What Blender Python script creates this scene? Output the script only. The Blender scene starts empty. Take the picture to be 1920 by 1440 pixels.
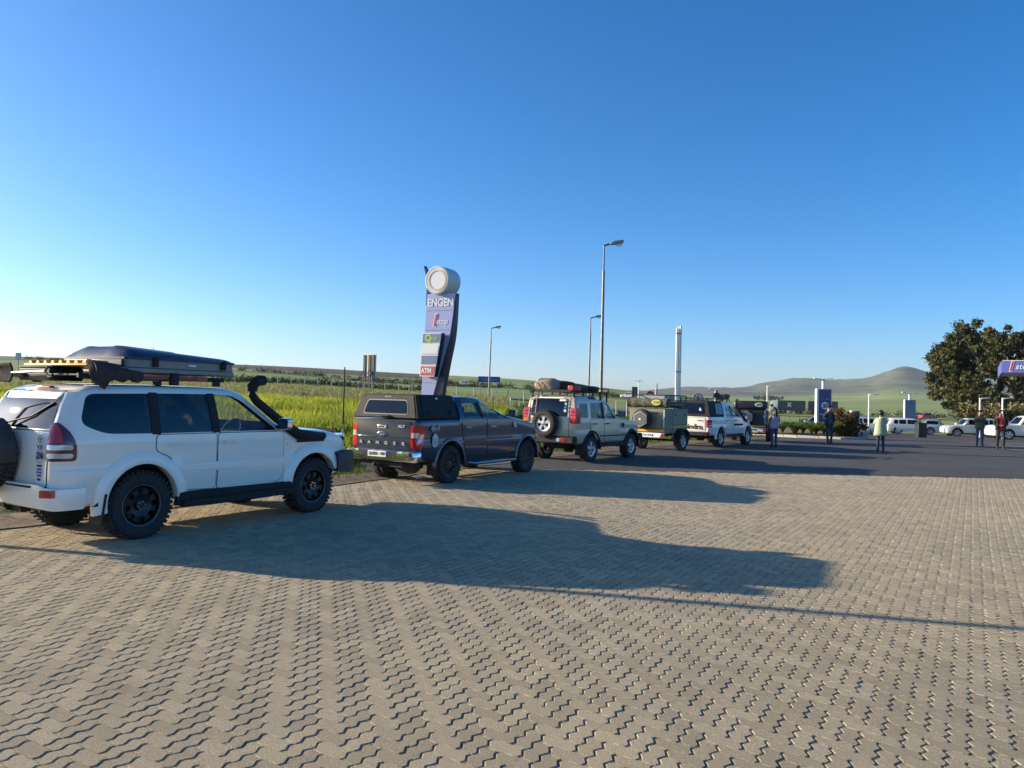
import bpy, bmesh, math, random
import numpy as np
from mathutils import Vector, Matrix, noise
from mathutils.bvhtree import BVHTree
R = math.radians
random.seed(7); RNG = np.random.default_rng(11)
scn = bpy.context.scene
COL = scn.collection

# ---------------------------------------------------------------- camera
cam = bpy.data.objects.new('camera', bpy.data.cameras.new('camera')); COL.objects.link(cam)
cam.data.sensor_width = 36.0; cam.data.lens = 27.04
cam.data.clip_start = 0.1; cam.data.clip_end = 30000
cam.matrix_world = Matrix.Translation((0, 0, 1.84)) @ Matrix.Rotation(R(91.02), 4, 'X') @ Matrix.Rotation(R(1.35), 4, 'Z')
scn.camera = cam

# ---------------------------------------------------------------- sky and sun
SUN_EL, SUN_AZ = 15.7, -77.0          # elevation; azimuth clockwise from +Y
world = bpy.data.worlds.new('World'); scn.world = world; world.use_nodes = True
wn = world.node_tree
sky = wn.nodes.new('ShaderNodeTexSky'); sky.sky_type = 'NISHITA'; sky.sun_disc = False
sky.sun_elevation = R(SUN_EL); sky.sun_rotation = R(SUN_AZ)
sky.altitude = 150; sky.air_density = 0.75; sky.dust_density = 1.0; sky.ozone_density = 4.0
bg = wn.nodes['Background']; bg.inputs['Strength'].default_value = 0.117
hs = wn.nodes.new('ShaderNodeHueSaturation'); hs.inputs['Saturation'].default_value = 1.25
wn.links.new(sky.outputs['Color'], hs.inputs['Color']); wn.links.new(hs.outputs['Color'], bg.inputs['Color'])
sun = bpy.data.objects.new('sun', bpy.data.lights.new('sun', 'SUN')); COL.objects.link(sun)
sun.data.energy = 4.8; sun.data.angle = R(0.53); sun.data.color = (1.0, 0.86, 0.66)
_a, _e = R(SUN_AZ), R(SUN_EL)
TO_SUN = Vector((math.sin(_a) * math.cos(_e), math.cos(_a) * math.cos(_e), math.sin(_e)))
sun.rotation_euler = TO_SUN.to_track_quat('Z', 'Y').to_euler()
scn.view_settings.view_transform = 'Standard'; scn.view_settings.look = 'None'
scn.view_settings.exposure = 1.0; scn.view_settings.gamma = 1.0
scn.view_settings.use_curve_mapping = False
scn.cycles.max_bounces = 8; scn.cycles.transparent_max_bounces = 12
scn.cycles.use_denoising = True

# ---------------------------------------------------------------- materials
MATS = {}
def nd(nt, t, **kw):
    n = nt.nodes.new(t)
    for k, v in kw.items():
        if k in n.inputs: n.inputs[k].default_value = v
        else: setattr(n, k, v)
    return n
def mat(name, col=(.5, .5, .5), rough=.5, metal=0., coat=0., spec=.5, var=0., vscale=8., bump=0., bscale=60., emit=None, dirt=0.):
    """plain procedural material: base colour with noise variation, optional fine bump, optional dust towards noise patches"""
    if name in MATS: return MATS[name]
    m = bpy.data.materials.new(name); m.use_nodes = True; nt = m.node_tree
    b = nt.nodes['Principled BSDF']
    b.inputs['Base Color'].default_value = (*col, 1); b.inputs['Roughness'].default_value = rough
    b.inputs['Metallic'].default_value = metal; b.inputs['Coat Weight'].default_value = coat
    b.inputs['Coat Roughness'].default_value = .06
    b.inputs['Specular IOR Level'].default_value = spec
    g = nt.nodes.new('ShaderNodeNewGeometry')
    if var or dirt:
        n = nd(nt, 'ShaderNodeTexNoise', Scale=vscale, Detail=5., Roughness=.6)
        nt.links.new(g.outputs['Position'], n.inputs['Vector'])
        r = nt.nodes.new('ShaderNodeValToRGB')
        r.color_ramp.elements[0].position = .3; r.color_ramp.elements[1].position = .7
        lo = tuple(c * (1 - var) for c in col); hi = tuple(min(1, c * (1 + var)) for c in col)
        if dirt:
            lo = col; hi = tuple(c * (1 - dirt) + d * dirt for c, d in zip(col, (.30, .25, .18)))
        r.color_ramp.elements[0].color = (*lo, 1); r.color_ramp.elements[1].color = (*hi, 1)
        nt.links.new(n.outputs['Fac'], r.inputs['Fac']); nt.links.new(r.outputs['Color'], b.inputs['Base Color'])
    if bump:
        n2 = nd(nt, 'ShaderNodeTexNoise', Scale=bscale, Detail=4.)
        nt.links.new(g.outputs['Position'], n2.inputs['Vector'])
        bp = nd(nt, 'ShaderNodeBump', Strength=bump, Distance=.02)
        nt.links.new(n2.outputs['Fac'], bp.inputs['Height']); nt.links.new(bp.outputs['Normal'], b.inputs['Normal'])
    if emit:
        b.inputs['Emission Color'].default_value = (*col, 1); b.inputs['Emission Strength'].default_value = emit
    MATS[name] = m
    return m
def glass(name, tint, gloss=.06):
    if name in MATS: return MATS[name]
    m = bpy.data.materials.new(name); m.use_nodes = True; nt = m.node_tree
    out = nt.nodes['Material Output']; nt.nodes.remove(nt.nodes['Principled BSDF'])
    tr = nd(nt, 'ShaderNodeBsdfTransparent'); tr.inputs['Color'].default_value = (*tint, 1)
    gl = nd(nt, 'ShaderNodeBsdfGlossy', Roughness=.02)
    lw = nd(nt, 'ShaderNodeLayerWeight', Blend=.5)
    pw = nd(nt, 'ShaderNodeMath', operation='POWER'); pw.inputs[1].default_value = 4.0; nt.links.new(lw.outputs['Facing'], pw.inputs[0])
    sc_ = nd(nt, 'ShaderNodeMath', operation='MULTIPLY_ADD'); sc_.inputs[1].default_value = .9; sc_.inputs[2].default_value = gloss; nt.links.new(pw.outputs[0], sc_.inputs[0])
    mx = nt.nodes.new('ShaderNodeMixShader')
    nt.links.new(sc_.outputs[0], mx.inputs[0]); nt.links.new(tr.outputs[0], mx.inputs[1]); nt.links.new(gl.outputs[0], mx.inputs[2])
    nt.links.new(mx.outputs[0], out.inputs['Surface'])
    MATS[name] = m
    return m
def attr_mat(name, lo, hi, rough=.8, trans=0., mid=None):
    """foliage / pieces: colour from the per-corner 'tint' attribute between two natural colours"""
    if name in MATS: return MATS[name]
    m = bpy.data.materials.new(name); m.use_nodes = True; nt = m.node_tree
    b = nt.nodes['Principled BSDF']; b.inputs['Roughness'].default_value = rough
    b.inputs['Specular IOR Level'].default_value = .25
    a = nd(nt, 'ShaderNodeAttribute', attribute_name='tint')
    r = nt.nodes.new('ShaderNodeValToRGB'); r.color_ramp.elements[0].color = (*lo, 1); r.color_ramp.elements[1].color = (*hi, 1)
    if mid:
        e = r.color_ramp.elements.new(.5); e.color = (*mid, 1)
    nt.links.new(a.outputs['Fac'], r.inputs['Fac']); nt.links.new(r.outputs['Color'], b.inputs['Base Color'])
    if trans:
        tl = nt.nodes.new('ShaderNodeBsdfTranslucent'); nt.links.new(r.outputs['Color'], tl.inputs['Color'])
        mx = nd(nt, 'ShaderNodeMixShader'); mx.inputs[0].default_value = trans
        out = nt.nodes['Material Output']
        nt.links.new(b.outputs[0], mx.inputs[1]); nt.links.new(tl.outputs[0], mx.inputs[2]); nt.links.new(mx.outputs[0], out.inputs['Surface'])
    MATS[name] = m
    return m

# ---------------------------------------------------------------- mesh helpers
def tag(o, label=None, cat=None, group=None, kind=None):
    if label: o['label'] = label
    if cat: o['category'] = cat
    if group: o['group'] = group
    if kind: o['kind'] = kind
    return o
def empty(name, loc=(0, 0, 0), rz=0., parent=None):
    o = bpy.data.objects.new(name, None); COL.objects.link(o); o.empty_display_size = .2
    o.location = loc; o.rotation_euler = (0, 0, rz); o.parent = parent
    return o
def link(name, me, m=None, parent=None):
    o = bpy.data.objects.new(name, me); COL.objects.link(o); o.parent = parent
    if m is not None and not me.materials: me.materials.append(m)
    return o
def copy_tree(o, parent=None):
    c = o.copy(); COL.objects.link(c); c.parent = parent
    for ch in list(o.children): copy_tree(ch, c)
    return c
class MB:
    """collects shapes that belong to ONE part"""
    def __init__(s): s.v = []; s.f = []; s.M = Matrix.Identity(4)
    def add(s, vs, fs):
        n = len(s.v); s.v += [tuple(s.M @ Vector(p)) for p in vs]; s.f += [tuple(i + n for i in f) for f in fs]; return s
    def box(s, c, d, rz=0., ry=0., rx=0.):
        m = Matrix.Translation(c) @ Matrix.Rotation(rz, 4, 'Z') @ Matrix.Rotation(ry, 4, 'Y') @ Matrix.Rotation(rx, 4, 'X')
        x, y, z = d[0] / 2, d[1] / 2, d[2] / 2
        vs = [m @ Vector(p) for p in ((-x, -y, -z), (x, -y, -z), (x, y, -z), (-x, y, -z), (-x, -y, z), (x, -y, z), (x, y, z), (-x, y, z))]
        return s.add(vs, [(0, 3, 2, 1), (4, 5, 6, 7), (0, 1, 5, 4), (1, 2, 6, 5), (2, 3, 7, 6), (3, 0, 4, 7)])
    def cyl(s, a, b, r, r2=None, n=12, caps=True):
        a, b = Vector(a), Vector(b); r2 = r if r2 is None else r2
        q = (b - a).to_track_quat('Z', 'Y'); vs = []
        for k in range(n):
            t = 2 * math.pi * k / n; d = q @ Vector((math.cos(t), math.sin(t), 0))
            vs += [a + d * r, b + d * r2]
        fs = [(2 * k, 2 * ((k + 1) % n), 2 * ((k + 1) % n) + 1, 2 * k + 1) for k in range(n)]
        if caps: fs += [tuple(2 * k for k in range(n))[::-1], tuple(2 * k + 1 for k in range(n))]
        return s.add(vs, fs)
    def tube(s, pts, r, n=8):
        pts = [Vector(p) for p in pts]; rs = r if isinstance(r, (list, tuple)) else [r] * len(pts); vs = []; fs = []
        for i, p in enumerate(pts):
            d = (pts[min(i + 1, len(pts) - 1)] - pts[max(i - 1, 0)]).normalized()
            up = Vector((0, 0, 1)) if abs(d.z) < .95 else Vector((0, 1, 0))
            a = d.cross(up).normalized(); b = a.cross(d)
            for k in range(n):
                t = 2 * math.pi * k / n; vs.append(p + (a * math.cos(t) + b * math.sin(t)) * rs[i])
        for i in range(len(pts) - 1):
            for k in range(n): fs.append((i * n + k, i * n + (k + 1) % n, (i + 1) * n + (k + 1) % n, (i + 1) * n + k))
        fs += [tuple(range(n))[::-1], tuple((len(pts) - 1) * n + k for k in range(n))]
        return s.add(vs, fs)
    def lathe(s, prof, o=(0, 0, 0), ax='Y', n=32, closed=False):
        vs = []; fs = []; m = len(prof)
        for k in range(n):
            t = 2 * math.pi * k / n; c, q = math.cos(t), math.sin(t)
            for r, h in prof:
                p = (r * c, h, r * q) if ax == 'Y' else ((h, r * c, r * q) if ax == 'X' else (r * c, r * q, h))
                vs.append((p[0] + o[0], p[1] + o[1], p[2] + o[2]))
        for k in range(n):
            k2 = (k + 1) % n
            for j in range(m if closed else m - 1):
                j2 = (j + 1) % m
                fs.append((k * m + j, k * m + j2, k2 * m + j2, k2 * m + j))
        return s.add(vs, fs)
    def prism(s, pts, h0, h1, ax='Y'):
        """2-D outline extruded along an axis: ax Y -> pts are (x,z); X -> (y,z); Z -> (x,y)"""
        n = len(pts)
        def P(p, h): return (p[0], h, p[1]) if ax == 'Y' else ((h, p[0], p[1]) if ax == 'X' else (p[0], p[1], h))
        vs = [P(p, h0) for p in pts] + [P(p, h1) for p in pts]
        return s.add(vs, [tuple(range(n))[::-1], tuple(range(n, 2 * n))] + [(k, (k + 1) % n, n + (k + 1) % n, n + k) for k in range(n)])
    def mesh(s, name, smooth=35):
        me = bpy.data.meshes.new(name); me.from_pydata(s.v, [], s.f)
        bm = bmesh.new(); bm.from_mesh(me); bmesh.ops.remove_doubles(bm, verts=bm.verts, dist=1e-5)
        bmesh.ops.recalc_face_normals(bm, faces=bm.faces); bm.to_mesh(me); bm.free()
        if smooth:
            me.polygons.foreach_set('use_smooth', [True] * len(me.polygons)); me.set_sharp_from_angle(angle=R(smooth))
        return me
    def build(s, name, m, parent=None, smooth=35, bevel=0.):
        o = link(name, s.mesh(name, smooth), m, parent)
        if bevel:
            b = o.modifiers.new('bevel', 'BEVEL'); b.width = bevel; b.segments = 2; b.limit_method = 'ANGLE'; b.angle_limit = R(40)
        return o
def box(name, c, d, m, parent=None, bevel=0., **k): return MB().box(c, d, **k).build(name, m, parent, bevel=bevel)
def cyl(name, a, b, r, m, parent=None, r2=None, n=14): return MB().cyl(a, b, r, r2, n).build(name, m, parent)
def tube(name, pts, r, m, parent=None, n=8): return MB().tube(pts, r, n).build(name, m, parent, smooth=50)
def np_mesh(name, V, F, m=None, tint=None, smooth=False, parent=None):
    """many faces of equal vertex count, from numpy arrays"""
    V = np.ascontiguousarray(V, dtype=np.float32); F = np.ascontiguousarray(F, dtype=np.int32)
    me = bpy.data.meshes.new(name); k = F.shape[1]
    me.vertices.add(len(V)); me.vertices.foreach_set('co', V.ravel())
    me.loops.add(F.size); me.loops.foreach_set('vertex_index', F.ravel())
    me.polygons.add(len(F)); me.polygons.foreach_set('loop_start', np.arange(0, F.size, k, dtype=np.int32))
    if smooth: me.polygons.foreach_set('use_smooth', np.ones(len(F), dtype=bool))
    me.update(calc_edges=True)
    if tint is not None:
        a = me.attributes.new('tint', 'FLOAT', 'POINT'); a.data.foreach_set('value', np.ascontiguousarray(tint, dtype=np.float32))
    return link(name, me, m, parent)
def text(body, size, M4, m, parent, name='lettering', extrude=.002, align='CENTER', bold=0., xs=1., shear=0., spacing=1.):
    cu = bpy.data.curves.new(name, 'FONT'); cu.body = body; cu.size = size; cu.extrude = extrude; cu.align_x = align; cu.align_y = 'CENTER'
    cu.offset = bold; cu.shear = shear; cu.space_character = spacing; cu.resolution_u = 3
    cu.materials.append(m)
    tmp = bpy.data.objects.new('tmp', cu); me = bpy.data.meshes.new_from_object(tmp); bpy.data.objects.remove(tmp)
    o = link(name, me, m, parent)
    o.matrix_local = M4 @ Matrix.Diagonal((xs, 1, 1, 1))
    return o
def face_rear(x, y, z, tilt=0.):   # text plane seen from behind a vehicle that faces +x
    return Matrix.Translation((x, y, z)) @ Matrix.Rotation(-math.pi / 2, 4, 'Z') @ Matrix.Rotation(math.pi / 2 - tilt, 4, 'X')
def face_right(x, y, z, tilt=0.):  # text plane on the right flank (-y)
    return Matrix.Translation((x, y, z)) @ Matrix.Rotation(math.pi / 2 - tilt, 4, 'X')
def rpoly(pts, r, n=4):
    """rounded polygon"""
    out = []; m = len(pts)
    for i in range(m):
        p0, p, p1 = Vector(pts[i - 1]), Vector(pts[i]), Vector(pts[(i + 1) % m])
        rr = r[i] if isinstance(r, (list, tuple)) else r
        a, b = p0 - p, p1 - p; d = min(rr, a.length * .48, b.length * .48)
        if d < 1e-4: out.append(tuple(p)); continue
        A, B = p + a.normalized() * d, p + b.normalized() * d
        for k in range(n + 1):
            t = k / n; out.append(tuple((1 - t) ** 2 * A + 2 * t * (1 - t) * p + t * t * B))
    return out

# ---------------------------------------------------------------- terrain
def sm(a, b, x):
    t = np.clip((x - a) / (b - a), 0, 1); return t * t * (3 - 2 * t)
TY = np.array([0, 14, 20, 30, 45, 60, 75, 90, 110, 150, 250, 400, 550, 800, 1600, 2500, 3500, 6000.])
TT = np.array([-1.6, -.67, -.32, -.14, 0, .13, .20, .305, .375, .416, .458, .51, .54, .576, .65, .75, 1.3])
TZ = np.array([
 [0, .0, .6, 1.2, 1.6, 1.9, 2.1, 2.3, 2.6, 4.5, 10, 18, 25, 28, 25, 15, 5, 0],
 [0, .0, .5, 1.0, 1.4, 1.7, 2.0, 2.3, 2.6, 4.3, 9.3, 16.5, 22.8, 25, 25, 15, 5, 0],
 [0, .0, .3, .7, 1.0, 1.5, 2.0, 2.3, 2.8, 4.0, 7.2, 13.0, 20.5, 22, 25, 20, 5, 0],
 [0, .0, .15, .5, .8, 1.2, 1.6, 1.9, 2.1, 2.7, 4.6, 10.2, 17.5, 18, 20, 20, 10, 0],
 [0, .0, .0, .35, .7, 1.0, 1.35, 1.55, 1.7, 2.3, 4.2, 9.0, 15.2, 16, 18, 20, 20, 0],
 [0, .0, .0, .1, .4, .6, .7, .8, .9, 1.1, 2.2, 5.2, 9.9, 11, 14, 22, 45, 0],
 [0, .0, .0, .0, .0, .1, .2, .3, .4, .5, 1.3, 3.0, 6.0, 9.0, 13, 24, 58, 30],
 [0, .0, .0, .0, -.1, -.35, -.5, -.6, -.8, -1.0, -1.3, -1.6, -1.6, -.8, 9, 28, 75, 40],
 [0, .0, .0, .0, -.1, -.35, -.6, -.8, -1.0, -1.2, -1.3, -1.5, -1.2, -.3, 11, 36, 113, 50],
 [0, .0, .0, .0, -.1, -.35, -.6, -.8, -1.0, -1.2, -1.3, -1.4, -1.0, 0, 12, 40, 101, 50],
 [0, .0, .0, .0, -.1, -.35, -.6, -.8, -1.0, -1.2, -1.3, -1.3, -.8, .5, 14, 48, 118, 60],
 [0, .0, .0, .0, -.1, -.35, -.6, -.8, -1.0, -1.1, -1.2, -1.2, -.6, .9, 18, 72, 200, 80],
 [0, .0, .0, .0, -.1, -.35, -.6, -.8, -1.0, -1.1, -1.1, -1.0, -.3, 1.4, 18, 67, 176, 80],
 [0, .0, .0, .0, -.1, -.35, -.6, -.8, -1.0, -1.1, -1.1, -1.0, 0, 2, 18, 60, 144, 60],
 [0, .0, .0, .0, -.1, -.35, -.6, -.8, -1.0, -1.1, -1.1, -1.0, 0, 3, 20, 55, 122, 50],
 [0, .0, .0, .0, -.1, -.35, -.6, -.8, -1.0, -1.1, -1.1, -1.0, 0, 3, 20, 50, 90, 40],
 [0, .0, .0, .0, -.1, -.35, -.6, -.8, -1.0, -1.1, -1.1, -1.0, 0, 3, 15, 30, 40, 30]])
# pchip along the columns so that crests stay smooth
def pchip_eval(x, y, xq):
    x = np.asarray(x, float); y = np.asarray(y, float); h = np.diff(x); dl = np.diff(y, axis=0) / h.reshape(-1, *([1] * (y.ndim - 1)))
    d = np.zeros_like(y)
    hh = h.reshape(-1, *([1] * (y.ndim - 1)))
    w1 = 2 * hh[1:] + hh[:-1]; w2 = hh[1:] + 2 * hh[:-1]
    with np.errstate(divide='ignore', invalid='ignore'):
        m = (w1 + w2) / (w1 / dl[:-1] + w2 / dl[1:])
    d[1:-1] = np.where(dl[:-1] * dl[1:] > 0, m, 0); d[1:-1] = np.nan_to_num(d[1:-1])
    d[0] = dl[0]; d[-1] = dl[-1]
    i = np.clip(np.searchsorted(x, xq, 'right') - 1, 0, len(h) - 1)
    t = ((xq - x[i]) / h[i]).reshape(-1, *([1] * (y.ndim - 1))); H = h[i].reshape(t.shape)
    return ((2 * t**3 - 3 * t**2 + 1) * y[i] + (t**3 - 2 * t**2 + t) * H * d[i] + (-2 * t**3 + 3 * t**2) * y[i + 1] + (t**3 - t**2) * H * d[i + 1])
_tq = np.linspace(-1.6, 1.3, 291)
_TZ2 = pchip_eval(TT, TZ, _tq)
def table_z(X, Y):
    X = np.asarray(X, float); Y = np.maximum(np.asarray(Y, float), .5)
    t = np.clip(X / Y, -1.6, 1.3)
    ti = (t + 1.6) / 2.9 * 290; i = np.clip(ti.astype(int), 0, 289); ft = ti - i
    yi = np.clip(np.searchsorted(TY, Y, 'right') - 1, 0, len(TY) - 2)
    fy = np.clip((Y - TY[yi]) / (TY[yi + 1] - TY[yi]), 0, 1)
    fy = np.where(yi >= 11, fy * fy * (3 - 2 * fy) * .6 + fy * .4, fy)
    z0 = _TZ2[i, yi] * (1 - fy) + _TZ2[i, yi + 1] * fy
    z1 = _TZ2[i + 1, yi] * (1 - fy) + _TZ2[i + 1, yi + 1] * fy
    return z0 * (1 - ft) + z1 * ft
# left edge of the yard: polyline, lot lies to its right
EDGE = np.array([(-16, -6), (-9.6, 5.4), (-6.95, 9.9), (-5.5, 12.2), (-3.75, 15.6), (-2.75, 17.6), (1.3, 25), (6.0, 31.9), (10.8, 38), (15.0, 44), (16.6, 47.6), (17.2, 52), (17.4, 58), (19, 66), (23, 70), (40, 73), (130, 80.)])
def edge_dist(X, Y):
    """signed distance to the yard edge, positive outside (on the grass)"""
    X = np.asarray(X, float); Y = np.asarray(Y, float)
    best = np.full(X.shape, 1e9); sgn = np.ones(X.shape)
    for a, b in zip(EDGE[:-1], EDGE[1:]):
        d = b - a; L2 = d @ d
        t = np.clip(((X - a[0]) * d[0] + (Y - a[1]) * d[1]) / L2, 0, 1)
        dx, dy = X - a[0] - t * d[0], Y - a[1] - t * d[1]
        q = np.hypot(dx, dy); c = d[0] * (Y - a[1]) - d[1] * (X - a[0])
        up = q < best - 1e-9
        best = np.where(up, q, best); sgn = np.where(up, np.sign(c), sgn)
    return best * sgn
def lot_z(Y): return -np.maximum(0, np.asarray(Y, float) - 38) * .0195
def ground_z(X, Y):
    X = np.asarray(X, float); Y = np.asarray(Y, float)
    s = edge_dist(X, Y); t = table_z(X, Y)
    out = t * sm(0, 5, s) + .03 + lot_z(np.minimum(Y, 75)) * (1 - sm(0, 5, s))
    ins = lot_z(np.minimum(Y, 80)) - .10
    return np.where(s > 0, out, np.where(s > -.25, out + (ins - out) * (-s / .25), ins))
def gz(x, y): return float(ground_z(np.array([x]), np.array([y]))[0])

def mat_field():
    m = bpy.data.materials.new('field_grass'); m.use_nodes = True; nt = m.node_tree; b = nt.nodes['Principled BSDF']
    b.inputs['Roughness'].default_value = .95; b.inputs['Specular IOR Level'].default_value = .1
    g = nt.nodes.new('ShaderNodeNewGeometry'); sp = nt.nodes.new('ShaderNodeSeparateXYZ'); nt.links.new(g.outputs['Position'], sp.inputs[0])
    def math_(op, a, b_=None, c=None):
        n = nd(nt, 'ShaderNodeMath', operation=op)
        for i, v in enumerate((a, b_, c)):
            if v is None: continue
            if isinstance(v, (int, float)): n.inputs[i].default_value = v
            else: nt.links.new(v, n.inputs[i])
        return n.outputs[0]
    def noise_(sx, sy, sc, det=4.):
        mp = nd(nt, 'ShaderNodeMapping'); mp.inputs['Scale'].default_value = (sx, sy, .2); nt.links.new(g.outputs['Position'], mp.inputs[0])
        n = nd(nt, 'ShaderNodeTexNoise', Scale=sc, Detail=det); nt.links.new(mp.outputs[0], n.inputs['Vector']); return n.outputs['Fac']
    def ramp(f, a, b_, c0, c1):
        r = nt.nodes.new('ShaderNodeValToRGB'); r.color_ramp.elements[0].position = a; r.color_ramp.elements[1].position = b_
        r.color_ramp.elements[0].color = (*c0, 1); r.color_ramp.elements[1].color = (*c1, 1); nt.links.new(f, r.inputs['Fac']); return r.outputs['Color']
    def mix(f, a, b_):
        n = nd(nt, 'ShaderNodeMix', data_type='RGBA')
        if isinstance(f, (int, float)): n.inputs[0].default_value = f
        else: nt.links.new(f, n.inputs[0])
        for i, v in ((6, a), (7, b_)):
            if isinstance(v, tuple): n.inputs[i].default_value = (*v, 1)
            else: nt.links.new(v, n.inputs[i])
        return n.outputs[2]
    # young wheat with contour bands of differing growth, hill pasture, ploughed strip along the left crest
    bands = noise_(.0035, .022, 1.0, 3.)
    crop = ramp(bands, .35, .65, (.20, .255, .075), (.34, .375, .13))
    patch = noise_(.004, .0012, 1., 2.)
    crop = mix(ramp(patch, .45, .6, (0, 0, 0), (.75, .75, .75)), crop, (.20, .31, .075))
    fine = noise_(.06, .5, 1., 3.)
    crop = mix(math_('MULTIPLY', fine, .35), crop, (.15, .19, .06))
    hill = ramp(noise_(.006, .004, 1., 8.), .38, .64, (.055, .075, .045), (.15, .155, .09))
    far = math_('SMOOTH_MIN', math_('MAXIMUM', math_('DIVIDE', math_('SUBTRACT', sp.outputs[1], 1900.), 500.), 0.), 1., .1)
    col = mix(far, crop, hill)
    wob = math_('MULTIPLY', math_('SUBTRACT', noise_(.01, .01, 1., 2.), .5), 90.)
    pl = math_('MULTIPLY', math_('GREATER_THAN', math_('ADD', sp.outputs[1], wob), 428.),
               math_('MULTIPLY', math_('LESS_THAN', sp.outputs[1], 900.), math_('LESS_THAN', math_('ADD', sp.outputs[0], math_('MULTIPLY', wob, .6)), -50.)))
    col = mix(pl, col, ramp(noise_(.02, .05, 1., 4.), .3, .7, (.10, .085, .055), (.16, .13, .08)))
    near = math_('SMOOTH_MIN', math_('MAXIMUM', math_('DIVIDE', math_('SUBTRACT', 85., sp.outputs[1]), 30.), 0.), 1., .1)
    soil = ramp(noise_(.8, .8, 1., 5.), .35, .65, (.055, .085, .018), (.16, .17, .05))
    col = mix(near, col, soil)
    nt.links.new(col, b.inputs['Base Color'])
    return m
FIELD = mat_field()
ys = np.concatenate([np.linspace(1.0, 12, 14)[:-1], np.linspace(12, 60, 110)[:-1], np.geomspace(60, 6500, 230)])
ts = np.concatenate([np.linspace(-1.6, -.9, 20)[:-1], np.linspace(-.9, .9, 260)[:-1], np.linspace(.9, 1.3, 12)])
YY, TTg = np.meshgrid(ys, ts, indexing='ij'); XX = YY * TTg
ZZ = ground_z(XX, YY)
amp = np.clip((YY - 700) / 2500, 0, 1)
rough_ = np.array([noise.fractal(Vector((x / 430, y / 430, 3.1)), .85, 2.1, 7) if y > 700 else 0. for x, y in zip(XX.ravel(), YY.ravel())]).reshape(XX.shape)
ZZ = ZZ + amp * (rough_ * 21.0 - 26.0 * (1 - np.abs(rough_)) ** 3 * np.clip((YY - 2200) / 900, 0, 1) * np.clip((ZZ - 60) / 60, 0, 1) * .6)
nR, nC = XX.shape
idx = np.arange(nR * nC).reshape(nR, nC)
F4 = np.stack([idx[:-1, :-1], idx[:-1, 1:], idx[1:, 1:], idx[1:, :-1]], -1).reshape(-1, 4)
terrain = np_mesh('terrain', np.stack([XX, YY, ZZ], -1).reshape(-1, 3), F4, FIELD, smooth=True)
tag(terrain, 'green farmland rising to hills beyond the service station', kind='structure')
# land behind and beside the camera, so that the ground goes on to every side
gb = MB(); gb.add([(-9000, -9000, -.14), (9000, -9000, -.14), (9000, 1.2, -.14), (-9000, 1.2, -.14)], [(0, 1, 2, 3)])
tag(gb.build('ground', FIELD), 'open ground behind the yard', kind='structure')

# ---------------------------------------------------------------- paved yard and asphalt
def mat_paver():
    m = bpy.data.materials.new('concrete_paver'); m.use_nodes = True; nt = m.node_tree; b = nt.nodes['Principled BSDF']
    b.inputs['Roughness'].default_value = .92; b.inputs['Specular IOR Level'].default_value = .2
    g = nt.nodes.new('ShaderNodeNewGeometry'); oi = nt.nodes.new('ShaderNodeObjectInfo'); a = nd(nt, 'ShaderNodeAttribute', attribute_name='tint')
    ad = nd(nt, 'ShaderNodeMath', operation='ADD'); nt.links.new(a.outputs['Fac'], ad.inputs[0]); nt.links.new(oi.outputs['Random'], ad.inputs[1])
    fr = nd(nt, 'ShaderNodeMath', operation='FRACT'); nt.links.new(ad.outputs[0], fr.inputs[0])
    r = nt.nodes.new('ShaderNodeValToRGB'); e = r.color_ramp.elements
    e[0].color = (.41, .345, .24, 1); e[1].color = (.54, .455, .315, 1); nt.links.new(fr.outputs[0], r.inputs['Fac'])
    def nz(sc, det=4., rg=.6):
        n = nd(nt, 'ShaderNodeTexNoise', Scale=sc, Detail=det, Roughness=rg); nt.links.new(g.outputs['Position'], n.inputs['Vector']); return n.outputs['Fac']
    def rp(f, p0, p1, c0, c1):
        q = nt.nodes.new('ShaderNodeValToRGB'); q.color_ramp.elements[0].position = p0; q.color_ramp.elements[1].position = p1
        q.color_ramp.elements[0].color = (*c0, 1); q.color_ramp.elements[1].color = (*c1, 1); nt.links.new(f, q.inputs['Fac']); return q.outputs['Color']
    def mx(mode, f, x, y):
        n = nd(nt, 'ShaderNodeMix', data_type='RGBA', blend_type=mode)
        if isinstance(f, float): n.inputs[0].default_value = f
        else: nt.links.new(f, n.inputs[0])
        for i, v in ((6, x), (7, y)):
            if isinstance(v, tuple): n.inputs[i].default_value = (*v, 1)
            else: nt.links.new(v, n.inputs[i])
        return n.outputs[2]
    c = mx('MULTIPLY', 1., r.outputs['Color'], rp(nz(110., 5., .85), .38, .64, (.52, .52, .53), (1.32, 1.31, 1.28)))       # exposed grit
    c = mx('MULTIPLY', 1., c, rp(nz(.35, 5.), .3, .72, (.84, .85, .88), (1.08, 1.05, .98)))                        # broad wear
    c = mx('MIX', rp(nz(.55, 7., .75), .56, .74, (0, 0, 0), (.6, .6, .6)), c, (.21, .165, .105))                   # oil and mud stains
    c = mx('MIX', rp(nz(1.3, 4.), .66, .78, (0, 0, 0), (.5, .5, .5)), c, (.46, .33, .14))                           # ochre dust
    c = mx('MIX', rp(nz(5.5, 2.), .70, .76, (0, 0, 0), (.55, .55, .55)), c, (.12, .105, .085))                          # oil drips
    nt.links.new(c, b.inputs['Base Color'])
    bp = nd(nt, 'ShaderNodeBump', Strength=1., Distance=.012); nt.links.new(nz(130., 4., .75), bp.inputs['Height']); nt.links.new(bp.outputs['Normal'], b.inputs['Normal'])
    return m
PAVER = mat_paver()
SAND = mat('joint_sand', (.26, .225, .165), .95, var=.25, vscale=30., bump=.4, bscale=200.)
TH = R(31.0); E1 = np.array([math.cos(TH), -math.sin(TH)]); E2 = np.array([math.sin(TH), math.cos(TH)])
U = .1045
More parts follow.
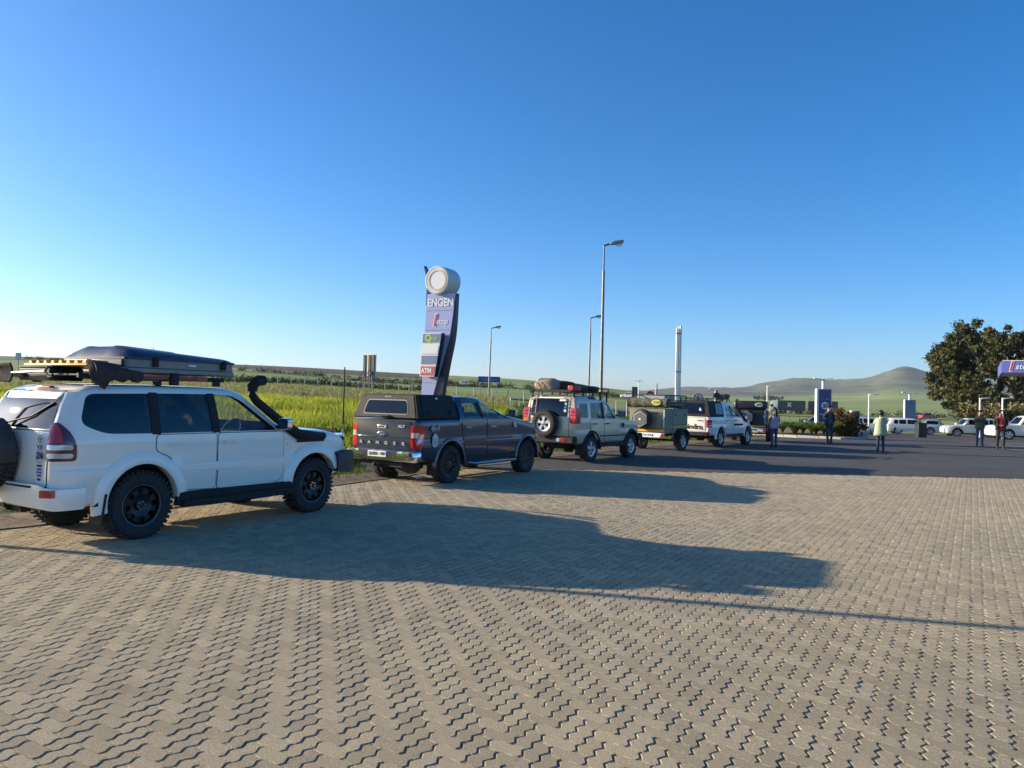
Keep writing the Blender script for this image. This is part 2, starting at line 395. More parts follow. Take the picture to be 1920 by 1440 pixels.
def brick_outline(kind, inset, z):
    """18-point zigzag outline of one brick of two unit cells (H: along e1, V: along e2), local to its lower-left cell corner"""
    A = .0140; B = .0045; per = []
    w, h = (2, 1) if kind == 'H' else (1, 2)
    tri = ((0, 0.), (.27, A), (.73, -A)); trb = ((0, 0.), (.27, B), (.73, -B))
    for k in range(w): per += [(U * (k + t), d) for t, d in trb]                        # bottom, displaced in e2
    for k in range(h): per += [(U * w + d, U * (k + t)) for t, d in tri]                 # right
    top = []
    for k in range(w): top += [(U * (k + t), U * h + d) for t, d in trb]
    top.append((U * w, U * h)); per += top[::-1][:-1]
    left = []
    for k in range(h): left += [(d, U * (k + t)) for t, d in tri]
    left.append((0., U * h)); per += left[::-1][:-1]
    p = np.array(per); n = len(p)
    if inset:
        a = np.roll(p, 1, 0); c = np.roll(p, -1, 0)
        d1 = p - a; d2 = c - p
        n1 = np.stack([-d1[:, 1], d1[:, 0]], 1) / np.linalg.norm(d1, axis=1)[:, None]; n2 = np.stack([-d2[:, 1], d2[:, 0]], 1) / np.linalg.norm(d2, axis=1)[:, None]
        m = n1 + n2; m /= np.maximum(.55, np.sum(m * n1, 1))[:, None] * 1.0
        p = p + m * inset * np.array([.9, .42])
    return np.concatenate([p, np.full((n, 1), z)], 1)
def brick_geo(kind):
    top = brick_outline(kind, .0105, 0.); low = brick_outline(kind, .0012, -.0090)
    return np.concatenate([top, low])
GEO = {k: brick_geo(k) for k in 'HV'}; NB = len(GEO['H']) // 2
def in_yard(c):
    far = 20.35 - (c[..., 0] - 9) * -.03
    return (edge_dist(c[..., 0], c[..., 1]) < -.22) & (c[..., 1] < far) & (c[..., 1] > 1.2) & (np.abs(c[..., 0]) < .86 * c[..., 1] + 2.2) & (c[..., 0] < 17)
I, J = np.meshgrid(np.arange(-205, 205), np.arange(-45, 280), indexing='ij'); I = I.ravel(); J = J.ravel()
bricks = []
for kind, t, ctr in (('H', 0, (1., .5)), ('V', 2, (.5, 1.))):
    s = (I + J) % 4 == t; i, j = I[s], J[s]
    c = (i + ctr[0])[:, None] * U * E1 + (j + ctr[1])[:, None] * U * E2
    k = in_yard(c); bricks.append((kind, i[k], j[k], c[k]))
FPX, CAMZ = 1442., 1.84
def in_frame(c, m=0.):
    px = 960 + FPX * c[:, 0] / c[:, 1]; py = 745.7 + .0235 * (px - 960) + FPX * CAMZ / c[:, 1]
    return (px > 20 - m) & (px < 1900 + m) & (py < 1425 + m)
yard = MB(); ring = []
pts = [(EDGE[i][0], EDGE[i][1]) for i in range(0, 6)]
pts = [(-16, -6)] + [tuple(p) for p in EDGE[1:6]] + [(-1.36, 20.1), (17.5, 20.66), (17.5, -6)]
yard.add([(x, y, -.0108) for x, y in pts], [tuple(range(len(pts)))[::-1]])
paved = yard.build('paved_yard', SAND); tag(paved, 'yard paved with zigzag concrete blocks', kind='structure')
allc = np.concatenate([b[3] for b in bricks]); src = np.concatenate([np.full(len(b[1]), n) for n, b in enumerate(bricks)])
ii = np.concatenate([b[1] for b in bricks]); jj = np.concatenate([b[2] for b in bricks])
vis = in_frame(allc); order = np.argsort(np.where(vis, allc[:, 1], 1e6)); near_ids = order[:300]
isnear = np.zeros(len(allc), bool); isnear[near_ids] = True
rot2 = np.array([E1, E2])   # local (a,b) -> world a*E1+b*E2
fan = lambda o: [tuple(o + k for k in range(NB))]
me_one = {}
for kind in 'HV':
    g = GEO[kind]; xy = g[:, :2] @ rot2
    b_ = MB(); b_.add([(x, y, z) for (x, y), z in zip(xy, g[:, 2])], [tuple(range(NB))] + [(k, NB + k, NB + (k + 1) % NB, (k + 1) % NB) for k in range(NB)])
    me_one[kind] = b_.mesh('paver', 0); me_one[kind].materials.append(PAVER)
for n in near_ids:
    kind = 'HV'[src[n]]; o = bpy.data.objects.new('paver', me_one[kind]); COL.objects.link(o); o.parent = paved
    p = ii[n] * U * E1 + jj[n] * U * E2
    o.location = (p[0], p[1], random.uniform(-.0022, .0012)); o.rotation_euler = (random.uniform(-.009, .009), random.uniform(-.009, .009), 0)
Vp = []; quads = []; tops = []; tint = []; off = 0
for s_, kind in enumerate('HV'):
    sel = (src == s_) & ~isnear; g = GEO[kind]; n = sel.sum()
    base = ii[sel][:, None] * U * E1 + jj[sel][:, None] * U * E2
    xy = g[:, :2] @ rot2
    V = np.zeros((n, 2 * NB, 3)); V[:, :, :2] = base[:, None, :] + xy[None]; 
    tlt = RNG.uniform(-.009, .009, (n, 2)); rel = xy[None]
    V[:, :, 2] = g[:, 2][None] + RNG.uniform(-.0022, .0012, (n, 1)) + rel[:, :, 0] * tlt[:, :1] + rel[:, :, 1] * tlt[:, 1:]
    k = np.arange(NB); ring_ = np.stack([k, NB + k, NB + (k + 1) % NB, (k + 1) % NB], 1)
    o0 = off + np.arange(n)[:, None, None] * 2 * NB
    quads.append((ring_[None] + o0).reshape(-1, 4)); tops.append((k[None] + off + np.arange(n)[:, None] * 2 * NB))
    Vp.append(V.reshape(-1, 3)); tint.append(np.repeat(RNG.random(n), 2 * NB)); off += n * 2 * NB
Vp = np.concatenate(Vp); Q = np.concatenate(quads); T = np.concatenate(tops); tint = np.concatenate(tint)
me = bpy.data.meshes.new('paver_field'); me.vertices.add(len(Vp)); me.vertices.foreach_set('co', Vp.astype(np.float32).ravel())
li = np.concatenate([T.ravel(), Q.ravel()]).astype(np.int32); me.loops.add(len(li)); me.loops.foreach_set('vertex_index', li)
ls = np.concatenate([np.arange(len(T)) * NB, len(T) * NB + np.arange(len(Q)) * 4]).astype(np.int32)
me.polygons.add(len(ls)); me.polygons.foreach_set('loop_start', ls); me.update(calc_edges=True)
me.polygons.foreach_set('use_smooth', np.zeros(len(ls), dtype=bool))
at = me.attributes.new('tint', 'FLOAT', 'POINT'); at.data.foreach_set('value', tint.astype(np.float32))
pf = link('paver_field', me, PAVER, paved); tag(pf, kind='stuff')
print('pavers', len(allc), 'tris', len(T) * 16 + len(Q) * 2)

# ---------------------------------------------------------------- vehicle kit (local axes: x forward, y left, z up, origin mid-wheelbase on the ground)
def pch(keys, n):
    """smooth monotone interpolation through key sections; n samples per span"""
    keys = np.array(keys, float); S = len(keys)
    q = np.concatenate([np.linspace(i, i + 1, n, endpoint=False) for i in range(S - 1)] + [[S - 1.]])
    return pchip_eval(np.arange(S), keys, q)
def loft(secs, nu=6, nv=3, capcols=10, bulge0=.04, bulge1=.04):
    """closed body from half sections [(x,y,z) from bottom centre to top centre]; mirrored; rounded end caps"""
    S = pch(secs, nu)                                   # (U,K,3)
    S = np.stack([pch(list(s), nv) for s in S])          # (U,V,3)
    Un, Vn, _ = S.shape
    Rr = S.copy(); Rr[:, :, 1] *= -1
    vs = []; fs = []
    vs += [tuple(p) for p in S.reshape(-1, 3)]; o2 = len(vs); vs += [tuple(p) for p in Rr.reshape(-1, 3)]
    for u in range(Un - 1):
        for v in range(Vn - 1):
            a = u * Vn + v; fs.append((a, a + 1, a + Vn + 1, a + Vn))
            a += o2; fs.append((a, a + Vn, a + Vn + 1, a + 1))
    for u, b, sg in ((0, bulge0, -1), (Un - 1, bulge1, 1)):
        o = len(vs)
        for v in range(Vn):
            p = S[u, v]
            for c in range(capcols + 1):
                t = 2 * c / capcols - 1
                vs.append((p[0] + sg * b * (1 - t * t) * (1 if abs(p[1]) > .05 else 0), p[1] * t, p[2]))
        for v in range(Vn - 1):
            for c in range(capcols):
                a = o + v * (capcols + 1) + c; fs.append((a, a + 1, a + capcols + 2, a + capcols + 1))
    me = bpy.data.meshes.new('tmp'); me.from_pydata(vs, [], fs)
    bm = bmesh.new(); bm.from_mesh(me); bmesh.ops.remove_doubles(bm, verts=bm.verts, dist=.0008)
    bmesh.ops.dissolve_degenerate(bm, dist=.0004, edges=bm.edges)
    bmesh.ops.recalc_face_normals(bm, faces=bm.faces); bm.to_mesh(me); bm.free()
    return me
def cutter(mb, dark):
    me = mb.mesh('cut', 0); o = bpy.data.objects.new('cut', me); COL.objects.link(o)
    me.materials.append(dark); me.materials.append(dark)
    me.polygons.foreach_set('material_index', [1] * len(me.polygons))
    return o
def me_cut(me, paint, dark, cuts, name='body', parent=None, smooth=28):
    me.materials.clear(); me.materials.append(paint); me.materials.append(dark)
    o = bpy.data.objects.new(name, me); COL.objects.link(o); cs = []
    for c in cuts:
        if isinstance(c, MB): c = cutter(c, dark)
        else:
            cm = c; c = bpy.data.objects.new('cut', cm); COL.objects.link(c); cm.materials.clear(); cm.materials.append(dark); cm.materials.append(dark)
            cm.polygons.foreach_set('material_index', [1] * len(cm.polygons))
        cs.append(c); b = o.modifiers.new('b', 'BOOLEAN'); b.operation = 'DIFFERENCE'; b.solver = 'EXACT'; b.object = c; b.use_self = False
    dg = bpy.context.evaluated_depsgraph_get()
    new = bpy.data.meshes.new_from_object(o.evaluated_get(dg))
    o.modifiers.clear(); o.data = new
    for c in cs: bpy.data.objects.remove(c)
    new.polygons.foreach_set('use_smooth', [True] * len(new.polygons)); new.set_sharp_from_angle(angle=R(smooth))
    o.parent = parent
    return o
def bvh_of(me):
    bm = bmesh.new(); bm.from_mesh(me); t = BVHTree.FromBMesh(bm); bm.free(); return t
DIRS = {'right': (Vector((0, 1, 0)), Vector((1, 0, 0)), Vector((0, 0, 1))), 'left': (Vector((0, -1, 0)), Vector((1, 0, 0)), Vector((0, 0, 1))),
        'rear': (Vector((1, 0, 0)), Vector((0, 1, 0)), Vector((0, 0, 1))), 'front': (Vector((-1, 0, 0)), Vector((0, 1, 0)), Vector((0, 0, 1))),
        'top': (Vector((0, 0, -1)), Vector((1, 0, 0)), Vector((0, 1, 0))),
        'rr': (Vector((1, 1, 0)).normalized(), Vector((1, -1, 0)).normalized(), Vector((0, 0, 1))),
        'rl': (Vector((1, -1, 0)).normalized(), Vector((-1, -1, 0)).normalized(), Vector((0, 0, 1))),
        'fr': (Vector((-1, 1, 0)).normalized(), Vector((1, 1, 0)).normalized(), Vector((0, 0, 1)))}
def patch(name, tree, side, outline, m, parent, off=.004, depth=.012, cell=.14):
    """a panel whose 2-D outline is laid onto the body surface from one side, standing proud by off"""
    d, u, w = DIRS[side]
    bm = bmesh.new(); vs = [bm.verts.new((p[0], p[1], 0)) for p in outline]; bm.faces.new(vs)
    xs = [p[0] for p in outline]; ys = [p[1] for p in outline]
    for a, ax in ((xs, 0), (ys, 1)):
        n = int((max(a) - min(a)) / cell)
        for k in range(1, n + 1):
            co = [0, 0, 0]; no = [0, 0, 0]; co[ax] = min(a) + (max(a) - min(a)) * k / (n + 1); no[ax] = 1
            bmesh.ops.bisect_plane(bm, geom=bm.verts[:] + bm.edges[:] + bm.faces[:], plane_co=co, plane_no=no)
    bmesh.ops.triangulate(bm, faces=[f for f in bm.faces if len(f.verts) > 4])
    for v in bm.verts:
        o = u * v.co.x + w * v.co.y - d * 6
        h, nr, i, ds = tree.ray_cast(o, d, 12)
        if h is None:
            h, nr, i, ds = tree.find_nearest(u * v.co.x + w * v.co.y - d * 1.2)
            nr = -d
        if nr.dot(d) > 0: nr = -nr
        v.co = h + (nr * .6 - d * .4).normalized() * off
    be = [e for e in bm.edges if e.is_boundary]
    r = bmesh.ops.extrude_edge_only(bm, edges=be)
    for v in [g for g in r['geom'] if isinstance(g, bmesh.types.BMVert)]: v.co += d * depth
    bmesh.ops.recalc_face_normals(bm, faces=bm.faces)
    me = bpy.data.meshes.new(name); bm.to_mesh(me); bm.free()
    me.polygons.foreach_set('use_smooth', [True] * len(me.polygons)); me.set_sharp_from_angle(angle=R(40))
    o = link(name, me, m, parent)
    # orient outward
    return o
def grow(pts, g):
    c = Vector((sum(p[0] for p in pts) / len(pts), sum(p[1] for p in pts) / len(pts)))
    out = []
    n = len(pts)
    for i in range(n):
        a, b, q = Vector(pts[i - 1]), Vector(pts[i]), Vector(pts[(i + 1) % n])
        e1 = (b - a); e2 = (q - b)
        n1 = Vector((e1.y, -e1.x)); n2 = Vector((e2.y, -e2.x))
        nn = (n1.normalized() if n1.length > 1e-6 else n1) + (n2.normalized() if n2.length > 1e-6 else n2)
        if nn.length < 1e-6: nn = b - c
        nn.normalize()
        if nn.dot(b - c) < 0: nn = -nn if (b - c).length > .3 else nn
        out.append(tuple(b + nn * g))
    return out
BLK = mat('black_plastic', (.020, .020, .022), .62, spec=.25, var=.2, vscale=20., bump=.15, bscale=300.)
DARKIN = mat('interior_dark', (.018, .018, .02), .8)
RUB = mat('tyre_rubber', (.028, .028, .029), .82, var=.3, vscale=40., bump=.3, bscale=250.)
CHROME = mat('chrome', (.78, .78, .80), .12, 1.0)
ALLOY = mat('alloy_silver', (.62, .62, .63), .3, .9)
BLACKRIM = mat('black_rim', (.016, .016, .018), .32, .2)
REDL = mat('red_lamp', (.50, .012, .015), .12, coat=1.)
ORANGEL = mat('amber_lamp', (.75, .20, .01), .12, coat=1.)
CLEARL = mat('clear_lamp', (.62, .62, .64), .08, .35, coat=1.)
WHITE = mat('white_paint_sign', (.80, .80, .79), .5, var=.05)
PLATE = mat('number_plate_white', (.78, .78, .76), .4)
TXT = mat('lettering_black', (.02, .02, .022), .5)
SILVERTXT = mat('lettering_silver', (.62, .62, .64), .28, .8)
GLD = glass('privacy_glass', (.018, .02, .026)); GLC = glass('tinted_glass', (.78, .82, .80)); GLM = glass('mid_glass', (.12, .15, .17))
def mat_paint(name, col, metal=0., rough=.35, dirt=.25):
    return mat(name, col, rough, metal, coat=.9, dirt=dirt, vscale=1.7)
def make_wheel(name, r, w, rr, style, rimmat, nlug=38):
    """wheel prototype at the origin, axis y, outer face towards -y"""
    root = empty(name); t = MB(); h = w / 2
    t.lathe([(rr, -h * .80), (rr + .02, -h * .93), (rr + (r - rr) * .35, -h * 1.02), (rr + (r - rr) * .7, -h * 1.0), (r - .035, -h * .93), (r - .014, -h * .80), (r - .012, 0),
             (r - .014, h * .80), (r - .035, h * .93), (rr + (r - rr) * .6, h), (rr + .02, h * .93), (rr, h * .80)], n=56)
    for k in range(nlug):
        a = 2 * math.pi * k / nlug
        for s, da in ((-1, 0), (1, .5)):
            q = a + da * 2 * math.pi / nlug
            t.M = Matrix.Rotation(-q, 4, 'Y'); t.box((r - .012, s * h * .68, 0), (.022, h * .54, 2 * math.pi * r / nlug * .58), rz=s * -.28)
            t.box((r - .010, s * h * .22, .3 * 2 * math.pi * r / nlug), (.024, h * .36, 2 * math.pi * r / nlug * .6), rz=s * .35)
            if s < 0: t.box((r - .04, s * h * .972, 0), (.045, .012, 2 * math.pi * r / nlug * .5))
    t.M = Matrix.Identity(4)
    t.build('tyre', RUB, root, smooth=30)
    b = MB(); f = -h * .80
    b.lathe([(rr + .012, f - .006), (rr + .006, f - .012), (rr - .012, f - .004), (rr - .02, f + .03), (rr - .03, h * .3), (rr - .02, h * .8), (rr + .01, h * .8)], n=48)
    hub = rr * .30
    if style == 'steel':
        b.lathe([(rr - .02, f + .035), (rr * .90, f + .03), (rr * .86, f + .012), (rr * .82, f + .006)], n=48)
        b.lathe([(rr * .55, f + .004), (rr * .45, f + .012), (hub, f + .03), (hub * .8, f + .032), (hub * .78, f + .012), (hub * .3, f + .008), (0, f + .008)], n=48)
        n = 8; frac = .42
        for k in range(n):
            a0 = 2 * math.pi * k / n; pts = []
            for (ra, fr_) in ((rr * .54, .78), (rr * .60, .50), (rr * .68, frac), (rr * .76, .50), (rr * .83, .80)):
                pts.append((ra, fr_ * math.pi / n))
            L = [(q * math.cos(a0 - d), q * math.sin(a0 - d)) for q, d in pts]; Rr_ = [(q * math.cos(a0 + d), q * math.sin(a0 + d)) for q, d in pts]
            b.prism(L + Rr_[::-1], f + .006, f + .016)
        lip = MB(); lip.lathe([(rr + .006, f - .013), (rr + .001, f - .016), (rr - .007, f - .013), (rr - .005, f - .009)], n=48, closed=True); lip.build('rim_lip', mat('worn_lip', (.16, .16, .16), .4, .6), root)
    else:
        n, wd, tw = {'five': (5, .30, 0), 'multi': (9, .13, .0), 'six': (6, .22, 0)}[style]
        b.lathe([(rr * .97, f + .02), (rr * .93, f + .004), (rr * .86, f + .008), (rr * .84, f + .03)], n=48)
        b.lathe([(hub * 1.15, f + .03), (hub * 1.1, f + .014), (hub * .8, f + .008), (hub * .45, f + .006), (hub * .4, f - .002), (0, f - .004)], n=32)
        for k in range(n):
            a0 = 2 * math.pi * k / n + .3
            forks = ((-.10, .10),) if style != 'multi' else ((-.16, -.07), (.07, .16))
            for lo, hi in (((-wd, wd),) if style != 'multi' else ((-.26, -.04), (.04, .26))):
                i0, i1 = (lo * 1.3, hi * 1.3) if style != 'multi' else ((-.16, 0.) if lo < 0 else (0., .16))
                P4 = [(hub * 1.0, i0), (rr * .9, lo), (rr * .9, hi), (hub * 1.0, i1)]
                b.prism([(q * math.cos(a0 + d), q * math.sin(a0 + d)) for q, d in P4], f + .004, f + .028)
    b.build('rim', rimmat, root, smooth=35)
    for k in range(6 if style != 'five' else 5):
        a = 2 * math.pi * k / (6 if style != 'five' else 5); MB().cyl((hub * .62 * math.cos(a), f + .012, hub * .62 * math.sin(a)), (hub * .62 * math.cos(a), f - .010, hub * .62 * math.sin(a)), .011, n=6).build('wheel_nut', CHROME, root)
    c = MB(); c.lathe([(rr - .035, h * .1), (0, h * .1)], n=32); c.cyl((0, -h * .2, 0), (0, h * .1, 0), rr * .72, n=28); c.build('brake_disc', mat('brake_steel', (.06, .055, .05), .6, .6), root)
    return root
def put_wheels(proto, root, spots):
    """spots (x, y); wheels on the left side are turned round"""
    for i, (x, y, r) in enumerate(spots):
        w = proto if i == 0 else copy_tree(proto)
        w.parent = root; w.location = (x, y, r); w.rotation_euler = (0, random.uniform(0, 6), math.pi if y > 0 else 0)
def vehicle(name, near_mid, th, half, label, cat, z=0.):
    """root Empty of a vehicle whose near-side wheel mid-point stands at near_mid, heading th degrees clockwise from +Y"""
    t = R(th); o = empty(name, (near_mid[0] - math.cos(t) * half, near_mid[1] + math.sin(t) * half, z), math.pi / 2 - t)
    return tag(o, label, cat)
def flare(name, x, z, r, y, m, parent, wid=.07, out=.035, a0=-8, a1=188, side=-1, drop=.0):
    """wheel-arch lip swept round the opening"""
    b = MB(); n = 22; prof = ((r - .004, -.09), (r - .006, out * .9), (r + .012, out), (r + wid * .55, out * .85), (r + wid, .004), (r + wid + .004, -.05)); vs = []; fs = []
    for k in range(n + 1):
        a = R(a0 + (a1 - a0) * k / n)
        for q, d in prof: vs.append((x + q * math.cos(a), side * (y + d), z + q * math.sin(a)))
    m_ = len(prof)
    for k in range(n):
        for j in range(m_ - 1): fs.append((k * m_ + j, k * m_ + j + 1, (k + 1) * m_ + j + 1, (k + 1) * m_ + j))
    fs += [tuple(range(m_)), tuple(n * m_ + j for j in range(m_))[::-1]]
    b.add(vs, fs); return b.build(name, m, parent, smooth=50)
def arch_cut(xr, xf, zr, rr, wid=1.2, rf=None):
    c = MB()
    for x, r in ((xr, rr), (xf, rf or rr)):
        for s in (-1, 1): c.cyl((x, s * .50, zr), (x, s * (.50 + wid), zr), r, n=40)
    return c
def window_cut(polys, y0=-1.4, y1=1.4):
    c = MB()
    for p in polys: c.prism(p, y0, y1, 'Y')
    return c
def screen_cut(pts, x0, x1):
    c = MB(); c.prism(pts, x0, x1, 'X'); return c
def door(tree, side, pts, paint, root, handle=None, hm=None, r=.05, label=None):
    pts = rpoly(pts, r, 3)
    d = patch('door', tree, side, pts, paint, root, off=.007, depth=.010)
    patch('door_seam', tree, side, grow(pts, .010), DARKIN, d, off=.0025, depth=.006)
    if handle:
        b = MB(); x, z = handle; h, nr, i, ds = tree.ray_cast(Vector((x, -3 if side == 'right' else 3, z)), DIRS[side][0], 6)
        s = -1 if side == 'right' else 1
        b.box((x, h.y + s * .032, z), (.20, .018, .030)); b.box((x - .085, h.y + s * .016, z), (.026, .034, .026)); b.box((x + .085, h.y + s * .016, z), (.026, .034, .026))
        b.build('handle', hm or paint, d, bevel=.006)
    return d
def mirror(root, x, y, z, m, s=-1, sc=1.):
    b = MB(); b.tube([(x, s * (y - .06), z - .05), (x + .01, s * (y + .06), z - .02)], .025, 8)
    b.build('mirror_arm', BLK, root)
    q = MB(); P8 = rpoly([(s * (y + .03), z - .08), (s * (y + .25 * sc), z - .07), (s * (y + .26 * sc), z + .09), (s * (y + .05), z + .10)], .04, 4)
    q.prism(P8, x - .05, x + .05, 'X'); h = q.build('mirror_housing', m, root, bevel=.025)
    g = MB(); g.prism([(a * .92 + s * (y + .145) * .08, b_ * .9 + (z + .01) * .1) for a, b_ in P8], x - .056, x - .052, 'X'); g.build('mirror_glass', CHROME, h)
def S(x, w, zb, zm, belt, wr, zt, zr, dx=(0,) * 9, wroof=None):
    w5 = w - .022
    pts = [(0, zb), (w * .80, zb), (w * .965, zb + .07), (w, zm), (w * .984, min(zm + .06, belt - .12)), (w * .988, max(belt - .10, min(zm + .06, belt - .12) + .01)), (w5, belt), (wr, zt), ((wroof or wr - .10), zr - .022), (0, zr)]
    dx = tuple(dx[:4]) + (dx[3],) + tuple(dx[4:])
    return [(x + dx[k], y, z) for k, (y, z) in enumerate(pts)]

# ---------------------------------------------------------------- white off-road estate, nearest of the row
WPAINT = mat_paint('white_car_paint', (.95, .865, .745), rough=.22, dirt=.03)
def white_suv():
    root = vehicle('suv', (-3.83, 10.74), 31.0, .86, 'white off-road SUV with black steel wheels, snorkel and loaded roof rack', 'suv')
    secs = [
        S(-2.48, .80, .50, .86, 1.26, .66, 1.78, 1.835, (0, 0, 0, 0, .015, .03, .24, .36, .30)),
        S(-2.38, .885, .47, .86, 1.27, .735, 1.79, 1.86, (0, 0, 0, 0, .01, .02, .20, .30, .27)),
        S(-2.17, .93, .45, .86, 1.28, .775, 1.80, 1.88, (0, 0, 0, 0, 0, .01, .10, .16, .16)),
        S(-1.62, .945, .44, .86, 1.285, .80, 1.81, 1.895),
        S(-.6, .945, .43, .86, 1.285, .80, 1.815, 1.90),
        S(-.06, .945, .43, .86, 1.28, .775, 1.80, 1.89),
        S(.22, .943, .43, .86, 1.275, .745, 1.735, 1.835, (0, 0, 0, 0, 0, 0, -.02, -.04, -.02)),
        S(.82, .938, .44, .86, 1.265, .80, 1.335, 1.36, (0, 0, 0, 0, 0, 0, .02, -.02, .05), wroof=.66),
        S(1.02, .935, .45, .86, 1.245, .855, 1.29, 1.33, wroof=.62),
        S(1.75, .925, .50, .86, 1.185, .83, 1.235, 1.285, wroof=.60),
        S(2.12, .87, .58, .86, 1.09, .77, 1.15, 1.19, wroof=.55),
        S(2.25, .78, .64, .86, .98, .68, 1.02, 1.05, wroof=.5)]
    me = loft(secs, 6, 3); tree = bvh_of(me)
    cav = [[(x * (.955 if x < 0 else .93), max(0, y - .07) if y > .1 else y, (max(z, .72) if k < 6 else z - .055)) for k, (x, y, z) in enumerate(s)] for s in secs[:8]]
    cavm = loft(cav, 4, 2, bulge0=-.02, bulge1=0)
    W1 = rpoly([(-2.20, 1.42), (-1.92, 1.30), (-1.30, 1.29), (-1.30, 1.785), (-2.10, 1.77)], [.10, .12, .02, .02, .10])
    W2 = rpoly([(-1.22, 1.29), (-.41, 1.288), (-.45, 1.79), (-1.22, 1.788)], .03)
    W3 = rpoly([(-.33, 1.288), (.68, 1.285), (.55, 1.40), (.14, 1.70), (-.05, 1.775), (-.37, 1.79)], [.03, .02, .03, .05, .05, .03])
    WS = rpoly([(-.74, 1.40), (.74, 1.40), (.62, 1.785), (-.62, 1.785)], .06)
    body = me_cut(me, WPAINT, DARKIN, [arch_cut(-1.43, 1.43, .455, .475, rf=.47), cavm, window_cut([W1, W2, W3]), screen_cut(WS, .06, 1.4)], 'body', root)
    patch('windscreen', tree, 'front', grow(WS, .004), GLC, root, off=-.006, depth=-.003)
    # black daylight-opening trim, then panes sitting in the openings
    for sd in ('right', 'left'):
        for p in (rpoly([(-1.32, 1.277), (-1.20, 1.277), (-1.20, 1.80), (-1.32, 1.80)], .01), rpoly([(-.43, 1.277), (-.31, 1.277), (-.35, 1.80), (-.47, 1.80)], .01)):
            patch('window_pillar', tree, sd, p, BLK, root, off=.004)
        for p, g in ((W1, GLD), (W2, GLD), (W3, GLC)): patch('window', tree, sd, grow(p, .004), g, root, off=-.006, depth=.003)
        patch('fuel_flap', tree, sd, rpoly([(-1.98, 1.02), (-1.80, 1.02), (-1.80, 1.17), (-1.98, 1.17)], .02), WPAINT, root, off=.004) if sd == 'left' else None
        door(tree, sd, [(-.90, .56), (-.38, .53), (-.38, 1.268), (-1.26, 1.27), (-1.27, 1.08), (-1.05, .98)], WPAINT, root, (-1.02, 1.15))
        door(tree, sd, [(-.35, .53), (.66, .52), (.80, .60), (.80, 1.262), (-.35, 1.268)], WPAINT, root, (-.17, 1.15))
        patch('side_moulding', tree, sd, [(-.88, .785), (.78, .765), (.78, .785), (-.88, .805)], WPAINT, root, off=.016)
    # rear
    patch('rear_window', tree, 'rear', rpoly([(-.70, 1.36), (.70, 1.36), (.63, 1.80), (-.63, 1.80)], .10), GLD, root, off=.006)
    td = patch('tailgate', tree, 'rear', rpoly([(-.74, .70), (.74, .70), (.74, 1.33), (-.74, 1.33)], .05), WPAINT, root, off=.008)
    patch('tailgate_seam', tree, 'rear', rpoly([(-.752, .688), (.752, .688), (.752, 1.342), (-.752, 1.342)], .05), DARKIN, td, off=.003)
    b = MB(); b.tube([(-2.52, .15, 1.40), (-2.43, -.30, 1.50), (-2.34, -.58, 1.66)], .012, 6); b.build('wiper', BLK, root)
    box('brake_light', (-2.17, 0, 1.84), (.06, .42, .03), REDL, root, bevel=.01)
    for sd, s in (('rr', -1), ('rl', 1)):
        # lamp cluster wrapped round the corner
        u0 = -2.44 * .7071 + .86 * .7071
        o = rpoly([(u0 - .13, 1.00), (u0 + .17, 1.00), (u0 + .17, 1.20), (u0 + .10, 1.34), (u0 - .02, 1.44), (u0 - .12, 1.42)], [.02, .04, .08, .08, .05, .03], 4)
        c = patch('tail_light', tree, sd, o if s < 0 else [(-p[0], p[1]) for p in o], mat('dark_red_lamp', (.10, .006, .01), .1, coat=1.), root, off=.012, cell=.06)
        c['label'] = 'dark red tail lamp wrapped round the rear corner'
        if s < 0:
            patch('lamp_lens', tree, sd, rpoly([(u0 - .115, 1.21), (u0 + .05, 1.21), (u0 + .03, 1.32), (u0 - .03, 1.42), (u0 - .11, 1.40)], .02), REDL, c, off=.017, cell=.05)
            for z in (1.155, 1.06): patch('lamp_lens', tree, sd, rpoly([(u0 - .12, z - .028), (u0 + .14, z - .028), (u0 + .14, z + .028), (u0 - .12, z + .028)], .027), CLEARL, c, off=.018, cell=.05)
    # bumpers
    bs = [[(-2.58 + dx, 0, z0), (-2.58 + dx, w, z0), (-2.58 + dx, w + .02, z0 + .12), (-2.58 + dx, w + .01, z0 + .24), (-2.58 + dx, 0, z0 + .25)] for dx, w, z0 in ((0, .74, .50), (.03, .83, .47), (.12, .925, .45), (.38, .958, .45), (.42, .95, .46))]
    bme = loft(bs, 3, 2, bulge0=.03, bulge1=0); bo = link('rear_bumper', bme, WPAINT, root); btree = bvh_of(bme)
    bme.polygons.foreach_set('use_smooth', [True] * len(bme.polygons)); bme.set_sharp_from_angle(angle=R(45))
    box('bumper_step', (-2.55, 0, .712), (.13, 1.25, .02), BLK, bo, bevel=.006)
    patch('reflector', btree, 'rr', rpoly([(-1.27, .60), (-1.10, .60), (-1.10, .685), (-1.27, .685)], .015), REDL, bo, off=.008, cell=.05)
    b = MB(); b.box((-2.44, .0, .42), (.12, .5, .08)); b.cyl((-2.55, 0, .42), (-2.40, 0, .42), .03); b.cyl((-2.55, 0, .42), (-2.55, 0, .50), .022); b.build('tow_bar', BLK, root, bevel=.008)
    b = MB(); b.tube([(-2.35, .45, .38), (-1.6, .45, .36), (-1.2, .3, .40)], .045, 8); b.box((-1.43, 0, .42), (.12, 1.3, .12)); b.box((1.43, 0, .42), (.12, 1.3, .12)); b.box((0, 0, .45), (3.6, .7, .14)); b.cyl((-1.43, 0, .28), (-1.43, 0, .56), .15); b.build('chassis', DARKIN, root)
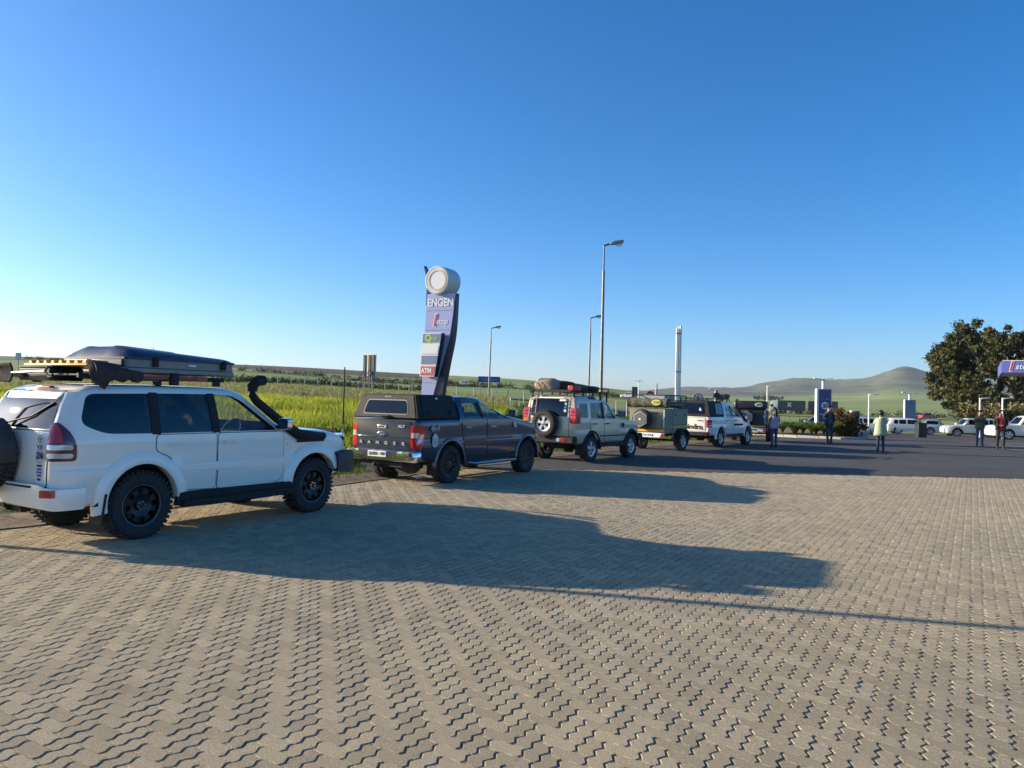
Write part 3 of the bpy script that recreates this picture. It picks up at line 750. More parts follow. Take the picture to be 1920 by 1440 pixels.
    # arch lips and flares
    for s in (-1, 1):
        flare('wheel_arch', -1.43, .455, .475, .935, WPAINT, root, .15, .035, -2, 190, s)
        flare('wheel_arch', 1.43, .455, .47, .925, WPAINT, root, .15, .04, 24, 190, s)
        b = MB(); b.prism(rpoly([(-.99, .36), (.92, .36), (.99, .44), (.95, .52), (-.95, .53)], .02), s * .90, s * .97, 'Y'); b.build('sill', BLK, root, bevel=.015)
        b = MB(); b.prism(rpoly([(-.93, .345), (.84, .345), (.96, .42), (.96, .445), (-.93, .425)], .02), s * .93, s * 1.06, 'Y'); b.build('side_step', BLK, root, bevel=.02)
        box('mud_flap', (-1.95, s * .86, .42), (.02, .26, .36), BLK, root, ry=.14)
        b = MB(); b.prism([(-2.06, .46), (-1.87, .46), (-1.90, .60)], s * .90, s * .958, 'Y'); b.build('arch_extension', BLK, root)
        b = MB(); b.prism([(.98, .30), (1.03, .30), (1.06, .60), (.97, .50)], s * .70, s * .95, 'Y'); b.build('mud_flap', BLK, root)
        mirror(root, .70, .93, 1.37, CHROME, s)
    # front end
    bb = [[(2.18 + dx, 0, z0), (2.18 + dx, w, z0), (2.18 + dx, w + .02, z1 - .06), (2.18 + dx, w - .02, z1), (2.18 + dx, 0, z1)] for dx, w, z0, z1 in ((-.29, .985, .60, .90), (-.10, .985, .58, .93), (.10, .92, .56, .92), (.24, .80, .56, .90), (.36, .58, .58, .88))]
    bme = loft(bb, 3, 2, bulge0=0, bulge1=.03); fb = link('bull_bar', bme, mat('bullbar_grey', (.045, .047, .05), .5, .2, bump=.1, bscale=200.), root); bme.polygons.foreach_set('use_smooth', [True] * len(bme.polygons)); bme.set_sharp_from_angle(angle=R(30))
    tube('hoop', [(2.34, -.62, .86), (2.36, -.62, 1.10), (2.34, -.50, 1.22), (2.34, .50, 1.22), (2.36, .62, 1.10), (2.34, .62, .86)], .03, BLK, fb)
    patch('headlight', tree, 'fr', rpoly([(2.0, .92), (2.28, .92), (2.28, 1.04), (2.02, 1.06)], .02), CLEARL, root, off=.008, cell=.06)
    b = MB(); b.tube([(2.24, -.55, 1.16), (2.24, -.74, 1.17)], .03, 8); b.tube([(2.24, -.74, 1.13), (2.24, -.74, 1.36)], .011, 6); b.build('antenna_mount', CHROME, root)
    b = MB(); b.tube([(2.24, -.74, 1.34), (2.24, -.745, 1.62), (2.24, -.75, 2.28)], [.016, .013, .011], 6); b.build('antenna', BLK, root)
    # snorkel
    b = MB(); b.M = Matrix.Identity(4)
    path = [(1.62, -.935, 1.17), (1.32, -.95, 1.19), (1.05, -.955, 1.22), (.88, -.945, 1.32), (.68, -.90, 1.46), (.50, -.855, 1.60), (.36, -.825, 1.71), (.30, -.815, 1.79), (.30, -.815, 1.88)]
    b.tube(path, [.05, .072, .078, .072, .066, .062, .060, .058, .060], 10)
    sn = b.build('snorkel', BLK, root)
    b = MB(); b.tube([(.30, -.815, 1.84), (.30, -.815, 1.92), (.33, -.815, 1.975), (.40, -.815, 2.0), (.50, -.815, 2.005)], [.066, .078, .086, .082, .072], 12); b.build('snorkel_head', BLK, sn)
    b = MB(); b.box((1.34, -.940, 1.16), (.56, .03, .14)); b.build('snorkel_base', BLK, sn, bevel=.03)
    patch('indicator', tree, 'right', rpoly([(.87, 1.06), (.95, 1.06), (.95, 1.095), (.87, 1.095)], .01), CLEARL, root, off=.008)
    # seats and steering wheel behind the clear front glass
    b = MB()
    for y in (-.38, .38):
        b.box((-.32, y, .92), (.52, .46, .16)); b.box((-.61, y, 1.20), (.15, .46, .52), ry=-.18); b.box((-.66, y, 1.56), (.09, .26, .16))
    b.box((.62, 0, 1.16), (.34, 1.5, .16)); b.build('seats_and_dash', DARKIN, root, bevel=.05)
    b = MB(); b.M = Matrix.Translation((.30, -.38, 1.27)) @ Matrix.Rotation(R(-62), 4, 'Y')
    b.lathe([(.185 + .014 * math.cos(t), .014 * math.sin(t)) for t in np.linspace(0, 2 * math.pi, 7)[:-1]], ax='Z', n=24, closed=True); b.build('steering_wheel', DARKIN, root)
    w = make_wheel('wheel', .415, .275, .252, 'steel', BLACKRIM, 40)
    put_wheels(w, root, [(-1.43, -.80, .41), (1.43, -.80, .41), (-1.43, .80, .41), (1.43, .80, .41)])
    # spare wheel on the rear door inside a bin bag of grey canvas
    sp = copy_tree(w); sp.name = 'spare_wheel'; sp.parent = root; sp.location = (-2.68, .16, 1.03); sp.rotation_euler = (0, 0, -math.pi / 2)
    b = MB(); CANV = mat('grey_canvas', (.055, .052, .05), .9, var=.2, vscale=15., bump=.5, bscale=25.)
    pr = [(.43, -.18), (.44, -.02), (.44, .10)]
    vs = []; fs = []; n = 24
    for k in range(n + 1):
        a = R(-8 + 196 * k / n); wob = 1 + .015 * math.sin(k * 2.3)
        for r_, h_ in ((.0, -.20), (.30, -.195), (.42 * wob, -.17), (.445 * wob, -.12), (.445 * wob, .10)): vs.append((-2.68 + h_, .16 + r_ * math.cos(a), 1.03 + r_ * math.sin(a)))
    for k in range(n):
        for j in range(4): fs.append((k * 5 + j, k * 5 + j + 1, (k + 1) * 5 + j + 1, (k + 1) * 5 + j))
    b.add(vs, fs); b.build('spare_cover', CANV, root, smooth=60)
    b = MB(); vs = []; fs = []
    for i in range(9):
        for j in range(7):
            z = 1.28 - i * .085; y = .16 + (j / 6 - .5) * (.62 - .02 * i); vs.append((-2.92 - .05 * math.sin(j * 1.7 + i * .6) - .03 * math.sin(i * 1.1), y, z))
    for i in range(8):
        for j in range(6): a = i * 7 + j; fs.append((a, a + 1, a + 8, a + 7))
    b.add(vs, fs); o = b.build('spare_bag', CANV, root, smooth=80); sd_ = o.modifiers.new('s', 'SOLIDIFY'); sd_.thickness = .05
    # badges on the rear door
    PLT = mat('sticker_white', (.75, .75, .74), .4)
    patch('sticker_strip', tree, 'rear', rpoly([(-.70, .72), (-.56, .72), (-.58, 1.31), (-.72, 1.31)], .01), PLT, td, off=.011)
    xr = -2.512
    b = MB(); b.M = face_rear(xr, -.645, 1.245); b.lathe([(.040, 0), (.046, 0), (.046, .004), (.040, .004)], ax='Z', n=24, closed=True)
    b.box((0, .008, .002), (.05, .010, .004)); b.box((0, -.008, .002), (.012, .05, .004)); b.build('badge', TXT, td)
    text('VX', .075, face_rear(xr, -.64, 1.155), TXT, td, xs=1.3)
    text('ZA', .10, face_rear(xr, -.635, 1.055), TXT, td, bold=.003)
    b = MB(); b.M = face_rear(xr, -.635, 1.05); b.lathe([(.070, 0), (.074, 0), (.074, .002), (.070, .002)], ax='Z', n=28, closed=True); b.build('sticker_ring', TXT, td)
    STB = mat('sticker_blue', (.05, .10, .45), .4); STR = mat('sticker_red', (.5, .05, .05), .4)
    for k, (z, m_, w_) in enumerate(((.945, TXT, .09), (.905, STB, .08), (.870, STB, .10), (.835, STR, .085), (.79, TXT, .06))):
        MB().box((xr, -.632, z), (.003, w_, .022)).build('sticker', m_, td)
    # flat rack on the roof
    rack = MB()
    for s in (-1, 1): rack.box((-1.08, s * .62, 1.985), (2.05, .05, .055))
    for k in range(9): rack.box((-2.03 + k * .24, 0, 1.995), (.09, 1.24, .025))
    for x in (-1.9, -1.1, -.2):
        for s in (-1, 1): rack.box((x, s * .66, 1.935), (.10, .05, .075))
    rk = rack.build('roof_rack', BLK, root, bevel=.006)
    return root, tree
SUV1, _ = white_suv()
MS = SUV1.matrix_basis.copy()
def on(rootM, name, label, cat, group=None):
    """a thing of its own that rests on a vehicle: own root placed at the vehicle's frame"""
    o = empty(name); o.matrix_world = rootM; return tag(o, label, cat, group)
MS = MS @ Matrix.Translation((0, 0, -.055))
# hard-shell roof tent
t = on(MS, 'roof_tent', 'closed hard-shell roof tent, dark blue lid over grey metal sides, on the white SUV', 'roof tent')
NAVY = mat('tent_lid', (.010, .018, .05), .4, coat=.15, spec=.3, dirt=.04, vscale=3.); TGREY = mat('tent_side', (.20, .195, .175), .45, .6, var=.08)
x0, x1, hw = -1.56, .08, .70
b = MB(); b.prism(rpoly([(x0, -hw), (x1, -hw), (x1, hw), (x0, hw)], .06), 2.095, 2.165, 'Z'); b.build('tent_base', TGREY, t, bevel=.012)
b = MB(); b.prism(rpoly([(x0 + .012, -hw + .012), (x1 - .012, -hw + .012), (x1 - .012, hw - .012), (x0 + .012, hw - .012)], .06), 2.168, 2.27, 'Z'); b.build('tent_body', TGREY, t)
b = MB(); b.box((x0 - .002, 0, 2.205), (.03, 1.28, .12)); b.build('tent_end_panel', NAVY, t, bevel=.01)
NX, NY = 26, 20; vs = []; fs = []
for i in range(NX + 1):
    for j in range(NY + 1):
        u, v = i / NX, j / NY * 2 - 1
        hgt = .155 * (1 - .62 * u) ; edge = (1 - abs(v) ** 5) * (1 - max(0, 1 - u / .10) ** 2.2) * (1 - max(0, (u - .95) / .05) ** 2)
        rib = .012 * (1 if abs(abs(v) - .45) < .12 else 0) * (1 if u < .55 else 0)
        vs.append((x0 + (x1 - x0) * u, hw * v, 2.262 + .03 + (hgt + rib) * max(0, edge)))
for i in range(NX):
    for j in range(NY): a = i * (NY + 1) + j; fs.append((a, a + 1, a + NY + 2, a + NY + 1))
b = MB(); b.add(vs, fs); n0 = len(vs)
rim = [(x0 + (x1 - x0) * i / NX, -hw) for i in range(NX + 1)]
b.prism(rpoly([(x0 - .004, -hw - .004), (x1 + .004, -hw - .004), (x1 + .004, hw + .004), (x0 - .004, hw + .004)], .05), 2.262, 2.2925, 'Z')
b.build('tent_lid', NAVY, t, smooth=50)
for x in (-1.16, -.12):
    q = MB(); q.box((x, -hw - .012, 2.245), (.07, .03, .13)); q.box((x, -hw - .03, 2.27), (.045, .02, .05)); q.build('latch', BLK, t, bevel=.006)
MB().box((-.62, -hw - .004, 2.22), (.12, .006, .022)).build('maker_plate', WHITE, t)
text('IKAMPER', .085, face_rear(x0 - .019, .12, 2.205), WHITE, t, bold=.003)
# recovery gear on the rear of the rack
t = on(MS, 'storage_box', 'flat black storage box at the left rear of the roof rack under the tracks', 'box')
box('box_shell', (-1.86, .40, 2.055), (.42, .72, .16), BLK, t, bevel=.02); box('box_lid', (-1.86, .40, 2.145), (.44, .74, .022), BLK, t, bevel=.008)
t = on(MS, 'recovery_tracks', 'yellow ridged recovery tracks lying across the rear of the roof rack', 'recovery tracks')
YEL = mat('yellow_plastic', (.72, .36, .008), .45, var=.12, vscale=20.)
b = MB(); b.box((-1.84, .07, 2.172), (.34, 1.42, .030)); b.build('track_board', YEL, t, bevel=.01)
for k in range(8): MB().prism([(-.05, 0), (.05, 0), (.022, .042), (-.022, .042)], -.14, .14, 'X').build('ridge', YEL, t, bevel=.005).location = (-1.84, -.53 + k * .172, 2.187)
t = on(MS, 'shovel', 'black shovel with a wide blade strapped across the rear of the roof rack', 'shovel')
b = MB(); vs = []; fs = []
for i in range(9):
    for j in range(7):
        u, v = i / 8, j / 6 * 2 - 1; wd = .125 * (1 - .10 * u) if u < .6 else .125 * (.94 - 1.9 * (u - .6) ** 2)
        vs.append((-2.14 - .035 * v * v, .76 + .34 * u, 2.065 + wd * v))
for i in range(8):
    for j in range(6): a = i * 7 + j; fs.append((a, a + 1, a + 8, a + 7))
b.add(vs, fs); o = b.build('blade', mat('matte_black', (.016, .016, .017), .85, spec=.08), t, smooth=60); m_ = o.modifiers.new('s', 'SOLIDIFY'); m_.thickness = .006
b = MB(); b.tube([(-2.14, .78, 2.065), (-2.14, .4, 2.075), (-2.14, .02, 2.085)], .016, 8); b.build('shaft', mat('galvanised', (.22, .22, .22), .45, .7), t)
b = MB(); b.tube([(-2.14, .02, 2.085), (-2.14, -.06, 2.15), (-2.14, -.15, 2.15), (-2.14, -.15, 2.02), (-2.14, -.06, 2.02), (-2.14, .02, 2.085)], .014, 6); b.build('grip', BLK, t)
t = on(MS, 'awning_bag', 'dark brown canvas bag hanging over the right rear corner of the roof rack', 'bag')
CAN2 = mat('brown_canvas', (.045, .036, .033), .9, var=.2, vscale=12., bump=.5, bscale=30.)
b = MB(); rs = []; pp = []
for k in range(14):
    u = k / 13; pp.append((-1.95 + .62 * u, -.68 - .02 * math.sin(u * 7), 2.10 - .05 * u + .01 * math.sin(u * 19))); rs.append(.115 - .05 * u + .010 * math.sin(u * 23))
b.tube(pp, rs, 12); b.build('bag_body', CAN2, t, smooth=60)
b = MB(); b.add([(-2.00, -.62, 2.24), (-1.66, -.80, 2.18), (-1.80, -.83, 2.02), (-1.90, -.84, 1.88), (-2.02, -.74, 2.0)], [(0, 1, 2), (0, 2, 4), (2, 3, 4)]); o = b.build('flap', CAN2, t); m_ = o.modifiers.new('s', 'SOLIDIFY'); m_.thickness = .012
t = on(MS, 'farm_jack', 'red perforated farm jack fixed along the right side of the roof rack', 'jack')
RED = mat('red_paint', (.42, .035, .03), .5, dirt=.3, vscale=9.)
b = MB(); b.box((-.94, -.70, 2.045), (.96, .016, .046)); jb = b.build('jack_bar', RED, t)
for k in range(18): MB().cyl((-1.38 + k * .051, -.712, 2.045), (-1.38 + k * .051, -.706, 2.045), .011, n=8).build('hole', DARKIN, jb)
b = MB(); b.box((-.90, -.72, 2.03), (.11, .07, .16)); b.build('jack_runner', BLK, t, bevel=.01)
b = MB(); b.box((-.48, -.705, 2.045), (.18, .05, .06)); b.build('jack_foot', RED, t, bevel=.01)
b = MB(); b.tube([(-1.42, -.69, 2.005), (-1.10, -.69, 2.005)], .010, 6); b.build('jack_handle', mat('galvanised'), t)

# ---------------------------------------------------------------- double-cab pickups with canopies
def pickup(root, paint, canopy, ax, belt, bed, rear, cab_r, roof_z, roof_f, ws, hood, nose, w, wheel_r, arch_r, glassm, hm, win, doors, wr=.72):
    """double cab: returns body tree. ax: half wheelbase; x stations along the body"""
    secs = [
        S(rear, w - .10, .56, .86, bed, w - .14, bed + .03, bed + .04, wroof=w - .24),
        S(rear + .10, w - .02, .52, .86, bed, w - .08, bed + .035, bed + .045, wroof=w - .2),
        S(rear + .5, w, .48, .86, bed, w - .06, bed + .035, bed + .045, wroof=w - .2),
        S(cab_r - .06, w, .46, .86, bed, w - .06, bed + .035, bed + .045, wroof=w - .2),
        S(cab_r - .02, w, .46, .86, belt, w - .06, bed + .04, bed + .06, (0,) * 6 + (0, 0, 0), wroof=w - .2),
        S(cab_r + .02, w, .46, .86, belt, wr, roof_z - .14, roof_z - .03, (0, 0, 0, 0, 0, 0, .04, .08, .05)),
        S(cab_r + .28, w, .45, .86, belt, wr + .02, roof_z - .12, roof_z),
        S((cab_r + roof_f) / 2, w, .45, .86, belt, wr + .02, roof_z - .115, roof_z + .005),
        S(roof_f, w, .45, .86, belt, wr, roof_z - .13, roof_z - .02),
        S(roof_f + .28, w, .45, .86, belt, wr - .02, roof_z - .20, roof_z - .09, (0, 0, 0, 0, 0, 0, -.02, -.03, 0)),
        S(ws, w, .46, .86, belt - .01, w - .14, belt + .04, belt + .07, (0, 0, 0, 0, 0, 0, .02, 0, .06), wroof=w - .26),
        S(ws + .2, w, .46, .86, belt - .03, w - .10, belt + .005, belt + .05, wroof=w - .28),
        S((ws + nose) / 2 + .2, w, .5, .86, hood - .07, w - .10, hood - .02, hood + .03, wroof=w - .30),
        S(nose - .15, w - .05, .55, .86, hood - .14, w - .14, hood - .09, hood - .05, wroof=w - .32),
        S(nose, w - .16, .6, .86, hood - .24, w - .26, hood - .2, hood - .16, wroof=w - .4)]
    me = loft(secs, 5, 3); tree = bvh_of(me)
    cav = [[(x + (.06 if k_ == 0 else 0), max(0, y - .07) if y > .1 else y, (max(z, .72) if k < 6 else z - .05)) for k, (x, y, z) in enumerate(s)] for k_, s in enumerate(secs[5:11])]
    cavm = loft(cav, 4, 2, bulge0=0, bulge1=0)
    WS = rpoly([(-w + .2, belt + .10), (w - .2, belt + .10), (wr - .12, roof_z - .12), (-wr + .12, roof_z - .12)], .06)
    body = me_cut(me, paint, DARKIN, [arch_cut(-ax, ax, wheel_r, arch_r), cavm, window_cut(win), screen_cut(WS, roof_f + .1, ws + .5)], 'body', root)
    patch('windscreen', tree, 'front', grow(WS, .004), glassm, root, off=-.006, depth=-.003)
    for sd in ('right', 'left'):
        for p in win: patch('window', tree, sd, grow(p, .004), glassm, root, off=-.006, depth=.003)
        for d, h in doors: door(tree, sd, d, paint, root, h, hm)
        a, b = win[0], win[1]
        xa = max(p[0] for p in a); xb = min(p[0] for p in b)
        patch('window_pillar', tree, sd, [(xa - .015, belt + .015), (xb + .02, belt + .015), (xb + .0, roof_z - .13), (xa - .03, roof_z - .13)], BLK, root, off=.004)
    b = MB(); b.box((0, 0, .50), (2 * ax + 1.3, .72, .15)); b.box((-ax, 0, wheel_r), (.11, 1.3, .11)); b.box((ax, 0, wheel_r), (.11, 1.3, .11)); b.cyl((-ax, 0, wheel_r - .14), (-ax, 0, wheel_r + .13), .15); b.build('chassis', DARKIN, root)
    b = MB()
    for y in (-.36, .36):
        b.box((cab_r + 1.05, y, .95), (.5, .46, .16)); b.box((cab_r + .78, y, 1.2), (.14, .46, .52), ry=-.18); b.box((cab_r + .72, y, 1.54), (.09, .26, .16))
    b.box((cab_r + .28, 0, 1.15), (.14, 1.3, .55)); b.box((ws - .1, 0, belt - .09), (.32, 1.45, .16)); b.build('seats_and_dash', DARKIN, root, bevel=.05)
    b = MB(); b.M = Matrix.Translation((ws - .42, -.36, belt - .04)) @ Matrix.Rotation(R(-62), 4, 'Y')
    b.lathe([(.185 + .014 * math.cos(t), .014 * math.sin(t)) for t in np.linspace(0, 2 * math.pi, 7)[:-1]], ax='Z', n=20, closed=True); b.build('steering_wheel', DARKIN, root)
    return tree
def canopy_box(root, m, x0, x1, z0, z1, w0, w1, slope=.10):
    """canopy shell tapering towards the roof, with rounded edges"""
    b = MB(); vs = []
    for z, w, dx in ((z0, w0, 0), (z0 + .03, w0, 0), (z1 - .03, w1 + .01, slope), (z1, w1 - .04, slope + .03)):
        vs += [(x0 + dx, -w, z), (x1 - dx * .25, -w, z), (x1 - dx * .25, w, z), (x0 + dx, w, z)]
    fs = [(3, 2, 1, 0), (12, 13, 14, 15)]
    for k in range(3):
        for j in range(4): fs.append((k * 4 + j, k * 4 + (j + 1) % 4, k * 4 + 4 + (j + 1) % 4, k * 4 + 4 + j))
    b.add(vs, fs); o = b.build('canopy', m, root, bevel=.012); return o, bvh_of(b.mesh('tmp', 0))

def grey_pickup():
    root = vehicle('pickup_truck', (-.49, 17.75), 31.0, .84, 'dark blue-grey double-cab pickup with black canopy and chrome rear bumper', 'pickup')
    P = mat_paint('slate_blue_paint', (.014, .025, .056), metal=.0, rough=.22, dirt=.01)
    CAN = mat('canopy_charcoal', (.016, .0165, .018), .6, .0, spec=.2, var=.15, bump=.12, bscale=400.)
    W2 = rpoly([(-1.14, 1.385), (-.42, 1.385), (-.46, 1.70), (-1.06, 1.70)], [.04, .02, .02, .06])
    W1 = rpoly([(-.33, 1.385), (.62, 1.385), (.50, 1.46), (.12, 1.69), (-.36, 1.705)], [.02, .03, .04, .06, .03])
    tree = pickup(root, P, CAN, 1.625, 1.36, 1.31, -2.72, -1.28, 1.85, -.30, .80, 1.28, 2.28, .925, .40, .50, GLC, CHROME, [W2, W1],
        [([(-1.06, .58), (-.22, .55), (-.26, 1.345), (-1.22, 1.345), (-1.20, 1.0)], (-.98, 1.17)), ([(-.18, .55), (.82, .53), (.95, .62), (.84, 1.335), (-.22, 1.345)], (.02, 1.17))])
    # canopy
    c, ct = canopy_box(root, CAN, -2.70, -1.30, 1.36, 1.86, .86, .70)
    rd = patch('canopy_rear_door', ct, 'rear', rpoly([(-.80, 1.385), (.80, 1.385), (.655, 1.835), (-.655, 1.835)], .03), CAN, c, off=.012)
    patch('rear_window', ct, 'rear', rpoly([(-.60, 1.44), (.60, 1.44), (.52, 1.745), (-.52, 1.745)], .07), mat('frame_grey', (.14, .14, .14), .5), rd, off=.017)
    patch('rear_window_glass', ct, 'rear', rpoly([(-.575, 1.46), (.575, 1.46), (.50, 1.725), (-.50, 1.725)], .06), GLD, rd, off=.022)
    for sd in ('right', 'left'):
        p = patch('canopy_side_door', ct, sd, rpoly([(-2.56, 1.40), (-1.36, 1.40), (-1.40, 1.82), (-2.46, 1.82)], .03), CAN, c, off=.014)
        if sd == 'right':
            for x in (-2.32, -1.58): MB().box((x, -.865, 1.50), (.05, .03, .085)).build('paddle_latch', BLK, p, bevel=.006)
            MB().box((-1.98, -.765, 1.785), (.07, .012, .035)).build('maker_plate', WHITE, p)
    b = MB(); b.box((-2.735, -.02, 1.41), (.05, .26, .03)); b.build('canopy_handle', BLK, c, bevel=.008)
    text('AluCab', .055, face_rear(-2.615, .0, 1.80, -.18), WHITE, c, bold=.001)
    # tailgate
    tg = patch('tailgate', tree, 'rear', rpoly([(-.615, .74), (.74, .74), (.74, 1.30), (-.615, 1.30)] if False else [(-.70, .74), (.70, .74), (.70, 1.30), (-.70, 1.30)], .03), P, root, off=.012)
    patch('tailgate_seam', tree, 'rear', rpoly([(-.712, .728), (.712, .728), (.712, 1.312), (-.712, 1.312)], .03), DARKIN, tg, off=.004)
    MB().box((-2.775, 0, .985), (.012, 1.39, .012)).build('crease', P, tg, bevel=.004)
    b = MB(); b.box((-2.785, .0, 1.19), (.03, .24, .075)); h = b.build('tailgate_handle', CHROME, tg, bevel=.012)
    MB().box((-2.803, .0, 1.19), (.006, .15, .036)).build('handle_recess', DARKIN, h)
    b = MB(); b.M = face_rear(-2.784, .0, 1.035) @ Matrix.Diagonal((1, .42, 1, 1)); b.lathe([(0, .014), (.10, .014), (.125, .008), (.13, 0)], ax='Z', n=32); bd = b.build('badge', mat('badge_silver', (.5, .5, .52), .2, .9), tg)
    b = MB(); b.M = face_rear(-2.800, .0, 1.035) @ Matrix.Diagonal((1, .40, 1, 1)); b.lathe([(0, .002), (.112, .002), (.112, 0)], ax='Z', n=32); b.build('badge_field', mat('badge_blue', (.02, .05, .16), .25), bd)
    text('Ford', .06, face_rear(-2.804, .0, 1.035), SILVERTXT, bd, shear=.3)
    for k, ch in enumerate('RANGER'): text(ch, .088, face_rear(-2.782, .56 - k * .224, .855), SILVERTXT, tg, name='letter', bold=.003, xs=1.35, extrude=.006)
    text('XLT', .075, face_rear(-2.780, -.50, 1.205), SILVERTXT, tg, bold=.002, xs=1.3)
    # lamps
    for s in (-1, 1):
        sd = 'rr' if s < 0 else 'rl'
        u0 = (-2.70 + .86) * .7071; k = 1 if s < 0 else -1
        def o(pts): return [(k * p[0], p[1]) for p in pts]
        L = patch('tail_light', tree, sd, o(rpoly([(u0 - .13, .77), (u0 + .08, .77), (u0 + .15, .90), (u0 + .15, 1.235), (u0 - .13, 1.235)], [.02, .03, .06, .03, .02])), REDL, root, off=.016, cell=.06)
        patch('lamp_lens', tree, sd, o(rpoly([(u0 - .115, .98), (u0 + .01, .98), (u0 + .04, 1.085), (u0 - .115, 1.085)], .02)), CLEARL, L, off=.021, cell=.05)
        patch('lamp_lens', tree, sd, o(rpoly([(u0 - .02, .84), (u0 + .10, .92), (u0 + .13, 1.06), (u0 + .05, 1.06)], .03)), CLEARL, L, off=.021, cell=.05)
    # chrome bumper in two ends with a dark middle
    bs = [[(-2.90 + dx, 0, z0), (-2.90 + dx, w, z0), (-2.90 + dx, w + .015, z0 + .1), (-2.90 + dx, w, z0 + .19), (-2.90 + dx, 0, z0 + .20)] for dx, w, z0 in ((0, .80, .52), (.03, .88, .50), (.12, .93, .50), (.22, .93, .51))]
    bme = loft(bs, 3, 2, bulge0=.02, bulge1=0); bo = link('rear_bumper', bme, CHROME, root); bme.polygons.foreach_set('use_smooth', [True] * len(bme.polygons)); bme.set_sharp_from_angle(angle=R(45)); bt = bvh_of(bme)
    patch('bumper_centre', bt, 'rear', rpoly([(-.42, .51), (.42, .51), (.52, .71), (-.52, .71)], .02), BLK, bo, off=.006)
    patch('number_plate', bt, 'rear', rpoly([(-.24, .585), (.24, .585), (.24, .70), (-.24, .70)], .01), PLATE, bo, off=.012)
    text('QUSES - WP', .088, face_rear(-2.938, 0, .642), TXT, bo, bold=.0015, xs=.86, spacing=1.05)
    b = MB(); b.box((-2.90, .0, .40), (.18, .14, .09)); b.box((-2.72, 0, .42), (.14, 1.1, .10)); b.cyl((-3.0, 0, .40), (-3.0, 0, .48), .025); b.build('tow_bar', BLK, root, bevel=.01)
    b = MB(); b.cyl((-2.25, -.15, .44), (-1.95, -.15, .44), .27, n=18); b.build('spare_wheel', RUB, root)
    for s in (-1, 1):
        flare('wheel_arch', -1.625, .40, .50, .915, P, root, .07, .028, -4, 184, s); flare('wheel_arch', 1.625, .40, .50, .912, P, root, .07, .028, -8, 178, s)
        b = MB(); b.prism(rpoly([(-1.05, .40), (1.08, .40), (1.1, .55), (-1.07, .55)], .02), s * .80, s * .90, 'Y'); b.build('sill', BLK, root)
        b = MB(); b.tube([(-.92, s * .84, .40), (-.82, s * 1.0, .375), (.92, s * 1.0, .375), (1.0, s * .84, .40)], .038, 10); b.build('side_step', CHROME if False else mat('step_steel', (.30, .30, .32), .22, .95), root)
        mirror(root, .66, .92, 1.47, CHROME, s)
        b = MB(); b.box((-2.14, s * .82, .36), (.02, .26, .34), ry=.06); b.build('mud_flap', BLK, root)
    # flank graphics
    GR = mat('decal_grey', (.35, .36, .38), .4)
    q = text('4x4', .17, face_right(-2.24, -.945, 1.17), GR, root, name='decal', bold=.004, shear=.25, xs=1.2)
    b = MB(); b.prism(rpoly([(-2.31, .83), (-2.22, .78), (-2.13, .83), (-2.13, 1.0), (-2.22, 1.08), (-2.31, 1.0)], .02), -.944, -.9405, 'Y'); sh = b.build('decal', WHITE, root)
    b = MB(); b.prism(rpoly([(-2.295, .84), (-2.22, .80), (-2.145, .84), (-2.145, .99), (-2.22, 1.06), (-2.295, .99)], .02), -.9455, -.9445, 'Y'); b.build('decal_field', GR, sh)
    b = MB(); b.prism([(-2.27, .96), (-2.22, 1.03), (-2.17, .96), (-2.20, .965), (-2.22, .99), (-2.24, .965)], -.947, -.946, 'Y'); b.build('decal_mark', WHITE, sh)
    b = MB(); b.prism(rpoly([(.93, 1.13), (1.08, 1.13), (1.02, 1.26), (.91, 1.26)], .02), -.945, -.925, 'Y'); b.build('fender_vent', CHROME, root, bevel=.005)
    wp = make_wheel('wheel', .395, .27, .245, 'multi', BLACKRIM, 34)
    put_wheels(wp, root, [(-1.625, -.79, .39), (1.625, -.79, .39), (-1.625, .79, .39), (1.625, .79, .39)])
    return root
grey_pickup()

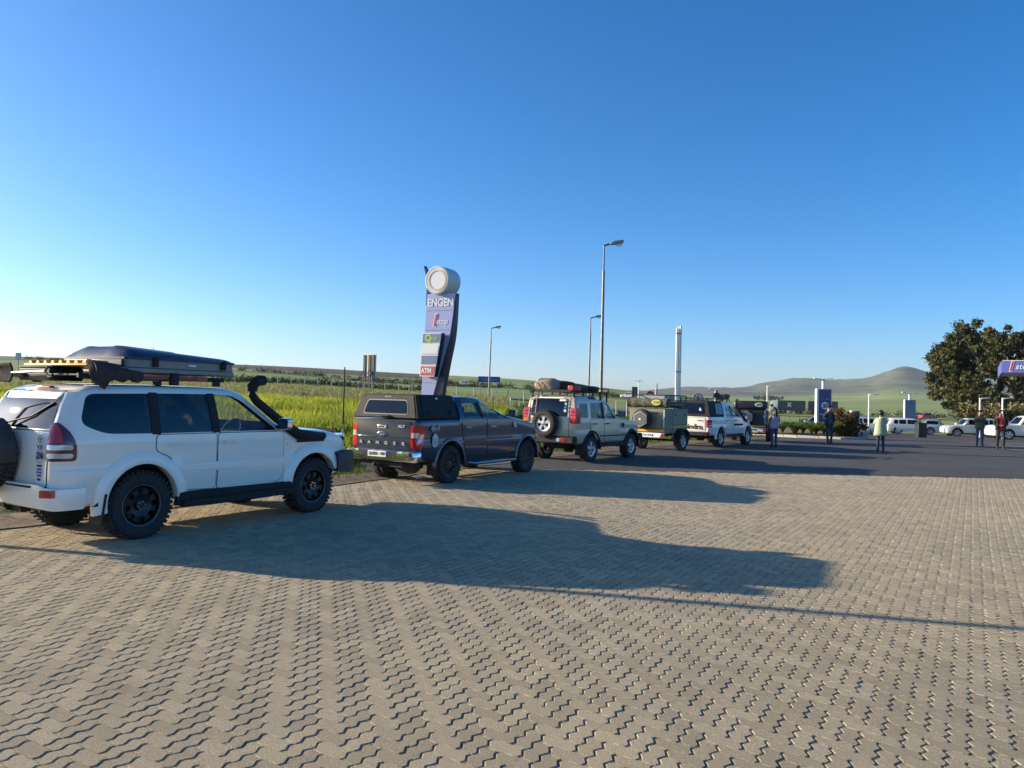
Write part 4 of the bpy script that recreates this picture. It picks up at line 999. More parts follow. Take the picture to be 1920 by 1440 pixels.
def white_pickup():
    root = vehicle('pickup_truck', (9.53, 33.05), 37.0, .80, 'white double-cab pickup with black slatted canopy behind the khaki trailer', 'pickup')
    P = WPAINT; CAN = mat('canopy_charcoal')
    W2 = rpoly([(-.98, 1.25), (-.30, 1.25), (-.33, 1.70), (-.92, 1.70)], [.04, .02, .02, .05])
    W1 = rpoly([(-.22, 1.25), (.66, 1.25), (.56, 1.33), (.10, 1.69), (-.25, 1.70)], [.02, .03, .04, .06, .03])
    tree = pickup(root, P, CAN, 1.56, 1.235, 1.22, -2.66, -1.12, 1.86, -.20, .84, 1.14, 2.08, .90, .385, .48, GLC, BLK, [W2, W1],
        [([(-.94, .56), (-.16, .54), (-.22, 1.22), (-1.05, 1.22), (-1.02, .95)], (-.86, 1.10)), ([(-.13, .54), (.80, .53), (.95, .60), (.90, 1.21), (-.18, 1.22)], (.05, 1.10))])
    c, ct = canopy_box(root, CAN, -2.64, -1.14, 1.27, 1.90, .84, .70, .12)
    for sd in ('right', 'left'):
        p = patch('canopy_side_door', ct, sd, rpoly([(-2.06, 1.32), (-1.20, 1.32), (-1.24, 1.84), (-1.98, 1.84)], .03), BLK, c, off=.014)
        patch('side_window', ct, sd, rpoly([(-1.98, 1.36), (-1.26, 1.36), (-1.29, 1.80), (-1.92, 1.80)], .04), GLD, p, off=.018)
        for k in range(9):
            z = 1.36 + k * .05; b = MB(); y = -(.84 - .14 * (z - 1.27) / .63) - .008
            b.box((-2.32, y if sd == 'right' else -y, z), (.42, .016, .020)); b.build('louvre', CAN, c)
    patch('rear_window', ct, 'rear', rpoly([(-.60, 1.36), (.60, 1.36), (.54, 1.80), (-.54, 1.80)], .05), GLD, c, off=.014)
    b = MB(); b.M = face_rear(-2.615, -.42, 1.52, -.18); b.lathe([(0, .003), (.05, .003), (.05, 0)], ax='Z', n=20); b.lathe([(0, .003), (.03, .003), (.03, 0)], (0, .07, 0), ax='Z', n=20); b.build('sticker', WHITE, c)
    tg = patch('tailgate', tree, 'rear', rpoly([(-.66, .68), (.66, .68), (.66, 1.21), (-.66, 1.21)], .03), P, root, off=.012)
    patch('tailgate_seam', tree, 'rear', rpoly([(-.672, .668), (.672, .668), (.672, 1.222), (-.672, 1.222)], .03), DARKIN, tg, off=.004)
    text('mahindra', .30, face_rear(-2.72, .02, .84), TXT, tg, bold=.006, xs=1.0)
    text('PIK UP', .07, face_rear(-2.72, -.45, 1.10), TXT, tg, bold=.001)
    text('4x4', .08, face_right(-2.28, -.915, 1.10), TXT, root, name='decal', bold=.002)
    for s in (-1, 1):
        sd = 'rr' if s < 0 else 'rl'; u0 = (-2.64 + .84) * .7071; k = 1 if s < 0 else -1
        L = patch('tail_light', tree, sd, [(k * a, b_) for a, b_ in rpoly([(u0 - .11, .82), (u0 + .12, .82), (u0 + .12, 1.13), (u0 - .11, 1.13)], .02)], REDL, root, off=.014, cell=.06)
        for z in (.90, 1.0): patch('lamp_lens', tree, sd, [(k * a, b_) for a, b_ in rpoly([(u0 - .09, z - .012), (u0 + .09, z - .012), (u0 + .09, z + .012), (u0 - .09, z + .012)], .01)], CLEARL, L, off=.018, cell=.06)
        flare('wheel_arch', -1.56, .385, .48, .89, P, root, .06, .03, -4, 184, s); flare('wheel_arch', 1.56, .385, .48, .885, P, root, .06, .03, -8, 178, s)
        b = MB(); b.prism(rpoly([(-1.0, .40), (1.02, .40), (1.03, .52), (-1.02, .52)], .02), s * .80, s * .905, 'Y'); b.build('sill', BLK, root, bevel=.01)
        mirror(root, .70, .90, 1.35, WHITE, s)
        box('mud_flap', (-2.05, s * .80, .36), (.02, .26, .32), BLK, root)
    bo = box('rear_bumper', (-2.73, 0, .56), (.16, 1.70, .17), BLK, root, bevel=.03)
    box('reflector', (-2.80, -.74, .58), (.03, .2, .10), mat('dark_red_lamp'), bo, bevel=.01)
    b = MB(); b.box((-2.85, .0, .42), (.22, .1, .08)); b.cyl((-2.93, 0, .42), (-2.93, 0, .5), .025); b.build('tow_bar', BLK, root)
    # snorkel and low platform rack on the cab
    b = MB(); b.tube([(1.45, -.90, 1.05), (1.1, -.915, 1.10), (.9, -.91, 1.22), (.55, -.84, 1.52), (.36, -.80, 1.68), (.33, -.795, 1.86)], [.04, .05, .05, .045, .04, .045], 8); b.tube([(.33, -.795, 1.85), (.34, -.795, 1.94), (.44, -.795, 1.97)], [.055, .06, .055], 8); b.build('snorkel', BLK, root)
    b = MB()
    for s in (-1, 1): b.tube([(-2.5, s * .58, 1.99), (.02, s * .58, 1.99), (.20, s * .56, 1.88)], .022, 6)
    for x in (-2.4, -1.9, -1.3, -.8, -.3): b.box((x, 0, 1.985), (.06, 1.16, .025))
    for x in (-2.3, -1.3, -.9, -.2):
        for s in (-1, 1): b.box((x, s * .58, 1.92), (.05, .04, .13))
    b.build('roof_rack', BLK, root)
    w = make_wheel('wheel', .385, .25, .215, 'six', ALLOY, 32)
    put_wheels(w, root, [(-1.56, -.77, .38), (1.56, -.77, .38), (-1.56, .77, .38), (1.56, .77, .38)])
    return root
PK2 = white_pickup(); M2 = PK2.matrix_basis.copy()
t = on(M2, 'kit_bag', 'lumpy black kit bag tied on the roof rack of the white pickup', 'bag')
b = MB(); b.tube([(-.75, -.25, 2.09), (-.6, -.22, 2.14), (-.35, -.2, 2.15), (-.1, -.2, 2.11), (.0, -.2, 2.06)], [.05, .11, .13, .11, .05], 10); b.build('bag_body', BLK, t, smooth=70)
b = MB(); b.tube([(-.35, -.2, 2.24), (-.36, -.22, 2.34), (-.30, -.2, 2.40)], .02, 6); b.tube([(-.45, -.2, 2.24), (-.52, -.25, 2.31)], .02, 6); b.build('strap', BLK, t)

# ---------------------------------------------------------------- gold estate with roof rack
def gold_suv():
    root = vehicle('suv', (3.08, 23.9), 35.0, .80, 'gold off-road SUV with silver spare wheel and loaded black roof rack', 'suv')
    P = mat_paint('gold_beige_paint', (.56, .46, .32), metal=.12, rough=.30, dirt=.06)
    w = .905
    secs = [
        S(-2.27, w - .06, .60, .86, 1.27, .77, 1.80, 1.91, (0, 0, 0, 0, .01, .02, .10, .16, .12)),
        S(-2.20, w - .01, .56, .86, 1.27, .80, 1.82, 1.94, (0, 0, 0, 0, .01, .02, .08, .12, .10)),
        S(-2.0, w, .52, .86, 1.27, .815, 1.82, 1.96),
        S(-1.0, w, .50, .86, 1.265, .815, 1.82, 1.965),
        S(-.82, w, .50, .86, 1.262, .81, 1.80, 1.90),
        S(-.66, w, .50, .86, 1.26, .80, 1.79, 1.865),
        S(-.32, w, .50, .86, 1.26, .79, 1.77, 1.845),
        S(-.12, w, .50, .86, 1.26, .775, 1.72, 1.80, (0, 0, 0, 0, 0, 0, -.01, -.02, 0)),
        S(.36, w, .50, .86, 1.25, .82, 1.29, 1.315, (0, 0, 0, 0, 0, 0, .02, 0, .04), wroof=.70),
        S(.52, w, .50, .86, 1.235, .84, 1.265, 1.29, wroof=.66),
        S(1.3, w - .005, .54, .86, 1.17, .83, 1.20, 1.225, wroof=.64),
        S(1.82, w - .04, .58, .86, 1.10, .80, 1.13, 1.15, wroof=.62),
        S(1.95, w - .12, .62, .86, 1.02, .74, 1.05, 1.07, wroof=.58)]
    me = loft(secs, 5, 3); tree = bvh_of(me)
    cav = [[(x + (.06 if k_ == 0 else 0), max(0, y - .06) if y > .1 else y, (max(z, .75) if k < 6 else z - .05)) for k, (x, y, z) in enumerate(s)] for k_, s in enumerate(secs[:9])]
    W1 = rpoly([(-2.06, 1.30), (-1.55, 1.30), (-1.56, 1.72), (-2.02, 1.72)], .07)
    W2 = rpoly([(-1.38, 1.28), (-.66, 1.28), (-.67, 1.745), (-1.37, 1.745)], .04)
    W3 = rpoly([(-.57, 1.28), (.22, 1.28), (.16, 1.34), (-.16, 1.70), (-.24, 1.735), (-.57, 1.74)], .03)
    WS = rpoly([(-.74, 1.345), (.74, 1.345), (.66, 1.74), (-.66, 1.74)], .06)
    body = me_cut(me, P, DARKIN, [arch_cut(-1.31, 1.31, .39, .47), loft(cav, 4, 2, bulge0=0, bulge1=0), window_cut([W1, W2, W3]), screen_cut(WS, -.24, .9)], 'body', root)
    patch('windscreen', tree, 'front', grow(WS, .004), GLC, root, off=-.006, depth=-.003)
    for sd in ('right', 'left'):
        for p, g in ((W1, GLM), (W2, GLM), (W3, GLC)): patch('window', tree, sd, grow(p, .004), g, root, off=-.006, depth=.003)
        patch('window_pillar', tree, sd, [(-.68, 1.265), (-.55, 1.265), (-.55, 1.76), (-.68, 1.76)], BLK, root, off=.004)
        door(tree, sd, [(-.96, .62), (-.56, .60), (-.60, 1.255), (-1.42, 1.255), (-1.42, .98)], P, root, (-1.20, 1.12), BLK)
        door(tree, sd, [(-.53, .60), (.44, .58), (.46, 1.245), (-.57, 1.255)], P, root, (-.38, 1.12), BLK)
        patch('rubbing_strip', tree, sd, [(-.86, .735), (.82, .735), (.82, .765), (-.86, .765)], BLK, root, off=.016)
        patch('alpine_window', tree, sd, rpoly([(-1.42, 1.845), (-.98, 1.845), (-1.02, 1.915), (-1.42, 1.915)], .02), GLD, root, off=.006)
        s = -1 if sd == 'right' else 1
        flare('wheel_arch', -1.31, .39, .47, .895, BLK, root, .08, .04, -4, 184, s); flare('wheel_arch', 1.31, .39, .47, .89, BLK, root, .08, .04, -6, 180, s)
        b = MB(); b.prism(rpoly([(-.82, .42), (.84, .42), (.84, .55), (-.82, .55)], .02), s * .82, s * .915, 'Y'); b.build('sill', BLK, root, bevel=.01)
        mirror(root, .28, .90, 1.40, BLK, s)
        box('mud_flap', (-1.82, s * .77, .38), (.02, .30, .36), BLK, root)
        k = 1 if s < 0 else -1
    # rear door, window and lamps: lamps stand on the rear pillars
    rd = patch('rear_door', tree, 'rear', rpoly([(-.66, .70), (.72, .70), (.70, 1.88), (-.64, 1.88)], .06), P, root, off=.012)
    patch('rear_door_seam', tree, 'rear', rpoly([(-.672, .688), (.732, .688), (.712, 1.892), (-.652, 1.892)], .06), DARKIN, rd, off=.004)
    patch('rear_window', tree, 'rear', rpoly([(-.60, 1.33), (.66, 1.33), (.62, 1.84), (-.57, 1.84)], .05), GLD, rd, off=.018)
    for z, c_, r_ in ((1.79, (.75, .75, .7), .035), (1.70, (.7, .55, .25), .04), (1.60, (.05, .22, .55), .045), (1.50, (.72, .72, .7), .045)):
        b = MB(); b.M = face_rear(-2.325 + (z - 1.33) * .21, -.53, z, -.2); b.lathe([(0, .002), (r_, .002), (r_, 0)], ax='Z', n=20); b.build('sticker', mat('sticker_%d' % int(z * 100), c_, .4), rd)
    b = MB(); b.box((-2.245, -.42, 1.80), (.006, .20, .05), ry=.2); b.box((-2.235, .0, 1.87), (.006, .9, .03), ry=.2); b.build('sticker', WHITE, rd)
    for s in (-1, 1):
        y0, y1 = sorted((s * .70, s * .885))
        L = MB(); L.prism(rpoly([(-2.315, 1.14), (-2.02, 1.14), (-2.05, 1.58), (-2.27, 1.58)], .04), s * .70, s * .912, 'Y'); l = L.build('tail_light', REDL, root, bevel=.02)
        b = MB(); b.box((-2.318, s * .80, 1.22), (.012, .17, .10)); b.build('amber_lens', ORANGEL if s > 0 else REDL, l, bevel=.004)
        b = MB()
        for z in (1.28, 1.38, 1.48): b.box((-2.18, s * .806, z), (.28, .225, .006))
        b.build('lens_rib', mat('dark_red_lamp'), l)
    bo = box('rear_bumper', (-2.34, 0, .66), (.24, 1.86, .22), BLK, root, bevel=.04)
    box('bumper_lamp', (-2.455, -.58, .66), (.03, .15, .10), REDL, bo, bevel=.01); box('bumper_lamp', (-2.455, -.42, .66), (.03, .11, .10), CLEARL, bo, bevel=.01)
    b = MB(); b.box((-2.40, .1, .47), (.2, .12, .10)); b.cyl((-2.5, .1, .47), (-2.5, .1, .55), .03); b.build('tow_bar', CHROME, root)
    b = MB(); b.box((-.1, 0, .50), (3.8, .75, .16)); b.box((-1.31, 0, .39), (.11, 1.3, .11)); b.box((1.31, 0, .39), (.11, 1.3, .11)); b.cyl((-1.31, -.1, .25), (-1.31, -.1, .53), .14); b.build('chassis', DARKIN, root)
    box('front_bumper', (1.98, 0, .66), (.26, 1.84, .24), BLK, root, bevel=.05)
    b = MB()
    for y in (-.36, .36):
        b.box((-.35, y, .95), (.5, .46, .16)); b.box((-.62, y, 1.2), (.14, .46, .52), ry=-.18); b.box((-.68, y, 1.54), (.09, .26, .16))
    b.box((-1.5, 0, 1.15), (.14, 1.3, .6)); b.box((.25, 0, 1.16), (.3, 1.45, .16)); b.build('seats_and_dash', DARKIN, root, bevel=.05)
    b = MB(); b.M = Matrix.Translation((-.05, -.36, 1.25)) @ Matrix.Rotation(R(-62), 4, 'Y')
    b.lathe([(.185 + .014 * math.cos(t), .014 * math.sin(t)) for t in np.linspace(0, 2 * math.pi, 7)[:-1]], ax='Z', n=20, closed=True); b.build('steering_wheel', DARKIN, root)
    b = MB(); b.M = face_right(.66, -.915, 1.06); b.lathe([(0, .004), (.07, .004), (.07, 0)], ax='Z', n=20); b.build('round_badge', BLK, root)
    # ladder on the left of the rear door
    b = MB()
    for y in (.46, .68): b.tube([(-2.31, y, .95), (-2.35, y, 1.30), (-2.24, y, 1.90), (-2.10, y, 2.06)], .014, 6)
    for z in (1.0, 1.2, 1.4, 1.6, 1.8): b.cyl((-2.36 + max(0, z - 1.3) * .2, .46, z), (-2.36 + max(0, z - 1.3) * .2, .68, z), .011, n=6)
    b.build('ladder', mat('galvanised'), root)
    wp = make_wheel('wheel', .39, .25, .225, 'five', ALLOY, 34)
    put_wheels(wp, root, [(-1.31, -.77, .385), (1.31, -.77, .385), (-1.31, .77, .385), (1.31, .77, .385)])
    sp = copy_tree(wp, root); sp.name = 'spare_wheel'; sp.location = (-2.44, .05, 1.12); sp.rotation_euler = (0, 0, -math.pi / 2)
    # full-length roof rack on posts
    b = MB()
    for s in (-1, 1):
        b.tube([(-2.25, s * .70, 2.06), (.02, s * .70, 2.06)], .018, 6); b.tube([(-1.2, s * .70, 2.18), (.02, s * .70, 2.18)], .016, 6)
        for x in (-2.1, -1.6, -1.0, -.55, -.12): b.box((x, s * .72, 1.96 - (.06 if x > -.8 else 0)), (.05, .03, .24 + (.12 if x > -.8 else 0)))
        for x in (-1.2, -.8, -.4, .02): b.cyl((x, s * .70, 2.04), (x, s * .70, 2.18), .014, n=6)
    for x in np.linspace(-2.25, .02, 12): b.box((x, 0, 2.05), (.045, 1.40, .022))
    b.box((-2.25, 0, 2.08), (.03, 1.4, .05)); b.tube([(.02, -.7, 2.18), (.02, .7, 2.18)], .016, 6)
    b.build('roof_rack', BLK, root)
    b = MB(); b.cyl((-2.30, .66, 2.05), (-2.22, .66, 2.05), .055); b.build('work_lamp', BLK, root)
    return root
DIS = gold_suv(); M3 = DIS.matrix_basis.copy()
def lumpy(name, label, cat, M, c, d, m, seed, n=14, amp=.16):
    """soft luggage: a squashed rounded block with folds"""
    t = on(M, name, label, cat); vs = []; fs = []; nu, nv = 26, n
    for i in range(nv + 1):
        for j in range(nu):
            th = math.pi * i / nv; ph = 2 * math.pi * j / nu
            v = Vector((math.sin(th) * math.cos(ph), math.sin(th) * math.sin(ph), math.cos(th)))
            v = Vector([math.copysign(abs(q) ** .55, q) for q in v])
            f = 1 + amp * noise.fractal(v * 1.7 + Vector((seed, 0, 0)), 1, 2, 4)
            vs.append((c[0] + v.x * d[0] / 2 * f, c[1] + v.y * d[1] / 2 * f, c[2] + v.z * d[2] / 2 * f))
    for i in range(nv):
        for j in range(nu): a = i * nu + j; b_ = i * nu + (j + 1) % nu; fs.append((a, b_, b_ + nu, a + nu))
    b = MB(); b.add(vs, fs); b.build('cover', m, t, smooth=60); return t
SACK = mat('sack_beige', (.30, .25, .19), .9, var=.3, vscale=14., bump=.6, bscale=25.)
t = lumpy('luggage_sack', 'beige sack with orange straps at the back of the gold SUV rack', 'luggage', M3, (-1.95, .28, 2.24), (.55, .72, .36), SACK, 1.)
b = MB()
for y in (.12, .30, .46): b.tube([(-2.24, y, 2.10), (-2.26, y + .04, 2.28), (-2.10, y + .02, 2.43), (-1.8, y, 2.43)], .014, 5)
b.build('strap', mat('orange_strap', (.50, .15, .03), .7), t)
lumpy('luggage_bag', 'dark maroon duffel bag in the middle of the gold SUV rack', 'luggage', M3, (-1.45, .15, 2.22), (.62, .9, .32), mat('maroon_cloth', (.10, .03, .03), .9, var=.3, bump=.5, bscale=25.), 4.)
lumpy('luggage_bag', 'green tarpaulin bundle on the gold SUV rack behind the red fuel can', 'luggage', M3, (-.95, .05, 2.18), (.66, .9, .27), mat('green_tarp', (.012, .06, .035), .6, var=.4, bump=.6, bscale=18.), 8.)
lumpy('luggage_bag', 'black tarpaulin bundle at the front of the gold SUV rack', 'luggage', M3, (-.38, .0, 2.16), (.70, 1.0, .20), mat('black_tarp', (.02, .022, .022), .55, var=.3, bump=.6, bscale=18.), 12.)
t = on(M3, 'fuel_can', 'red fuel can lying along the right edge of the gold SUV rack', 'fuel can')
b = MB(); b.box((-1.86, -.58, 2.155), (.46, .20, .17)); o = b.build('can', mat('red_can', (.42, .02, .03), .45), t, bevel=.03)
for k in (-1, 1): MB().box((-1.86, -.684, 2.155 + k * .045), (.36, .006, .02)).build('rib', mat('red_can'), o)
MB().cyl((-1.62, -.58, 2.19), (-1.59, -.58, 2.19), .025).build('cap', BLK, o)

# ---------------------------------------------------------------- off-road trailers
def trailer(near_mid, th, half, label, body, top, dark, z=0.):
    root = vehicle('camping_trailer', near_mid, th, half, label, 'trailer', z)
    hw = .72
    # tub stepping inward above the wheels
    b = MB(); b.prism(rpoly([(-1.10, .66), (.78, .66), (.92, .84), (.92, 1.55), (-1.10, 1.55)], .04), -hw, hw, 'Y'); tub = b.build('body', body, root, bevel=.02); tr = bvh_of(b.mesh('t', 0))
    for s in (-1, 1):
        sd = 'right' if s < 0 else 'left'
        patch('locker_door', tr, sd, rpoly([(-.42, .98), (.80, .98), (.80, 1.48), (-.42, 1.48)], .03), body, tub, off=.014)
        patch('locker_seam', tr, sd, rpoly([(-.432, .968), (.812, .968), (.812, 1.492), (-.432, 1.492)], .03), DARKIN, tub, off=.004)
        MB().box((.2, s * (hw + .012), .90), (1.9, .006, .075)).build('reflective_stripe', mat('yellow_reflective', (.75, .42, .03), .4), tub)
        for x in (-.25, .62): MB().box((x, s * (hw + .022), 1.36), (.05, .02, .09)).build('latch', BLK, tub, bevel=.005)
        b = MB(); n = 14; prof = []
        for k in range(n + 1):
            a = R(12 + 156 * k / n); prof.append((.12 + .50 * math.cos(a), .37 + .46 * math.sin(a)))
        inner = [(.12 + (x - .12) * .93, .37 + (zz - .37) * .93) for x, zz in prof][::-1]
        b.prism(prof + inner, s * .66, s * .98, 'Y'); b.build('mudguard', BLK, root)
        b = MB(); b.tube([(-.62, s * .80, 1.50), (-.62, s * .80, .55)], .022, 8); b.box((-.62, s * .80, .54), (.10, .08, .02)); b.build('corner_steady', mat('galvanised'), root)
    # rear face: door, spare wheel in a hexagonal cover, light bar
    patch('rear_door', tr, 'rear', rpoly([(-.58, .86), (.66, .86), (.66, 1.50), (-.58, 1.50)], .03), body, tub, off=.014)
    patch('rear_door_seam', tr, 'rear', rpoly([(-.592, .848), (.672, .848), (.672, 1.512), (-.592, 1.512)], .03), DARKIN, tub, off=.004)
    sp = MB(); sp.lathe([(.0, -.14), (.30, -.14), (.355, -.11), (.37, -.05), (.37, .05), (.34, .10), (0, .10)], (-1.28, .12, 1.17), 'X', 30); s_ = sp.build('spare_wheel', RUB, root)
    hx = [(.12 + .30 * math.cos(R(60 * k + 30)), 1.17 + .30 * math.sin(R(60 * k + 30))) for k in range(6)]
    b = MB(); b.prism(hx, -1.455, -1.42, 'X'); b.build('spare_frame', mat('bone_plastic', (.42, .40, .33), .6), s_, bevel=.006)
    b = MB(); b.prism([(.12 + (y - .12) * .88, 1.17 + (zz - 1.17) * .88) for y, zz in hx], -1.462, -1.456, 'X'); b.build('spare_mesh', mat('mesh_grey', (.11, .11, .095) if not dark else (.10, .10, .085), .7, var=.5, vscale=45.), s_)
    MB().cyl((-1.475, .12, 1.17), (-1.45, .12, 1.17), .04).build('spare_hub', WHITE, s_)
    lb = box('light_bar', (-1.24, .0, .60), (.05, 1.50, .17), WHITE, root, bevel=.008)
    box('yellow_band', (-1.13, .0, .76), (.012, 1.40, .08), mat('yellow_reflective', (.75, .42, .03), .4), tub)
    text('CY 218 224' if not dark else 'CA 518 207', .10, face_rear(-1.268, .0, .60), TXT, lb, bold=.001)
    for s in (-1, 1):
        MB().prism([(s * .30 - .05, .56), (s * .30 + .05, .56), (s * .30, .65)], -1.269, -1.262, 'X').build('arrow_mark', TXT, lb)
        b = MB(); b.prism([(s * .68 - .10, .52), (s * .68 + .10, .52), (s * .68, .69)], -1.285, -1.262, 'X'); b.build('triangle_reflector', REDL, lb)
    b = MB(); b.box((-1.15, -.69, 1.2), (.012, .02, .62)); b.build('edge_tape', WHITE, tub)
    b = MB(); b.box((-1.13, -.66, 1.22), (.02, .06, .11)); b.build('side_marker', WHITE, tub)
    b = MB(); b.tube([(-1.14, -.30, 1.44), (-1.18, -.30, 1.44), (-1.18, -.55, 1.44)], .015, 6); b.build('door_handle', BLK, tub)
    b = MB(); b.box((.1, 0, .60), (2.2, .9, .10)); b.tube([(1.0, -.45, .60), (1.95, 0, .52)], .04, 6); b.tube([(1.0, .45, .60), (1.95, 0, .52)], .04, 6); b.box((2.0, 0, .52), (.22, .10, .10)); b.cyl((.12, -.75, .38), (.12, .75, .38), .04); b.cyl((1.5, .1, .1), (1.5, .1, .75), .03)
    b.build('drawbar', BLK, root)
    b = MB(); b.box((.95, 0, .95), (.30, 1.1, .5)); b.build('nose_box', body, root, bevel=.04)
    if not dark:
        w = make_wheel('wheel', .37, .22, .215, 'six', ALLOY, 32); put_wheels(w, root, [(.12, -.80, .365), (.12, .80, .365)])
    else:
        w = make_wheel('wheel', .37, .22, .215, 'steel', BLACKRIM, 28); put_wheels(w, root, [(.12, -.80, .365), (.12, .80, .365)])
    return root
KH = mat('khaki_grey_paint', (.24, .225, .155), .5, .1, dirt=.3, vscale=3.)
TR1 = trailer((6.30, 28.75), 36.0, .80, 'khaki off-road camping trailer with camouflage roll on top, behind the gold SUV', KH, None, False)
M4 = TR1.matrix_basis.copy()
b = MB()
for s in (-1, 1):
    b.tube([(-.75, s * .66, 1.62), (-.75, s * .66, 2.06), (.85, s * .66, 2.06), (.85, s * .66, 1.62)], .022, 6); b.tube([(-.75, s * .66, 1.88), (.85, s * .66, 1.88)], .016, 6)
    for x in (-.2, .35): b.cyl((x, s * .66, 1.6), (x, s * .66, 2.06), .016, n=6)
for x in (-.75, .85): b.tube([(x, -.66, 2.06), (x, .66, 2.06)], .022, 6)
b.build('load_frame', BLK, TR1)
t = on(M4, 'camouflage_roll', 'rolled camouflage tent bag lying across the back of the khaki trailer', 'tent bag')
CAMO = bpy.data.materials.new('camouflage'); CAMO.use_nodes = True
_nt = CAMO.node_tree; _g = _nt.nodes.new('ShaderNodeNewGeometry'); _n = nd(_nt, 'ShaderNodeTexNoise', Scale=9., Detail=2.); _r = _nt.nodes.new('ShaderNodeValToRGB'); _r.color_ramp.interpolation = 'CONSTANT'
_r.color_ramp.elements[0].color = (.05, .06, .035, 1); _r.color_ramp.elements[1].color = (.13, .115, .07, 1); _r.color_ramp.elements[1].position = .48
_e2 = _r.color_ramp.elements.new(.58); _e2.color = (.085, .10, .055, 1)
_nt.links.new(_g.outputs['Position'], _n.inputs['Vector']); _nt.links.new(_n.outputs['Fac'], _r.inputs['Fac']); _nt.links.new(_r.outputs['Color'], _nt.nodes['Principled BSDF'].inputs['Base Color']); _nt.nodes['Principled BSDF'].inputs['Roughness'].default_value = .85
b = MB(); pp = [(-1.04 + .015 * math.sin(k * 1.9), -.80 + 1.60 * k / 12, 1.77) for k in range(13)]; b.tube(pp, [.17 + .012 * math.sin(k * 2.1) for k in range(13)], 16); b.build('roll', CAMO, t, smooth=60)
b = MB(); b.M = face_rear(-1.225, -.42, 1.79) @ Matrix.Diagonal((1, .58, 1, 1)); b.lathe([(0, .010), (.17, .010), (.185, 0)], ax='Z', n=28); q = b.build('oval_label', mat('yellow_label', (.62, .50, .10), .5), t)
text('ECHO', .10, face_rear(-1.238, -.42, 1.79), mat('label_green', (.03, .16, .04), .5), t, bold=.003, xs=.95)
t = on(M4, 'folded_tent', 'folded black roof tent strapped along the top of the khaki trailer', 'roof tent')
b = MB(); b.box((.05, 0, 1.72), (1.7, 1.36, .24)); b.build('tent_cover', mat('black_pvc', (.022, .023, .026), .45, var=.2, bump=.4, bscale=12.), t, bevel=.07)
b = MB(); b.box((-.02, .1, 1.97), (.9, 1.0, .16)); b.build('grey_crate', mat('crate_grey', (.30, .32, .34), .5), t, bevel=.02)
DKT = mat('charcoal_paint', (.028, .03, .034), .42, .2, dirt=.15, vscale=3.)
TR2 = trailer((12.50, 37.4), 21., .80, 'black off-road camping trailer with hexagonal spare cover, at the head of the row', DKT, None, True)
M5 = TR2.matrix_basis.copy()
t = on(M5, 'folded_tent', 'black covered roof tent with oval label on top of the black trailer', 'roof tent')
b = MB(); b.box((-.12, 0, 1.76), (2.1, 1.5, .40)); b.build('tent_cover', mat('black_pvc'), t, bevel=.10)
b = MB(); b.M = face_rear(-1.178, -.42, 1.78) @ Matrix.Diagonal((1, .58, 1, 1)); b.lathe([(0, .010), (.17, .010), (.185, 0)], ax='Z', n=28); b.build('oval_label', mat('pale_label', (.45, .50, .38), .5), t)
text('ECHO', .10, face_rear(-1.192, -.42, 1.78), mat('label_green', (.03, .16, .04), .5), t, bold=.003, xs=.95)

# ---------------------------------------------------------------- asphalt, edging, roads
def mat_asphalt(name, lo, hi, sc=90.):
    m = mat(name, lo, .88, var=0., bump=.5, bscale=sc); nt = m.node_tree; b = nt.nodes['Principled BSDF']; b.inputs['Specular IOR Level'].default_value = .3
    g = nt.nodes.new('ShaderNodeNewGeometry')
    def nz(s_, d=5.):
        n = nd(nt, 'ShaderNodeTexNoise', Scale=s_, Detail=d, Roughness=.65); nt.links.new(g.outputs['Position'], n.inputs['Vector']); return n.outputs['Fac']
    r = nt.nodes.new('ShaderNodeValToRGB'); r.color_ramp.elements[0].position = .3; r.color_ramp.elements[1].position = .72; r.color_ramp.elements[0].color = (*lo, 1); r.color_ramp.elements[1].color = (*hi, 1)
    nt.links.new(nz(.5), r.inputs['Fac'])
    r2 = nt.nodes.new('ShaderNodeValToRGB'); r2.color_ramp.elements[0].position = .35; r2.color_ramp.elements[1].position = .7; r2.color_ramp.elements[0].color = (.7, .7, .7, 1); r2.color_ramp.elements[1].color = (1.3, 1.3, 1.3, 1)
    nt.links.new(nz(70., 3.), r2.inputs['Fac'])
    x = nd(nt, 'ShaderNodeMix', data_type='RGBA', blend_type='MULTIPLY'); x.inputs[0].default_value = 1.; nt.links.new(r.outputs[0], x.inputs[6]); nt.links.new(r2.outputs[0], x.inputs[7]); nt.links.new(x.outputs[2], b.inputs['Base Color'])
    return m
ASPH = mat_asphalt('asphalt', (.070, .066, .061), (.105, .099, .090))
def edge_x(y):
    """x of the yard edge at depth y (edge is monotone in y up to 66)"""
    return float(np.interp(y, EDGE[:, 1], EDGE[:, 0]))
b = MB(); ysr = [20.1, 22, 25, 28, 31.9, 35, 38, 41, 44, 47.6, 52, 58, 66, 70, 73]
vs = []; fs = []
for y in ysr: vs += [(edge_x(y) + .05, y + (0 if y > 20.2 else .0), float(lot_z(y)) + .001), (17.5, y + (.58 if y < 20.2 else 0), float(lot_z(y)) + .001), (130, y, float(lot_z(y)) + .001)]
for k in range(len(ysr) - 1):
    for j in (0, 1): a = k * 3 + j; fs.append((a, a + 1, a + 4, a + 3))
vs += [(17.5, -6, .001), (130, -6, .001)]; n = len(vs); fs.append((n - 2, n - 1, 2, 1))
b.add(vs, fs); tag(b.build('asphalt_lot', ASPH, smooth=0), 'dark asphalt of the service station forecourt', kind='structure')
DIRT = mat('edge_dirt', (.19, .135, .075), .95, var=.45, vscale=5., bump=.6, bscale=40.)
